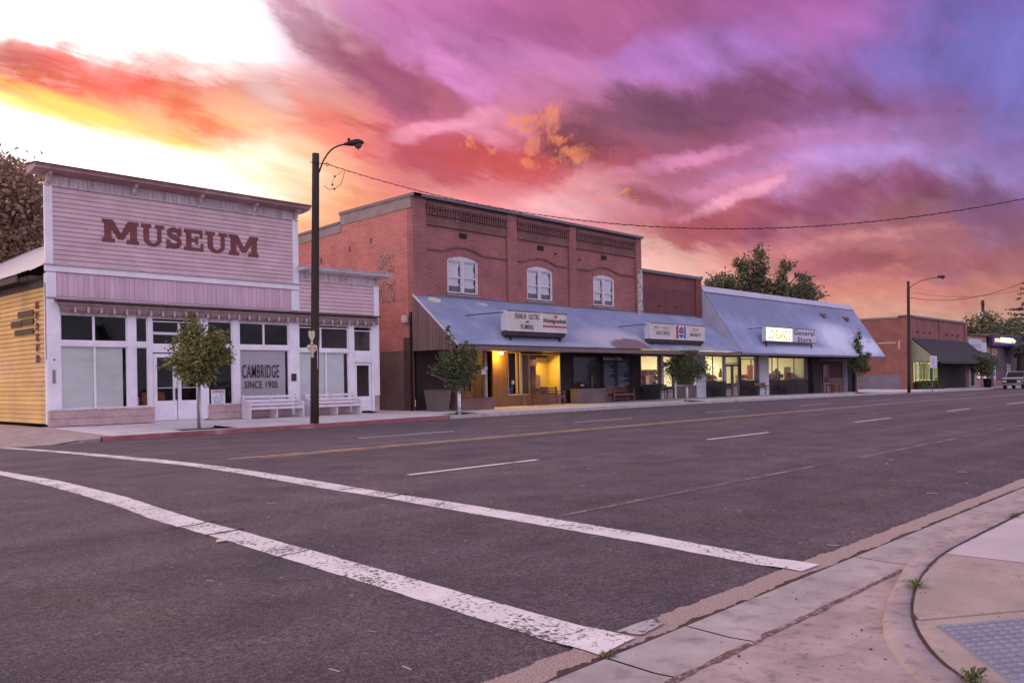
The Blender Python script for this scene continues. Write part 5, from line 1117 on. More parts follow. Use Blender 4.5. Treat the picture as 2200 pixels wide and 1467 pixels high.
for i in range(nb):
    y0 = 25.74+i*wb; y1 = y0+wb-.014
    def zz_(y): return 3.0+(y-25.72)/(YF-.02-25.72)*2.25-.06
    MB().prism([(CX0-.02, y0, 2.80), (CX0-.02, y1, 2.80), (CX0-.02, y1, zz_(y1)), (CX0-.02, y0, zz_(y0))], (.03, 0, 0)).build('gable_board', board_brown, ca)
MB().prism([(CX0+.012, 25.78, 2.85), (CX0+.012, YF-.02, 2.85), (CX0+.012, YF-.02, 5.1)], (.01, 0, 0)).build('gable_backing', void, ca)

# ------------------------------------------------------------------ roof signs
def sign_box(name, label, x0, x1, z0, z1, yf, dep, face, parts, trough=True, arm=None):
    t = thing(name, label, 'sign', ((x0+x1)/2, yf, z0))
    MB().box(x0, x1, yf+.012, yf+dep, z0, z1).build('cabinet', sign_white, t, bevel=.012)
    for a, b, m in parts: MB().box(a+.03, b-.03, yf, yf+.011, z0+.045, z1-.045).build('face', m, t)
    MB().box(x0-.01, x1+.01, yf-.01, yf+.02, z1-.04, z1+.012).build('top_rail', coping_m, t)
    MB().box(x0-.01, x1+.01, yf-.01, yf+.02, z0-.012, z0+.04).build('bottom_rail', sign_white if trough else coping_m, t)
    for a, b, m in parts[:-1]: MB().box(b-.03, b+.03, yf-.012, yf+.015, z0, z1).build('divider', sign_white, t)
    if trough: MB().prism([(x0+.05, yf+.02, z0-.013), (x0+.05, yf+dep*.95, z0-.013), (x0+.05, yf+dep*1.25, z0-.30), (x0+.05, yf+.12, z0-.20)], (x1-x0-.1, 0, 0)).build('trough', dark_wood, t)
    for x in (x0+.35, x1-.35): MB().box(x, x+.05, yf+.15, yf+.21, z0-.42, z0).build('bracket', iron, t)
    MB().tube([(x0+.02, yf+dep*.6, z1-.08), (x0-1.15, 27.35, z1-.20)], .022, 6).build('stay', black, t)
    return t
s1 = sign_box('roof_sign', 'cream sign box with plumbing lettering and a script panel with a red bar', 27.50, 31.59, 3.66, 4.55, 25.85, .42, None, [(27.52, 29.77, sign_cream), (29.77, 31.59, sign_cream)])
text_fit('lettering', 'FRANKLIN', 27.98, 28.72, 4.20, 4.43, 25.848, brown_print, s1, .014); text_fit('lettering', 'ELECTRIC', 28.9, 29.62, 4.20, 4.43, 25.848, brown_print, s1, .014)
text_fit('lettering', 'AND', 28.66, 28.92, 4.03, 4.13, 25.848, brown_print, s1, .015); text_fit('lettering', 'PLUMBING', 28.36, 29.2, 3.74, 3.96, 25.848, brown_print, s1, .014)
text_fit('script_lettering', 'Hotpoint', 29.9, 31.53, 4.02, 4.30, 25.848, mat('maroon_script', (.10, .025, .03), .6, .1, 5), s1, .05, slant=-.0)
mb = MB(); mb.prism([(30.62, 25.843, 4.40), (30.92, 25.843, 4.40), (30.77, 25.843, 4.28)], (0, .006, 0)); mb.prism([(30.66, 25.843, 4.42), (30.76, 25.843, 4.42), (30.73, 25.843, 4.46), (30.68, 25.843, 4.46)], (0, .006, 0)); mb.prism([(30.78, 25.843, 4.42), (30.88, 25.843, 4.42), (30.86, 25.843, 4.46), (30.81, 25.843, 4.46)], (0, .006, 0)); mb.build('diamond_emblem', red_print, s1)
MB().box(29.85, 31.55, 25.842, 25.849, 3.88, 3.97).build('red_bar', red_print, s1); text_fit('bar_lettering', 'QUALITY APPLIANCES', 29.95, 31.4, 3.905, 3.95, 25.841, mat('dull_pink_print', (.5, .25, .24), .7), s1, .02, .002)
s2 = sign_box('roof_sign', 'cream sign box with a red white and blue soft drink panel in its middle', 38.6, 44.15, 3.58, 4.43, 25.85, .42, None, [(38.62, 41.0, sign_cream), (41.0, 42.1, sign_white), (42.1, 44.13, sign_cream)])
text_fit('lettering', 'MACD', 38.98, 39.52, 4.12, 4.29, 25.848, fade_print, s2, .01); text_fit('lettering', "NEAL'S", 39.74, 40.55, 4.09, 4.28, 25.848, fade_print, s2, .01); text_fit('lettering', 'GROCERIES', 39.1, 40.42, 3.80, 4.02, 25.848, brown_print, s2, .01)
text_fit('lettering', 'CITY', 42.75, 43.45, 4.07, 4.25, 25.848, fade_print, s2, .02); text_fit('lettering', 'MARKET', 42.55, 43.72, 3.80, 3.98, 25.848, brown_print, s2, .012)
MB().box(41.06, 41.33, 25.842, 25.848, 3.64, 4.34).build('red_stripe', red_print, s2); MB().box(41.86, 42.06, 25.842, 25.848, 3.64, 4.34).build('blue_stripe', blue_print, s2)
def disc(cx, cz, rx, rz_, y, name, m, par, f0=0, f1=2*pi, n=28, extra=()): 
    return MB().prism([(cx+rx*cos(f0+(f1-f0)*i/n), y, cz+rz_*sin(f0+(f1-f0)*i/n)) for i in range(n + (0 if f1-f0 > 6.2 else 1))]+list(extra), (0, .004, 0)).build(name, m, par)
disc(41.59, 3.99, .33, .36, 25.838, 'emblem_disc', white_print, s2)
disc(41.59, 4.03, .26, .27, 25.832, 'emblem_red', red_print, s2, radians(12), radians(168)); disc(41.59, 3.93, .26, .25, 25.832, 'emblem_blue', blue_print, s2, radians(192), radians(348))
text_fit('emblem_lettering', 'PEPSI', 41.30, 41.88, 3.92, 4.07, 25.830, navy_print, s2, .05, .004)
s3 = sign_box('roof_sign', 'sign above the general store, left half lit bright yellow, right half lavender with navy letters', 51.7, 59.25, 3.74, 4.68, 25.85, .30, None, [(51.75, 55.5, lit_face), (55.5, 59.22, sign_lav)], trough=False)
text_fit('lettering', "LOVELAND'S", 52.1, 55.2, 3.90, 4.50, 25.848, olive_print, s3, .012, .003)
text_fit('lettering', 'General', 55.68, 59.0, 4.24, 4.58, 25.848, navy_print, s3, .02); text_fit('lettering', 'Store', 56.3, 58.5, 3.80, 4.13, 25.848, navy_print, s3, .02)
bpy.data.objects.remove([c for c in kids(s3) if c.name.startswith('bottom_rail')][0]); MB().box(51.69, 59.26, 25.845, 25.87, 3.70, 3.78).build('bottom_rail', coping_m, s3)

# ------------------------------------------------------------------ shopfronts under the canopy
FY = 28.75
fs = thing('appliance_shopfront', 'dark shopfront under the canopy, its middle bay lit orange-yellow by one lamp', 'shopfront', (33, FY, .2))
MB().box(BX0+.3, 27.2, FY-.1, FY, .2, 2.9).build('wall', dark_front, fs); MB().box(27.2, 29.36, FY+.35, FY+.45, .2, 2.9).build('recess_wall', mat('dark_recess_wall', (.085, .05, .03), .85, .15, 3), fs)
for x in (26.9, 27.7): door(x, x+.75, .25, 2.4, 1.0, bar=False, par=fs, m=wood_brown, y=FY+.32 if x > 27 else FY-.12)
MB().box(29.36, 30.44, FY-.12, FY, .22, 2.9).build('brown_panel', wall_brown, fs)
for i in range(7): MB().box(29.36+i*.154, 29.36+i*.154+.146, FY-.135, FY-.12, .25, 2.88).build('board', wall_brown, fs)
fw1 = MB(); 
def shopwin(par, x0, x1, z0, z1, y, m, gl=glass_clear, f=.05, mull=()):
    mb = MB(); mb.box(x0-f, x0, y-.04, y+.04, z0-f, z1+f); mb.box(x1, x1+f, y-.04, y+.04, z0-f, z1+f); mb.box(x0, x1, y-.039, y+.039, z0-f, z0); mb.box(x0, x1, y-.039, y+.039, z1, z1+f)
    for q in mull: mb.box(q-.025, q+.025, y-.035, y+.035, z0, z1)
    wd_ = mb.build('window', m, par); MB().quad((x0, y, z0), (x1, y, z0), (x1, y, z1), (x0, y, z1)).build('pane', gl, wd_); return wd_
cream_fr = mat('cream_window_frame', (.60, .50, .42), .7, .1, 4)
shopwin(fs, 30.52, 31.36, .80, 2.80, FY-.04, cream_fr); shopwin(fs, 31.50, 34.38, .80, 2.72, FY-.04, cream_fr)
MB().box(30.46, 31.42, FY-.1, FY+.1, .2, .745).build('bulkhead', wall_brown, fs)
for i in range(9): MB().box(31.46+i*.327, 31.46+i*.327+.318, FY-.12, FY+.1, .2, .745).build('bulkhead_panel', mat('pink_brown_panel', (.28, .16, .14), .85, .15, 3, rnd=.08), fs)
MB().box(30.44, 34.45, FY-.05, FY+.1, 2.85, 2.9).build('lintel', dark_front, fs)
# display interior
MB().box(30.40, 34.5, 30.6, 30.7, .2, 2.9).build('back_wall', wall_brown, fs); MB().box(30.40, 34.5, FY+.1, 30.6, .5, .56).build('display_floor', wood_brown, fs); MB().box(30.38, 30.43, FY, 30.6, .2, 2.9).build('partition', wall_brown, fs); MB().box(34.46, 34.52, FY, 30.6, .2, 2.9).build('partition', wall_yellow, fs)
MB().box(33.1, 34.45, 29.55, 29.6, .56, 2.62).build('yellow_screen', wall_yellow, fs)
mb = MB(); rw = []
for i in range(90): x = 31.5+1.55*i/89; rw.append([(x, 29.15+.03*sin(i*1.1)+.012*sin(i*2.7), .58), (x, 29.15+.03*sin(i*1.1+.3), 2.75)])
mb.grid(rw); mb.build('curtain', curtain_m, fs)
mb = MB(); rw = []
for i in range(40): x = 30.54+.5*i/39; rw.append([(x, 29.2+.03*sin(i*1.1), .9), (x, 29.2+.03*sin(i*1.1), 2.78)])
mb.grid(rw); mb.build('curtain', curtain_m, fs)
MB().box(31.22, 31.30, FY+.05, FY+.12, .8, 2.8).build('lit_reveal', wall_yellow, fs)
MB().box(32.35, 32.43, 29.0, 29.06, .56, 2.75).build('display_post', post_wood, fs)
t = thing('armchair', 'blue upholstered armchair with a white cushion in the narrow lit window', 'armchair', (31.0, 29.05, .56))
MB().box(30.62, 31.12, 28.95, 29.35, .80, 1.12).build('seat', blue_chair, t, bevel=.04); MB().box(30.60, 31.1, 29.3, 29.42, .9, 1.62).build('backrest', blue_chair, t, bevel=.04); MB().box(30.98, 31.10, 28.95, 29.35, 1.1, 1.3).build('armrest', blue_chair, t, bevel=.03)
MB().box(31.02, 31.2, 28.92, 29.0, 1.28, 1.48).build('cushion', white_print, t, bevel=.03); MB().box(30.64, 31.1, 28.97, 29.33, .58, .8).build('base', dark_wood, t)
t = thing('display_chair', 'pale tilted chair back behind the bench in the yellow-lit window', 'chair', (33.3, 29.2, .56))
MB().prism([(33.0, 29.2, 1.0), (33.5, 29.2, 1.0), (33.46, 29.2, 1.72), (33.1, 29.2, 1.78)], (0, .06, 0)).build('backrest', mat('tan_upholstery', (.5, .3, .2), .9), t, bevel=.02); MB().box(32.95, 33.6, 28.95, 29.3, .9, 1.0).build('seat', wood_brown, t); MB().box(33.45, 33.8, 29.0, 29.2, .8, 1.12).build('side_table', wood_brown, t)
t = thing('hanging_plant', 'leafy orange-brown houseplant between the curtain and the screen', 'plant', (32.7, 29.1, .56))
mb = MB(); rr = random.Random(4)
for i in range(120):
    a, b, c_ = 32.7+rr.gauss(0, .13), 29.05+rr.gauss(0, .06), 1.25+rr.gauss(0, .17); s_ = .05; mb.tri((a, b, c_), (a+rr.uniform(-s_, s_), b+.02, c_+s_), (a+s_, b, c_+rr.uniform(-s_, s_)))
mb.build('foliage', mat('brown_houseplant', (.35, .18, .10), .8, .3, 9), t); MB().lathe([(.08, 0), (.11, .28)], (32.7, 29.05, .8), 10).build('pot', wood_red, t)
MB().box(32.5, 33.0, 29.04, 29.10, 2.18, 2.5).build('poster', mat('faded_poster', (.5, .27, .2), .8, .2, 18), fs)
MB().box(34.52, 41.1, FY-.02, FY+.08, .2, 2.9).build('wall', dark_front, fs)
shopwin(fs, 35.5, 37.9, .95, 2.78, FY-.06, dark_front, gl=glass)
MB().box(35.5, 37.9, FY-.045, FY-.03, .95, 2.78).build('dark_glazing', mat('near_black_display', (.018, .014, .014), .6, .4, 3), fs)
MB().lathe([(.09, 0), (.12, .03), (.09, .07), (.02, .09)], (36.1, FY-.16, 1.12), 12).build('bowl', white_print, fs)
MB().box(37.02, 37.07, FY-.12, FY-.08, .95, 1.65).build('pale_rod', mat('dim_rod', (.25, .18, .16), .7), fs)
# lamp
t = thing('canopy_lamp', 'glowing orange-yellow lamp under the canopy ceiling by the wooden post', 'lamp', (29.55, 28.25, 2.82))
MB().lathe([(.09, 0), (.12, -.03), (.10, -.09), (.03, -.12)][::-1], (29.55, 28.25, 2.84), 12).build('bulb', bulb_m, t); MB().lathe([(.13, 0), (.13, .04)], (29.55, 28.25, 2.835), 12).build('lamp_base', iron, t)
pl = bpy.data.lights.new('lamp_light', 'POINT'); pl.energy = 130; pl.color = (1, .56, .07); pl.shadow_soft_size = .1
po = bpy.data.objects.new('lamp_light', pl); COL.objects.link(po); po.parent = t; po.location = (0, 0, -.2)
pl = bpy.data.lights.new('display_light', 'AREA'); pl.energy = 48; pl.color = (1, .66, .14); pl.size = .8
po = bpy.data.objects.new('display_light', pl); COL.objects.link(po); po.parent = fs; po.location = (33.5-33, 28.98-FY, 2.7-.2); po.rotation_euler = (radians(-28), 0, 0)
# chalkboard
t = thing('chalkboard', 'black public chalkboard headed Before I Die with rows of chalk lines', 'chalkboard', (39.3, FY-.12, .9))
MB().box(38.02, 40.65, FY-.12, FY-.08, .95, 2.82).build('board', chalk, t)
text_fit('heading', 'Before I Die . . .', 38.1, 40.35, 2.50, 2.68, FY-.123, mat('chalk_white_paint', (.6, .58, .62), .8, .1, 5), t, .03, .003)
for c_ in range(2):
    for i in range(14):
        xa = 38.12+c_*1.28
        MB().box(xa, xa+random.uniform(.55, 1.12), FY-.126, FY-.121, 2.36-i*.10, 2.36-i*.10+random.uniform(.018, .04)).build('chalk_line', chalk_line, t)
# bin, planters, post, benches
t = thing('rubbish_bin', 'square tapered grey-brown bin at the dark corner under the canopy', 'bin', (25.35, 27.75, .2))
mb = MB(); c_ = (25.0, 27.7); z0 = walk_z(25, 27.7)
for (h0, h1, za, zb_) in ((.33, .42, 0, .85),):
    b0 = [(c_[0]-h0*1.0, c_[1]-h0, z0), (c_[0]+h0, c_[1]-h0, z0), (c_[0]+h0, c_[1]+h0, z0), (c_[0]-h0, c_[1]+h0, z0)]; b1 = [(c_[0]-h1, c_[1]-h1, z0+zb_), (c_[0]+h1, c_[1]-h1, z0+zb_), (c_[0]+h1, c_[1]+h1, z0+zb_), (c_[0]-h1, c_[1]+h1, z0+zb_)]
    for i in range(4): mb.quad(b0[i], b0[(i+1) % 4], b1[(i+1) % 4], b1[i])
    mb.quad(*b0[::-1])
mb.build('body', mat('pebbled_bin_panel', (.19, .14, .135), .9, .25, 25, .5, 60), t)
MB().box(c_[0]-.44, c_[0]+.44, c_[1]-.44, c_[1]+.44, z0+.85, z0+.89).build('rim', stucco_brown, t, bevel=.01)
def planter(x0, x1, y0, y1, h_, m, label, soil=True):
    z0 = walk_z((x0+x1)/2, y0)-.02; t = thing('brick_planter', label, 'planter', ((x0+x1)/2, (y0+y1)/2, z0), 'brick planters under the canopy')
    MB().box(x0, x1, y0, y1, z0, z0+h_).build('brick_wall', m, t); MB().box(x0-.03, x1+.03, y0-.03, y1+.03, z0+h_, z0+h_+.06).build('cap', m, t, bevel=.008); MB().box(x0+.1, x1-.1, y0+.1, y1-.1, z0+h_+.058, z0+h_+.07).build('soil', mulch, t); return t
planter(25.75, 27.78, 27.0, 27.65, .48, brick_planter, 'low red brick planter at the foot of the wooden post, right of the sapling')
planter(34.95, 37.9, 27.95, 28.45, .70, brick_grey, 'long grey-brown brick planter below the dark shop window')
t = thing('canopy_post', 'square wooden post rising from the red brick planter, with notices', 'post', (27.55, 27.3, .75))
MB().box(27.47, 27.61, 27.25, 27.39, .72, 2.9).build('post', post_wood, t); MB().box(27.2, 27.5, 27.22, 27.24, 1.75, 2.08).build('notice', white_print, t); MB().box(27.45, 27.62, 27.225, 27.245, 1.98, 2.1).build('notice', sign_cream, t)
def wbench(loc, label, m, L_=.95, rz=0):
    t = thing('wooden_bench', label, 'bench', loc, None, rz)
    for sx in (-L_, L_-.07):
        MB().box(sx, sx+.07, -.28, -.21, 0, .64).build('leg', m, t, local=True); MB().prism([(sx, .18, 0), (sx, .25, 0), (sx, .34, .88), (sx, .27, .88)], (.07, 0, 0)).build('leg', m, t, local=True)
        MB().box(sx-.01, sx+.08, -.32, .30, .62, .66).build('armrest', m, t, local=True)
    for y in (-.26, -.14, -.02, .10): MB().box(-L_+.05, L_-.05, y, y+.10, .41, .44).build('seat_slat', m, t, local=True)
    for z, y in ((.52, .215), (.64, .235), (.76, .25)): MB().box(-L_+.05, L_-.05, y, y+.025, z, z+.075).build('back_slat', m, t, local=True)
    MB().box(-L_+.07, L_-.07, -.27, -.24, .33, .41).build('front_rail', m, t, local=True); MB().box(-L_+.05, L_-.05, -.03, .0, .12, .17).build('stretcher', m, t, local=True)
    return t
wbench((32.55, 27.9, walk_z(32, 27.9)), 'brown wooden slat bench in front of the yellow-lit display window', wood_brown, .98)
t = wbench((38.4, 27.75, walk_z(38, 27.8)), 'reddish wooden bench in front of the chalkboard', wood_red, .95)
# market front
z0 = .2
ms = thing('market_shopfront', 'lit market shopfront under the canopy with a door behind the round sapling', 'shopfront', (44.5, FY, .2))
def lbox(par, name, x0, x1, y0, y1, z0, z1, m, bv=0): return MB().box(x0, x1, y0, y1, z0, z1).build(name, m, par, bevel=bv)
sh_trim = mat('dull_mauve_trim', (.22, .155, .165), .8, .12, 3)  # dull mauve for shop frames, posts and headers
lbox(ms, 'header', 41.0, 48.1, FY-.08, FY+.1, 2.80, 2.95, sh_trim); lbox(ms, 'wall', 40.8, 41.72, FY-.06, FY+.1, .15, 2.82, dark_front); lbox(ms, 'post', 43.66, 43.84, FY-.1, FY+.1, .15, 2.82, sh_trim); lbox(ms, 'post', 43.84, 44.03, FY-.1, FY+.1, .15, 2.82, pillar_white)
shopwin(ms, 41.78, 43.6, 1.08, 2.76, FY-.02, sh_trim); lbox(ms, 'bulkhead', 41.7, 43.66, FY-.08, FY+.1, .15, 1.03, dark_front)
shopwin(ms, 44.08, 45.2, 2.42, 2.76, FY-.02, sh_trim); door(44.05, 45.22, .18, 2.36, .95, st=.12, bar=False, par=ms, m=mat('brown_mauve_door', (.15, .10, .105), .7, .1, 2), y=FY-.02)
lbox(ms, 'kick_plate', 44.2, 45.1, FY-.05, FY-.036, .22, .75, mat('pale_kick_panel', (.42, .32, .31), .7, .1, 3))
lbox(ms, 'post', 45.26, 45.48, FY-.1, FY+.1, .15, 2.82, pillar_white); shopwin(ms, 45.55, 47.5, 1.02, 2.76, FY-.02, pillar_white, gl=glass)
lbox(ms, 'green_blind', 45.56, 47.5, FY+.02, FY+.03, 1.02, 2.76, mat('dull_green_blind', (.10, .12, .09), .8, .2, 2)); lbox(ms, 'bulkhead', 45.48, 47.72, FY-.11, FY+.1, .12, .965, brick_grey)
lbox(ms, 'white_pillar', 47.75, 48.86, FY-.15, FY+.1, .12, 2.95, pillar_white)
# general store front
gs = thing('general_store', 'general store with steep blue-grey metal roof, lit windows and white pillars', 'building', (60, FY, .1))
GX0, GX1 = 48.27, 72.35
lbox(gs, 'header', 48.9, 57.4, FY-.06, FY+.1, 2.84, 3.02, dark_front); lbox(gs, 'header', 57.4, 72.5, FY-.06, FY+.1, 2.80, 3.0, dark_front)
lbox(gs, 'stone_bulkhead', 48.9, 51.5, FY-.1, FY+.12, .08, 1.22, brick_black); lbox(gs, 'stone_bulkhead', 53.62, 56.1, FY-.1, FY+.12, .08, 1.22, brick_black); lbox(gs, 'stone_bulkhead', 57.5, 64.2, FY-.1, FY+.12, .0, 1.2, brick_black)
shopwin(gs, 48.98, 51.3, 1.30, 2.82, FY-.02, sh_trim, mull=(49.95,)); lbox(gs, 'post', 51.35, 51.5, FY-.08, FY+.1, .1, 2.84, pillar_white)
shopwin(gs, 51.56, 53.42, 2.42, 2.80, FY-.02, sh_trim)
for a in (51.56, 52.52):
    door(a, a+.92, .15, 2.32, 1.05, st=.14, bar=False, par=gs, m=mat('brown_mauve_door', (.15, .10, .105)), y=FY-.02, kick=False); lbox(gs, 'kick_plate', a+.06, a+.86, FY-.05, FY-.036, .2, .88, mat('pale_kick_panel', (.42, .32, .31)))
lbox(gs, 'post', 53.46, 53.6, FY-.08, FY+.1, .1, 2.84, dark_front); shopwin(gs, 53.7, 55.7, 1.30, 2.66, FY-.02, sh_trim, mull=(55.15,)); lbox(gs, 'post', 55.76, 56.1, FY-.08, FY+.1, .1, 2.84, sh_trim)
lbox(gs, 'white_pillar', 56.1, 57.5, FY-.18, FY+.1, .05, 2.9, pillar_white)
shopwin(gs, 57.55, 63.7, 1.28, 2.80, FY-.02, sh_trim, mull=(58.3, 59.2, 61.85)); lbox(gs, 'corner_post', 64.2, 65.6, FY-.5, FY+.1, .0, 2.85, dark_front); lbox(gs, 'window_post', 63.8, 64.18, FY-.1, FY+.1, 1.2, 2.82, sh_trim)
rec = FY+.5
lbox(gs, 'recess_wall', 65.6, 72.6, rec, rec+.1, -.05, 3.0, mat('dark_red_recess', (.10, .04, .045), .85, .2, 2)); lbox(gs, 'recess_header', 65.6, 72.6, FY-.1, rec, 2.62, 2.8, sh_trim)
lbox(gs, 'recess_sill', 65.7, 68.0, rec-.06, rec, 1.20, 1.26, sh_trim); lbox(gs, 'recess_sill', 69.4, 72.4, rec-.06, rec, 1.20, 1.26, sh_trim)
lbox(gs, 'recess_bulkhead', 65.7, 68.0, rec-.05, rec-.001, .0, 1.2, brick_planter); lbox(gs, 'recess_bulkhead', 69.4, 72.4, rec-.05, rec-.001, .0, 1.2, brick_planter)
door(68.2, 69.3, .05, 2.35, .9, st=.12, bar=False, par=gs, m=mat('mauve_door_frame', (.34, .22, .22), .8), y=rec-.05)
lbox(gs, 'end_post', 72.5, 72.8, 28.3, 28.55, -.1, 2.95, dark_front); lbox(gs, 'end_wall', 72.62, 72.75, 28.6, 30.5, -.2, 2.9, bluegrey_wall)
# rooms behind the lit windows
def room(par, x0, x1, z0, z1, y1, lights, watts):
    lbox(par, 'room_back', x0, x1, y1, y1+.1, z0, z1, cream_wall); lbox(par, 'room_side', x0-.05, x0, FY+.14, y1, z0, z1, cream_wall); lbox(par, 'room_side', x1, x1+.05, FY+.14, y1, z0, z1, cream_wall)
    lbox(par, 'room_floor', x0, x1, FY+.14, y1, z0-.05, z0, tile_floor); lbox(par, 'room_ceiling', x0, x1, FY+.14, y1, z1, z1+.05, cream_wall)
    for lx in lights:
        lbox(par, 'tube_light', lx-.6, lx+.6, y1-2.4, y1-2.25, z1-.06, z1-.01, tube_m)
        a = bpy.data.lights.new('room_light', 'AREA'); a.energy = watts*1.7; a.color = (1, .95, .70); a.size = 1.2
        o = bpy.data.objects.new('room_light', a); COL.objects.link(o); o.parent = par; off = WL[par.name]; o.location = (lx-off[0], y1-2.3-off[1], z1-.1-off[2])
room(ms, 41.3, 48.0, .18, 3.3, 34, (42.8, 45.5), 75); room(gs, 48.3, 64.0, .12, 3.3, 34.5, (50, 53, 56, 59.5), 95)
rr = random.Random(21); gm = list(goods)
def shelf(x, y, w_, h_, z0, label, seed):
    rr = random.Random(seed); t = thing('shop_shelf', label, 'shelves', (x, y, z0))
    lbox(t, 'back_panel', x, x+w_, y+.3, y+.33, z0, z0+h_, goods[2]); k = 0
    for lv in range(int(h_/.36)):
        z = z0+.1+lv*.36; lbox(t, 'shelf_board', x, x+w_, y, y+.3, z, z+.02, goods[2]); q = x+.03
        while q < x+w_-.12:
            w2 = rr.uniform(.1, .26); lbox(t, 'goods', q, q+w2*.92, y+.02, y+.26, z+.02, z+rr.uniform(.12, .31), rr.choice(gm)); q += w2
for i, (x, y, w_, h_, l_) in enumerate(((42.0, 29.6, 2.0, 1.85, 'packed grocery shelf in the left market window'), (44.6, 31.5, 1.6, 1.7, 'shelf of goods behind the market door'), (49.1, 29.5, 1.1, 1.6, 'shelf with dark goods, left side of the first general store window'), (50.2, 29.8, 1.2, 1.5, 'shelf of mixed goods, right side of the first general store window'),
                                      (53.9, 29.6, 1.3, 1.5, 'low shelf behind the window with the green exit sign'), (57.7, 29.5, 1.6, 1.55, 'dark crowded shelf just right of the white pillar'), (59.6, 29.7, 1.5, 1.7, 'tall brown shelf in the long general store window'), (61.4, 29.5, 2.2, 1.6, 'shelf at the dim right end of the long window'))):
    shelf(x+1.15, y, w_, h_, .15, l_, i+5)
for i, (x, y, z, sx, sz, l_) in enumerate(((50.9, 29.25, 1.75, .22, .3, 'small dark statue on the window ledge'), (55.0, 29.3, 1.3, .55, 1.0, 'tall red-brown cabinet beside the green exit sign'), (58.9, 29.15, 1.3, .5, .75, 'dark bust standing in the long window'), (60.6, 29.2, 1.3, .75, .85, 'tan upright box in the long window'), (42.3, 29.2, 1.1, .35, .55, 'pale poster board in the market window'))):
    x += 1.0
    t = thing(('figurine', 'cabinet', 'bust', 'display_box', 'poster_board')[i], l_, ('figurine', 'cabinet', 'bust', 'box', 'poster')[i], (x, y, z)); m_ = (goods[4], goods[0], goods[4], goods[1], white_print)[i]
    if i in (0, 2): MB().lathe([(sx*.4, 0), (sx*.45, sz*.3), (sx*.2, sz*.5), (sx*.32, sz*.7), (sx*.28, sz*.9), (.01, sz)], (x, y, z), 10).build('body', m_, t, smooth=True); MB().box(x-sx*.5, x+sx*.5, y-.1, y+.1, z-.3, z).build('plinth', goods[1], t)
    else: MB().box(x, x+sx, y, y+.2, z, z+sz).build('body', m_, t, bevel=.01); MB().box(x+.04, x+sx-.04, y-.01, y, z+sz*.5, z+sz-.05).build('front_panel', goods[2] if i == 3 else m_, t)
t = thing('exit_sign', 'small green lit exit sign inside the general store', 'sign', (54.3, 30.5, 2.35)); MB().box(54.25, 54.75, 30.5, 30.54, 2.25, 2.48).build('panel', green_sign, t); text_fit('lettering', 'EXIT', 54.3, 54.7, 2.29, 2.44, 30.498, white_print, t, .03)
# steep roof
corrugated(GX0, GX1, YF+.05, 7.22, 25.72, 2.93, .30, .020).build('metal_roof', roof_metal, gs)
for i in range(0): # sheet seams
    x = GX0+.1+(GX1-GX0-.2)*i/(n-1); MB().prism([(x, YF+.04, 7.235), (x, 25.71, 2.945), (x, 25.705, 2.953), (x, YF+.035, 7.243)], (.05, 0, 0)).build('roof_seam', roof_metal, gs)
MB().prism([(GX0-.03, YF+.12, 7.20), (GX0-.03, YF-.22, 6.86), (GX0-.03, YF-.26, 6.89), (GX0-.03, YF+.06, 7.30), (GX0-.03, YF+.4, 7.26)], (GX1-GX0+.06, 0, 0)).build('ridge_cap', ribbed_white, gs)
MB().prism([(GX0-.02, YF+.0, 5.25), (GX0-.02, 25.74, 2.96), (GX0-.02, YF+.02, 7.16)], (.03, 0, 0)).build('gable_panel', ribbed_white, gs)
for i in range(14):
    y = 25.95+i*.18; f = (y-25.74)/(YF-25.74); za, zb_ = 2.97+f*2.28+.02, 2.96+f*4.2-.04
    if zb_-za > .1: MB().box(GX0-.035, GX0-.02, y, y+.03, za, zb_).build('gable_rib', ribbed_white, gs)
MB().box(GX0, GX1, 25.74, 25.79, 2.80, 2.93).build('fascia', coping_m, gs); MB().box(GX0+.3, GX1, 25.8, FY+.5, 2.96, 3.02).build('soffit', dark_wood, gs)
MB().prism([(GX1, YF+.05, 7.2), (GX1, 25.74, 2.9), (GX1, YF+.05, 2.9)], (.03, 0, 0)).build('end_gable', ribbed_white, gs)
mb = MB(); mb.prism([(GX0, YF+.1, 7.2), (GX1, YF+.1, 7.2), (GX1, 40, 6.2), (GX0, 40, 6.2)], (0, 0, -.1)); mb.box(GX1-.1, GX1, 28.9, 40, -.2, 6.3); mb.box(GX0, GX0+.1, 34.8, 40, 0, 6.3); mb.box(GX0, GX1, 39.9, 40, -.2, 6.2); mb.build('rear_body', ribbed_white, gs)
for x, z in ((65.0, 6.15), (69.3, 6.05)):
    y = 25.72+(z-2.93)/(7.22-2.93)*(YF+.05-25.72); MB().prism([(x-.45, y-.02, z+.02), (x+.45, y-.02, z+.02), (x+.22, y-.3, z-.05), (x+.05, y-.25, z-.28), (x-.1, y-.25, z-.28), (x-.22, y-.3, z-.05)], (0, .12, .12)).build('roof_vent', coping_m, gs)
for x, z in ((67.6, 4.3), (70.2, 4.15)): y = 25.72+(z-2.93)/(7.22-2.93)*(YF+.05-25.72); MB().box(x, x+.9, y-.06, y-.02, z, z+.04).build('snow_rail', sign_lav, gs)
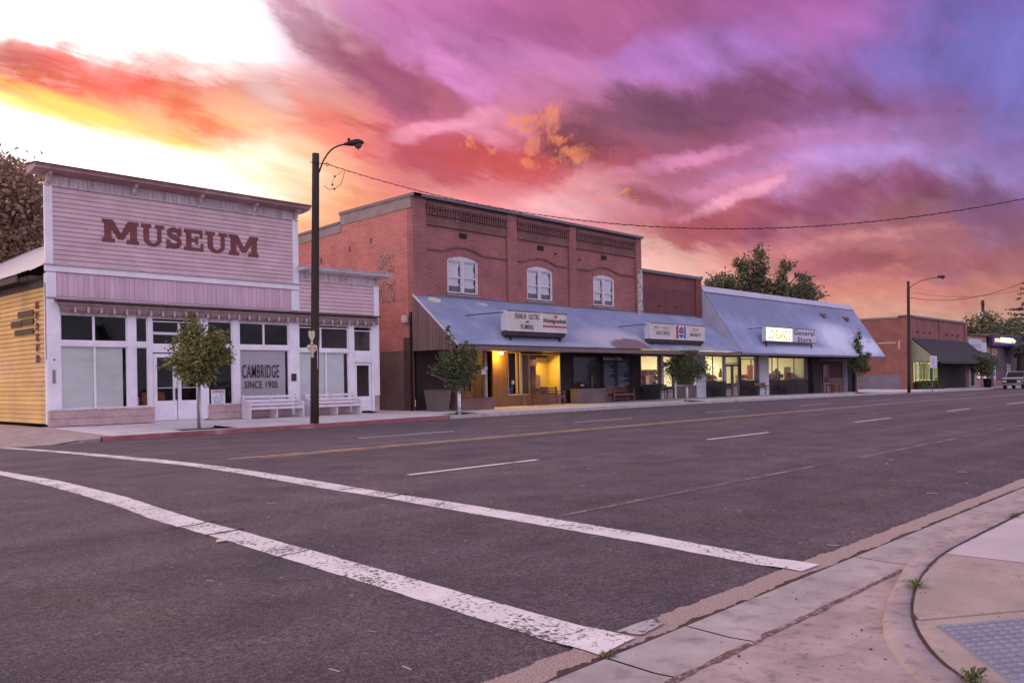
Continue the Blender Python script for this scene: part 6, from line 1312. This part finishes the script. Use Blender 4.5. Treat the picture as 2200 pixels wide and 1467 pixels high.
# benches in front of market and store
def mbench(loc, label, m, L_=1.0):
    t = thing('metal_bench', label, 'bench', loc)
    for sx in (-L_, L_):
        MB().tube([(sx, -.30, 0), (sx, -.24, .3), (sx, -.28, .58), (sx, -.18, .64), (sx, .20, .62)], .028, 6).build('arm_frame', iron, t, local=True)
        MB().tube([(sx, .26, 0), (sx, .18, .40), (sx, .30, .86)], .028, 6).build('leg', iron, t, local=True)
    for y in (-.22, -.10, .02, .14): MB().box(-L_, L_, y, y+.10, .42, .445).build('seat_slat', m, t, local=True)
    for z in (.50, .62, .74): MB().box(-L_, L_, .20+(z-.5)*.25, .225+(z-.5)*.25, z, z+.10).build('back_slat', m, t, local=True)
    return t
dkw = mat('dark_bench_slats', (.035, .025, .025), .7, .2, 3)
mbench((42.2, 27.75, walk_z(42, 27.8)), 'dark bench with green cushion edge in front of the left market window', dkw, 1.15)
MB().box(41.1, 43.0, 27.98, 28.04, 1.02, 1.12).build('cushion', mat('dark_green_cloth', (.035, .06, .05), .9, .2, 3), bpy.data.objects['metal_bench'])
t = mbench((49.9, 27.75, walk_z(49.5, 27.8)), 'dark bench left of the general store double doors', dkw, 1.1)
mbench((54.6, 27.75, walk_z(54, 27.8)), 'dark bench with a yellowish back emblem beside the white pillar', dkw, 1.15)
MB().box(54.1, 55.0, 27.93, 27.95, .85, 1.02).build('emblem', mat('dull_yellow_emblem', (.25, .16, .05), .7), bpy.data.objects['metal_bench.002'])
mbench((59.3, 27.75, walk_z(59, 27.8)), 'dark bench below the long general store window', dkw, 1.3)
t = thing('side_table', 'small brown table in the dark recess of the general store', 'table', (67.0, 27.9, -.02)); z0 = walk_z(67, 27.9)
MB().box(66.2, 67.8, 27.6, 28.2, z0+.55, z0+.62).build('table_top', wood_brown, t)
for a, b in ((66.25, 27.65), (67.68, 27.65), (66.25, 28.1), (67.68, 28.1)): MB().box(a, a+.07, b, b+.07, z0, z0+.55).build('leg', wood_brown, t)

# ------------------------------------------------------------------ far brick building and what follows it
fb = thing('far_brick_building', 'single-storey red brick building with dark shingled awning and green-lit window, beyond the general store', 'building', (95, 28.5, -.2))
lbox(fb, 'side_wall', 86.0, 86.3, 28.8, 48, -.4, 6.86, brick_far); lbox(fb, 'front_wall', 86.0, 104.7, 28.5, 28.8, -.4, 6.92, brick_far); lbox(fb, 'rear_wall', 86.3, 104.7, 47.7, 48, -.4, 6.8, brick_far); lbox(fb, 'end_wall', 104.4, 104.7, 28.8, 47.7, -.4, 6.8, brick_far); lbox(fb, 'roof', 86.3, 104.4, 28.8, 47.7, 6.3, 6.4, coping_m)
lbox(fb, 'corner_pier', 85.93, 87.1, 28.42, 29.2, -.4, 7.0, brick_far); lbox(fb, 'corner_pier_cap', 85.8, 87.2, 28.3, 29.3, 7.0, 7.12, coping_m); lbox(fb, 'corner_pier', 103.9, 104.75, 28.40, 28.5, -.4, 6.92, brick_far); lbox(fb, 'middle_pier', 95.2, 95.9, 28.42, 28.5, 4.5, 6.92, brick_far)
lbox(fb, 'coping', 87.1, 104.85, 28.35, 28.9, 6.92, 7.12, coping_m); lbox(fb, 'side_coping', 85.9, 86.4, 29.3, 48, 6.861, 7.02, stucco_grey)
lbox(fb, 'dado', 85.96, 86.0, 29.1, 47, -.4, 1.45, bluegrey_wall); lbox(fb, 'plaster_streak', 85.96, 86.0, 29.6, 31.3, 4.45, 4.58, mat('pink_plaster', (.6, .36, .33), .9, .2)); lbox(fb, 'plaster_patch', 85.95, 86.0, 28.75, 29.4, 3.9, 4.7, mat('pink_plaster', (.6, .36, .33)))
for x in (88.6, 90.4, 92.3, 97.6, 99.6, 101.6): MB().lathe([(.0, -.05), (.14, -.05), (.14, .05), (0, .05)], (x, 28.46, 5.55), 8).build('anchor_plate', void, fb)
fa = thing('shingled_awning', 'dark shingled awning with an olive gable panel on the far brick building', 'awning', (95, 27, 2.6))
rr = random.Random(3)
for i in range(11):
    f0, f1 = i/11, (i+1)/11; y0, z0_ = 28.48-(28.48-25.9)*f0, 4.95-(4.95-2.6)*f0; y1, z1_ = 28.48-(28.48-25.9)*f1, 4.95-(4.95-2.6)*f1
    MB().prism([(86.9, y0, z0_), (86.9, y1-.03, z1_), (86.9, y1-.03, z1_+.05), (86.9, y0, z0_+.02)], (17.9, 0, 0)).build('shingle_course', awning_dark, fa)
MB().prism([(86.88, 28.5, 2.62), (86.88, 25.98, 2.62), (86.88, 28.5, 4.85)], (.05, 0, 0)).build('gable_panel', olive_panel, fa); lbox(fa, 'fascia', 86.9, 104.8, 25.86, 25.9, 2.42, 2.6, awning_dark)
sf = thing('cafe_front', 'green and yellow lit cafe window front below the dark awning', 'shopfront', (90, 28.5, 0))
lbox(sf, 'backing', 87.2, 94.2, 28.34, 28.4, .7, 2.6, green_lit); rr = random.Random(9)
for i in range(16): a = 87.2+i*.45; lbox(sf, 'curtain_fold', a, a+rr.uniform(.12, .3), 28.30, 28.33, .9, 2.6-rr.uniform(0, .2), mat('olive_dark_curtain', (.10, .10, .05), .9, .3, 3))
shopwin(sf, 87.2, 94.2, .8, 2.6, 28.27, awning_dark, gl=glass, mull=(89.5, 91.9)); lbox(sf, 'bulkhead', 87.1, 94.3, 28.2, 28.3, -.3, .75, dark_front); lbox(sf, 'dark_bay', 94.35, 103.8, 28.38, 28.45, -.3, 2.6, dark_front)
# dark low shrubs in front of the cafe window
def foliage(name, lobes, n, leaf, m, parent, seed, fill=.55, stalks=0):
    rr = random.Random(seed); mb = MB(); vol = [l[3]*l[4]*l[5] for l in lobes]; tot = sum(vol)
    for (cx, cy, cz, rx, ry, rz), v_ in zip(lobes, vol):
        k = max(3, int(n*v_/tot))
        nc = max(4, k//14)
        cl = []
        for _ in range(nc):
            d = Vector((rr.gauss(0, 1), rr.gauss(0, 1), rr.gauss(0, 1))).normalized()*(rr.uniform(fill, 1.0)**.7)
            cl.append((d.x, d.y, d.z))
        for _ in range(k):
            c_ = rr.choice(cl); s_ = .24
            x = cx+(c_[0]+rr.gauss(0, s_))*rx; y = cy+(c_[1]+rr.gauss(0, s_))*ry; z = cz+(c_[2]+rr.gauss(0, s_))*rz
            a = Vector((rr.gauss(0, 1), rr.gauss(0, 1), rr.gauss(0, .6))).normalized(); b = a.cross(Vector((rr.gauss(0, 1), rr.gauss(0, 1), rr.gauss(0, 1)))).normalized(); l_ = leaf*rr.uniform(.6, 1.3); p = Vector((x, y, z))
            mb.quad(tuple(p-a*l_), tuple(p-b*l_*.5), tuple(p+a*l_), tuple(p+b*l_*.5))
    return mb.build(name, m, parent)
for i, x in enumerate((88.0, 90.0, 92.0)):
    t = thing('low_shrub', ('dark shrub at the foot of the far pole by the cafe window', 'dark shrub in the middle below the cafe window', 'dark shrub left of the white street sign')[i], 'shrub', (x, 27.7, -.1), 'dark shrubs below the cafe window')
    foliage('foliage', [(x, 27.7, .35, 1.1, .5, .5)], 420, .12, leaf_b, t, i+40, .2); MB().tube([(x, 27.7, -.15), (x, 27.7, .4)], .04, 5).build('stem', bark_dark, t)
t = thing('street_sign', 'white blank-looking parking sign on a thin post before the dark awning', 'sign', (81.3, 24.9, 0))
MB().box(80.6, 82.4, 24.85, 24.88, 1.98, 3.05).build('sign_plate', sign_lav, t, bevel=.01); MB().box(81.2, 81.3, 24.88, 24.95, -.1, 3.0).build('post', coping_m, t)
text_fit('lettering', 'P', 81.2, 81.7, 2.2, 2.85, 24.848, mat('pale_pink_print', (.45, .33, .42), .7), t, .02)
# salmon building with awning, white sign, door
sb = thing('salmon_building', 'low salmon stucco building with dark awning and white door surround, left of the neon sign', 'building', (109, 28.5, -.3))
lbox(sb, 'wall', 104.76, 114.4, 28.55, 28.8, -.5, 5.75, salmon); lbox(sb, 'side_wall', 114.1, 114.4, 28.8, 45, -.5, 5.7, salmon); lbox(sb, 'roof_edge', 104.8, 118, 28.2, 28.9, 5.75, 5.92, mat('brown_roof_edge', (.16, .1, .09), .8))
MB().prism([(104.85, 28.5, 3.85), (104.85, 26.4, 2.5), (104.85, 26.4, 2.62), (104.85, 28.5, 4.0)], (7.6, 0, 0)).build('awning', awning_dark, sb)
lbox(sb, 'door_surround', 105.2, 108.3, 28.42, 28.549, -.3, 2.45, mat('pale_mauve_surround', (.45, .36, .36), .8, .12, 2)); lbox(sb, 'door_glass', 106.1, 107.2, 28.38, 28.42, .1, 2.0, void); lbox(sb, 'lit_window', 109.0, 112.6, 28.44, 28.54, .85, 1.9, warm_lit); lbox(sb, 'window_sill', 108.9, 112.7, 28.40, 28.54, .75, .84, salmon)
for i in range(3): t = thing('gooseneck_light', ('left', 'middle', 'right')[i]+' one of three small white lights under the small dark awning', 'lamp', (105.6+i*1.9, 28.0, 2.2), 'white lights under the small awning'); MB().lathe([(.05, .1), (.28, .0), (.32, -.14), (.1, -.18)][::-1], (105.6+i*1.9, 28.0, 2.36), 10).build('shade', white_print, t); MB().tube([(105.6+i*1.9, 28.0, 2.44), (105.6+i*1.9, 28.5, 2.5)], .03, 5).build('arm', iron, t)
t = thing('white_signboard', 'white projecting signboard with faint blue lettering on the salmon building', 'sign', (107, 28.3, 4)); MB().box(104.9, 110.2, 28.3, 28.42, 4.0, 5.35).build('board', mat('white_board', (.56, .54, .64), .7, .08), t); text_fit('lettering', 'SPORTS', 105.6, 109.4, 4.35, 4.75, 28.295, mat('faint_blue_print', (.34, .33, .52), .7, .2, 3), t, .02)
MB().box(110.3, 112.2, 28.36, 28.5, 3.0, 5.0).build('bracket_panel', pillar_white, t)
# neon bar
nb_ = thing('bar_building', 'dark bar building with a glowing yellow and orange neon sign in a navy box', 'building', (119, 28.2, -.3))
lbox(nb_, 'wall', 114.5, 135, 28.6, 28.9, -.5, 6.0, mat('dusky_wall', (.16, .11, .14), .85, .2)); lbox(nb_, 'sign_box', 112.9, 126, 27.9, 28.3, 4.65, 6.0, navy_wall); lbox(nb_, 'roof', 114, 136, 28.3, 44, 6.0, 6.15, coping_m)
for a, b, z0, z1, m_ in ((113.9, 116.2, 5.15, 5.55, neon_o), (116.5, 122.4, 5.15, 5.7, neon_y)):
    k = 9 if m_ is neon_y else 4
    for i in range(k): c0 = a+(b-a)*i/k; MB().tube([(c0, 27.85, z0), (c0+.1, 27.85, z1), (c0+(b-a)/k*.7, 27.85, z1-.05), (c0+(b-a)/k*.6, 27.85, z0), (c0+(b-a)/k*.95, 27.85, z0+.1)], .07, 5).build('neon_letter', m_, nb_)
MB().tube([(122.9+.4*cos(i*.7), 27.85, 5.3+.2*sin(i*.7)) for i in range(10)], .06, 5).build('neon_letter', neon_y, nb_); MB().tube([(113.4, 27.86, 4.95), (124.5, 27.86, 4.98)], .05, 5).build('neon_underline', neon_b, nb_)
lbox(nb_, 'lit_window', 115.8, 116.6, 28.5, 28.58, .6, 2.2, pillar_white); lbox(nb_, 'lit_window', 122, 123.6, 28.5, 28.58, 1.4, 2.6, pillar_white); lbox(nb_, 'mauve_panel', 122, 123.6, 28.5, 28.58, .2, 1.3, salmon); lbox(nb_, 'orange_panel', 115, 117.4, 28.5, 28.58, 3.0, 4.4, salmon)
t = thing('low_brick_wall', 'low lit salmon brick wall in front of the bar', 'wall', (116, 27.4, -.3)); lbox(t, 'wall', 110.5, 121.8, 27.3, 27.6, -.4, .38, brick_far); lbox(t, 'cap', 110.4, 121.9, 27.25, 27.65, .38, .46, salmon)
t = thing('street_bin', 'dark round bin beside the small tree near the salmon building', 'bin', (104.2, 26.3, -.2)); MB().lathe([(.35, 0), (.42, .9), (.44, .95), (.3, 1.05)], (104.2, 26.3, -.16), 14).build('body', iron, t, smooth=True)
t = thing('bollard', 'thin white bollard beside the dark bin', 'bollard', (105.8, 26.0, -.2)); MB().lathe([(.07, 0), (.07, .9), (.02, .95)], (105.8, 26, -.18), 8).build('post', white_print, t)
# parked dark truck at the right edge, nose to the left
t = thing('pickup_truck', 'dark parked pickup with silver hood at the right edge of the street', 'pickup truck', (104.3, 22.8, -.2))
bx, by, bz = 102.9, 22.7, slope(104)
def P2(pts): return [(bx+x, by, bz+z) for x, z in pts]
body = MB(); body.prism(P2([(0, .45), (.05, .95), (.25, 1.1), (1.35, 1.2), (5.6, 1.2), (5.7, .5)]), (0, 1.9, 0)); body.build('body', car_dark, t, bevel=.05)
MB().prism(P2([(.10, 1.06), (.35, 1.14), (1.45, 1.24), (1.45, 1.28), (.3, 1.19), (.08, 1.10)]), (0, 1.9, 0)).build('hood', car_light, t, bevel=.01)
MB().prism(P2([(1.4, 1.2), (2.05, 1.85), (3.3, 1.88), (3.6, 1.2)]), (0, 1.9, 0)).build('cab', car_light, t, bevel=.04)
MB().prism([(bx+1.42, by+.12, bz+1.27), (bx+1.42, by+1.78, bz+1.27), (bx+1.98, by+1.7, bz+1.80), (bx+1.98, by+.2, bz+1.80)], (-.03, 0, .02)).build('windshield', void, t)
MB().prism([(bx+1.6, by-.01, bz+1.26), (bx+3.4, by-.01, bz+1.26), (bx+3.2, by-.01, bz+1.78), (bx+2.08, by-.01, bz+1.78)], (0, .02, 0)).build('side_window', void, t)
MB().box(bx-.06, bx+.05, by+.05, by+1.85, bz+.42, bz+.60).build('bumper', chrome, t, bevel=.02); MB().box(bx-.01, bx+.04, by+.5, by+1.4, bz+.70, bz+.95).build('grille', void, t)
for y in (by+.1, by+1.45): MB().box(bx-.02, bx+.04, y, y+.35, bz+.72, bz+.93).build('headlight', headlamp, t)
for x in (1.0, 4.6):
    for y in (by-.02, by+1.68):
        w_ = MB(); pr = [(bx+x+.37*cos(2*pi*i/18), y, bz+.37+.37*sin(2*pi*i/18)) for i in range(18)]; wo_ = w_.prism(pr, (0, .24, 0)).build('wheel', rubber, t)
        MB().prism([(bx+x+.2*cos(2*pi*i/12), y-.01, bz+.37+.2*sin(2*pi*i/12)) for i in range(12)], (0, .26, 0)).build('rim', chrome, wo_)
MB().box(bx+1.55, bx+1.75, by-.22, by-.02, bz+1.22, bz+1.42).build('mirror', car_dark, t, bevel=.02)
t = thing('distant_utility_pole', 'distant bare utility pole rising behind the shrubs near the right edge', 'utility pole', (133, 34, -.4))
MB().tube([(133, 34, -.4), (133, 34, 11.6)], [.24, .2], 8).build('pole', pole_wood, t); MB().box(132.3, 133.7, 33.9, 34.1, 11.0, 11.15).build('crossarm', pole_wood, t); MB().lathe([(.35, 0), (.35, .9)], (132.0, 34, 9.0), 10).build('transformer', sign_lav, t)

# ------------------------------------------------------------------ trees
def sapling(x, y, lobes, n, leaf, m, label, wrap, seed, zfork, group='street saplings in the pavement'):
    z0 = walk_z(x, y)-.03; t = thing('sapling', label, 'tree', (x, y, z0), group); rr = random.Random(seed)
    MB().tube([(x, y, z0-.05), (x-.02, y, z0+zfork*.5), (x+.015, y, z0+zfork), (x, y, lobes[0][2])], [.055, .045, .038, .02], 8).build('trunk', bark, t, smooth=True)
    if wrap: MB().tube([(x, y, z0), (x-.012, y, z0+wrap)], [.075, .066], 10).build('trunk_wrap', wrap_m, t, smooth=True); MB().tube([(x, y, z0+wrap*.28), (x, y, z0+wrap*.30)], .08, 10).build('wrap_band', black, t); MB().tube([(x-.01, y, z0+wrap*.93), (x-.01, y, z0+wrap*.95)], .074, 10).build('wrap_band', black, t)
    for l in lobes:
        for k in range(2):
            a = Vector((x, y, z0+zfork*rr.uniform(.85, 1.05))); b = Vector((l[0]+rr.uniform(-.4, .4)*l[3], l[1]+rr.uniform(-.4, .4)*l[4], l[2]+rr.uniform(-.2, .6)*l[5])); mid = a.lerp(b, .5)+Vector((0, 0, .08))
            MB().tube([tuple(a), tuple(mid), tuple(b)], [.018, .012, .005], 5).build('branch', bark, t)
    foliage('crown', lobes, n, leaf, m, t, seed, .25); return t
def U(x, y, u, z, r, rz_=None, ry=None): return (x+rt.x*u*1.06, y+rt.y*u*1.06, z, r*1.12, (ry or r)*1.12, (rz_ or r)*1.1)
x, y = 12.76, 25.0
sapling(x, y, [U(x, y, 0, 2.35, .62, .62), U(x, y, -.2, 3.05, .36, .42), U(x, y, -.12, 3.62, .14, .24), U(x, y, .55, 2.75, .34, .40), U(x, y, .72, 2.35, .28, .26), U(x, y, -.62, 2.15, .34, .2), U(x, y, -.95, 2.1, .16, .12), U(x, y, .3, 1.75, .3, .25), U(x, y, -.1, 1.85, .42, .3)], 6500, .062, leaf_a, 'olive-green sapling with pale trunk in front of the museum doors', 0, 51, 1.35)
x, y = 24.05, 25.35
sapling(x, y, [U(x, y, 0, 2.05, .66, .55), U(x, y, -.35, 3.1, .16, .24), U(x, y, -.42, 3.6, .14, .16), U(x, y, .25, 2.7, .24, .30), U(x, y, .62, 2.55, .2, .3), U(x, y, -.75, 1.95, .32, .2), U(x, y, .72, 2.1, .25, .2), U(x, y, 0, 1.45, .4, .3), U(x, y, -.45, 2.5, .3, .2), U(x, y, -1.05, 1.8, .13, .1)], 5200, .062, leaf_b, 'dark sapling with white-wrapped trunk in front of the canopy corner', .92, 52, 1.1)
x, y = 42.1, 25.85
sapling(x, y, [U(x, y, 0, 2.05, .95, .75), U(x, y, .1, 2.7, .5, .32), U(x, y, -.55, 1.9, .5, .45), U(x, y, .6, 1.9, .48, .45), U(x, y, 0, 1.45, .5, .4)], 6500, .062, leaf_b, 'dense round dark sapling with white-wrapped trunk in front of the market', .85, 53, 1.0)
x, y = 67.0, 26.0
sapling(x, y, [U(x, y, .1, 2.3, .62, .6), U(x, y, .05, 3.5, .35, .55), U(x, y, .1, 4.4, .25, .5), U(x, y, .6, 2.9, .4, .3), U(x, y, -.4, 3.0, .3, .3), U(x, y, .5, 1.9, .4, .3)], 3400, .085, leaf_b, 'upright dark sapling near the right end of the general store roof', 0, 54, 1.2)
x, y = 100.5, 25.9
sapling(x, y, [U(x, y, 0, 2.3, 1.2, .9), U(x, y, .5, 1.6, .7, .6), U(x, y, .9, 2.7, .7, .5), U(x, y, -.6, 2.7, .8, .5)], 2600, .13, leaf_b, 'small leaning dark tree before the salmon building', 0, 55, 1.0)
# big trees
def big_tree(name, label, x, y, z0, zf, lobes, n, leaf, m, seed, tr=.3, fill=.3):
    t = thing(name, label, 'tree', (x, y, z0)); rr = random.Random(seed)
    MB().tube([(x, y, z0), (x+.1, y, z0+(zf-z0)*.5), (x, y, zf)], [tr, tr*.8, tr*.6], 10).build('trunk', bark_dark, t, smooth=True)
    for l in lobes:
        a = Vector((x, y, zf)); b = Vector((l[0], l[1], l[2]+l[5]*.3)); mid = a.lerp(b, .5)+Vector((rr.uniform(-.3, .3), rr.uniform(-.3, .3), rr.uniform(0, .4)))
        MB().tube([tuple(a), tuple(mid), tuple(b)], [tr*.45, tr*.25, tr*.08], 6).build('limb', bark_dark, t)
    foliage('crown', lobes, n, leaf, m, t, seed, fill); return t
x, y = 13.6, 46.0
big_tree('broadleaf_tree', 'large brown-green backlit tree rising behind the left end of the museum', x, y, .1, 5.5, [U(x, y, -.6, 9.6, 2.4, 2.4), U(x, y, .9, 10.7, 1.3, 1.25), U(x, y, -2.0, 11.4, 1.5, 1.3), U(x, y, -2.8, 9.2, 1.8, 2.2), U(x, y, .2, 7.6, 2.0, 1.6), U(x, y, 1.75, 10.6, .75, .9), U(x, y, -.3, 12.0, 1.2, .7), U(x, y, 1.2, 8.6, 1.3, 1.4), U(x, y, -1.8, 7.0, 2, 1.8)], 36000, .13, leaf_c, 61, .4, .4)
x, y = 78.5, 40.0
big_tree('maple_tree', 'open-crowned dark green tree with upswept limbs rising behind the general store roof', x, y, 0, 6.5, [U(x, y, -3.2, 10.3, 1.5, 1.1), U(x, y, -1.1, 11.6, .8, 1.6), U(x, y, -1.7, 12.6, .55, .7), U(x, y, .2, 12.2, .75, 1.9), U(x, y, .1, 10.0, 1.1, 1.4), U(x, y, 2.3, 11.6, .6, 1.1), U(x, y, 3.0, 12.2, .5, .6), U(x, y, 1.9, 10.2, .9, .7), U(x, y, 4.3, 10.2, .9, 1.0), U(x, y, 3.6, 9.3, 1.8, .9), U(x, y, -1.9, 9.8, .8, .8), U(x, y, 3.9, 11.5, .35, .6)], 11000, .17, leaf_d, 62, .35, .3)
x, y = 93, 48
big_tree('sparse_tree', 'faint sparse treetops just right of the open-crowned tree', x, y, 0, 8, [U(x, y, -1.0, 9.6, .9, .9), U(x, y, 1.0, 9.9, .8, 1.0), U(x, y, 3.2, 9.8, .6, .8)], 500, .16, leaf_e, 63, .2, .3)
x, y = 118, 44
big_tree('roadside_tree', 'green tree behind the right end of the far brick building', x, y, -.4, 4, [U(x, y, -3.6, 8.4, 1.0, 1.2), U(x, y, -2.4, 6.6, 1.4, 1.0), U(x, y, -4.6, 7.5, 1, 1), U(x, y, -2.0, 4.5, 2, 2)], 1700, .2, leaf_d, 64, .25, .2)
x, y = 128, 33
big_tree('roadside_tree', 'rounded green shrubby tree above the white signboard', x, y, -.4, 4, [U(x, y, -2.5, 7.4, 1.8, 1.0), U(x, y, 0, 8.3, 1.9, 1.4), U(x, y, 2.5, 7.6, 2.2, 1.2), U(x, y, 5.0, 7.8, 1.6, 1.0), U(x, y, 1.0, 6.6, 4.0, 1.2)], 3600, .24, leaf_d, 65, .25, .2)
x, y = 122, 26.8
t = big_tree('street_tree', 'dark leaning street tree with thick trunk hiding the bar front', x, y, -.4, 3.6, [U(x, y, -.5, 4.2, 1.6, .8), U(x, y, 1.6, 3.8, 1.8, 1.4), U(x, y, 3.2, 5.2, 1.8, 1.8), U(x, y, 3.6, 2.8, 1.2, 1.2)], 3400, .2, leaf_e, 66, .9, .2)
x, y = 140, 30
t = thing('conifer_tree', 'dusky conifer with drooping boughs cut off by the right edge of the picture', 'tree', (x, y, -.4)); MB().tube([(x, y, -.4), (x, y, 15.5)], [.4, .05], 8).build('trunk', bark_dark, t)
lb = []; rr = random.Random(5)
for k in range(16):
    zc = 3.5+k*.72; r_ = (15.5-zc)*.42+.4
    for a in range(5): th = rr.uniform(0, 2*pi); lb.append((x+cos(th)*r_*.6, y+sin(th)*r_*.6, zc-.2, r_*.42, r_*.42, .22))
foliage('boughs', lb, 5200, .2, leaf_e, t, 67, .1)
rr = random.Random(77)
for k in range(7): # far tree line beyond the last buildings, each tree its own
    x = 150+k*14+rr.uniform(-3, 3); y = 30+k*1.5+rr.uniform(-2, 8); h_ = rr.uniform(6, 9)
    big_tree('distant_tree', 'one of the dusky trees in the far row closing the street' if 0 else 'dusky tree of the far row that closes the street', x, y, -.6, h_*.4, [U(x, y, 0, h_*.65, 2.6, h_*.32), U(x, y, 1.8, h_*.5, 1.8, h_*.25), U(x, y, -1.8, h_*.55, 1.9, h_*.25)], 700, .32, leaf_e, 80+k, .3, .1)['group'] = 'distant trees closing the street'
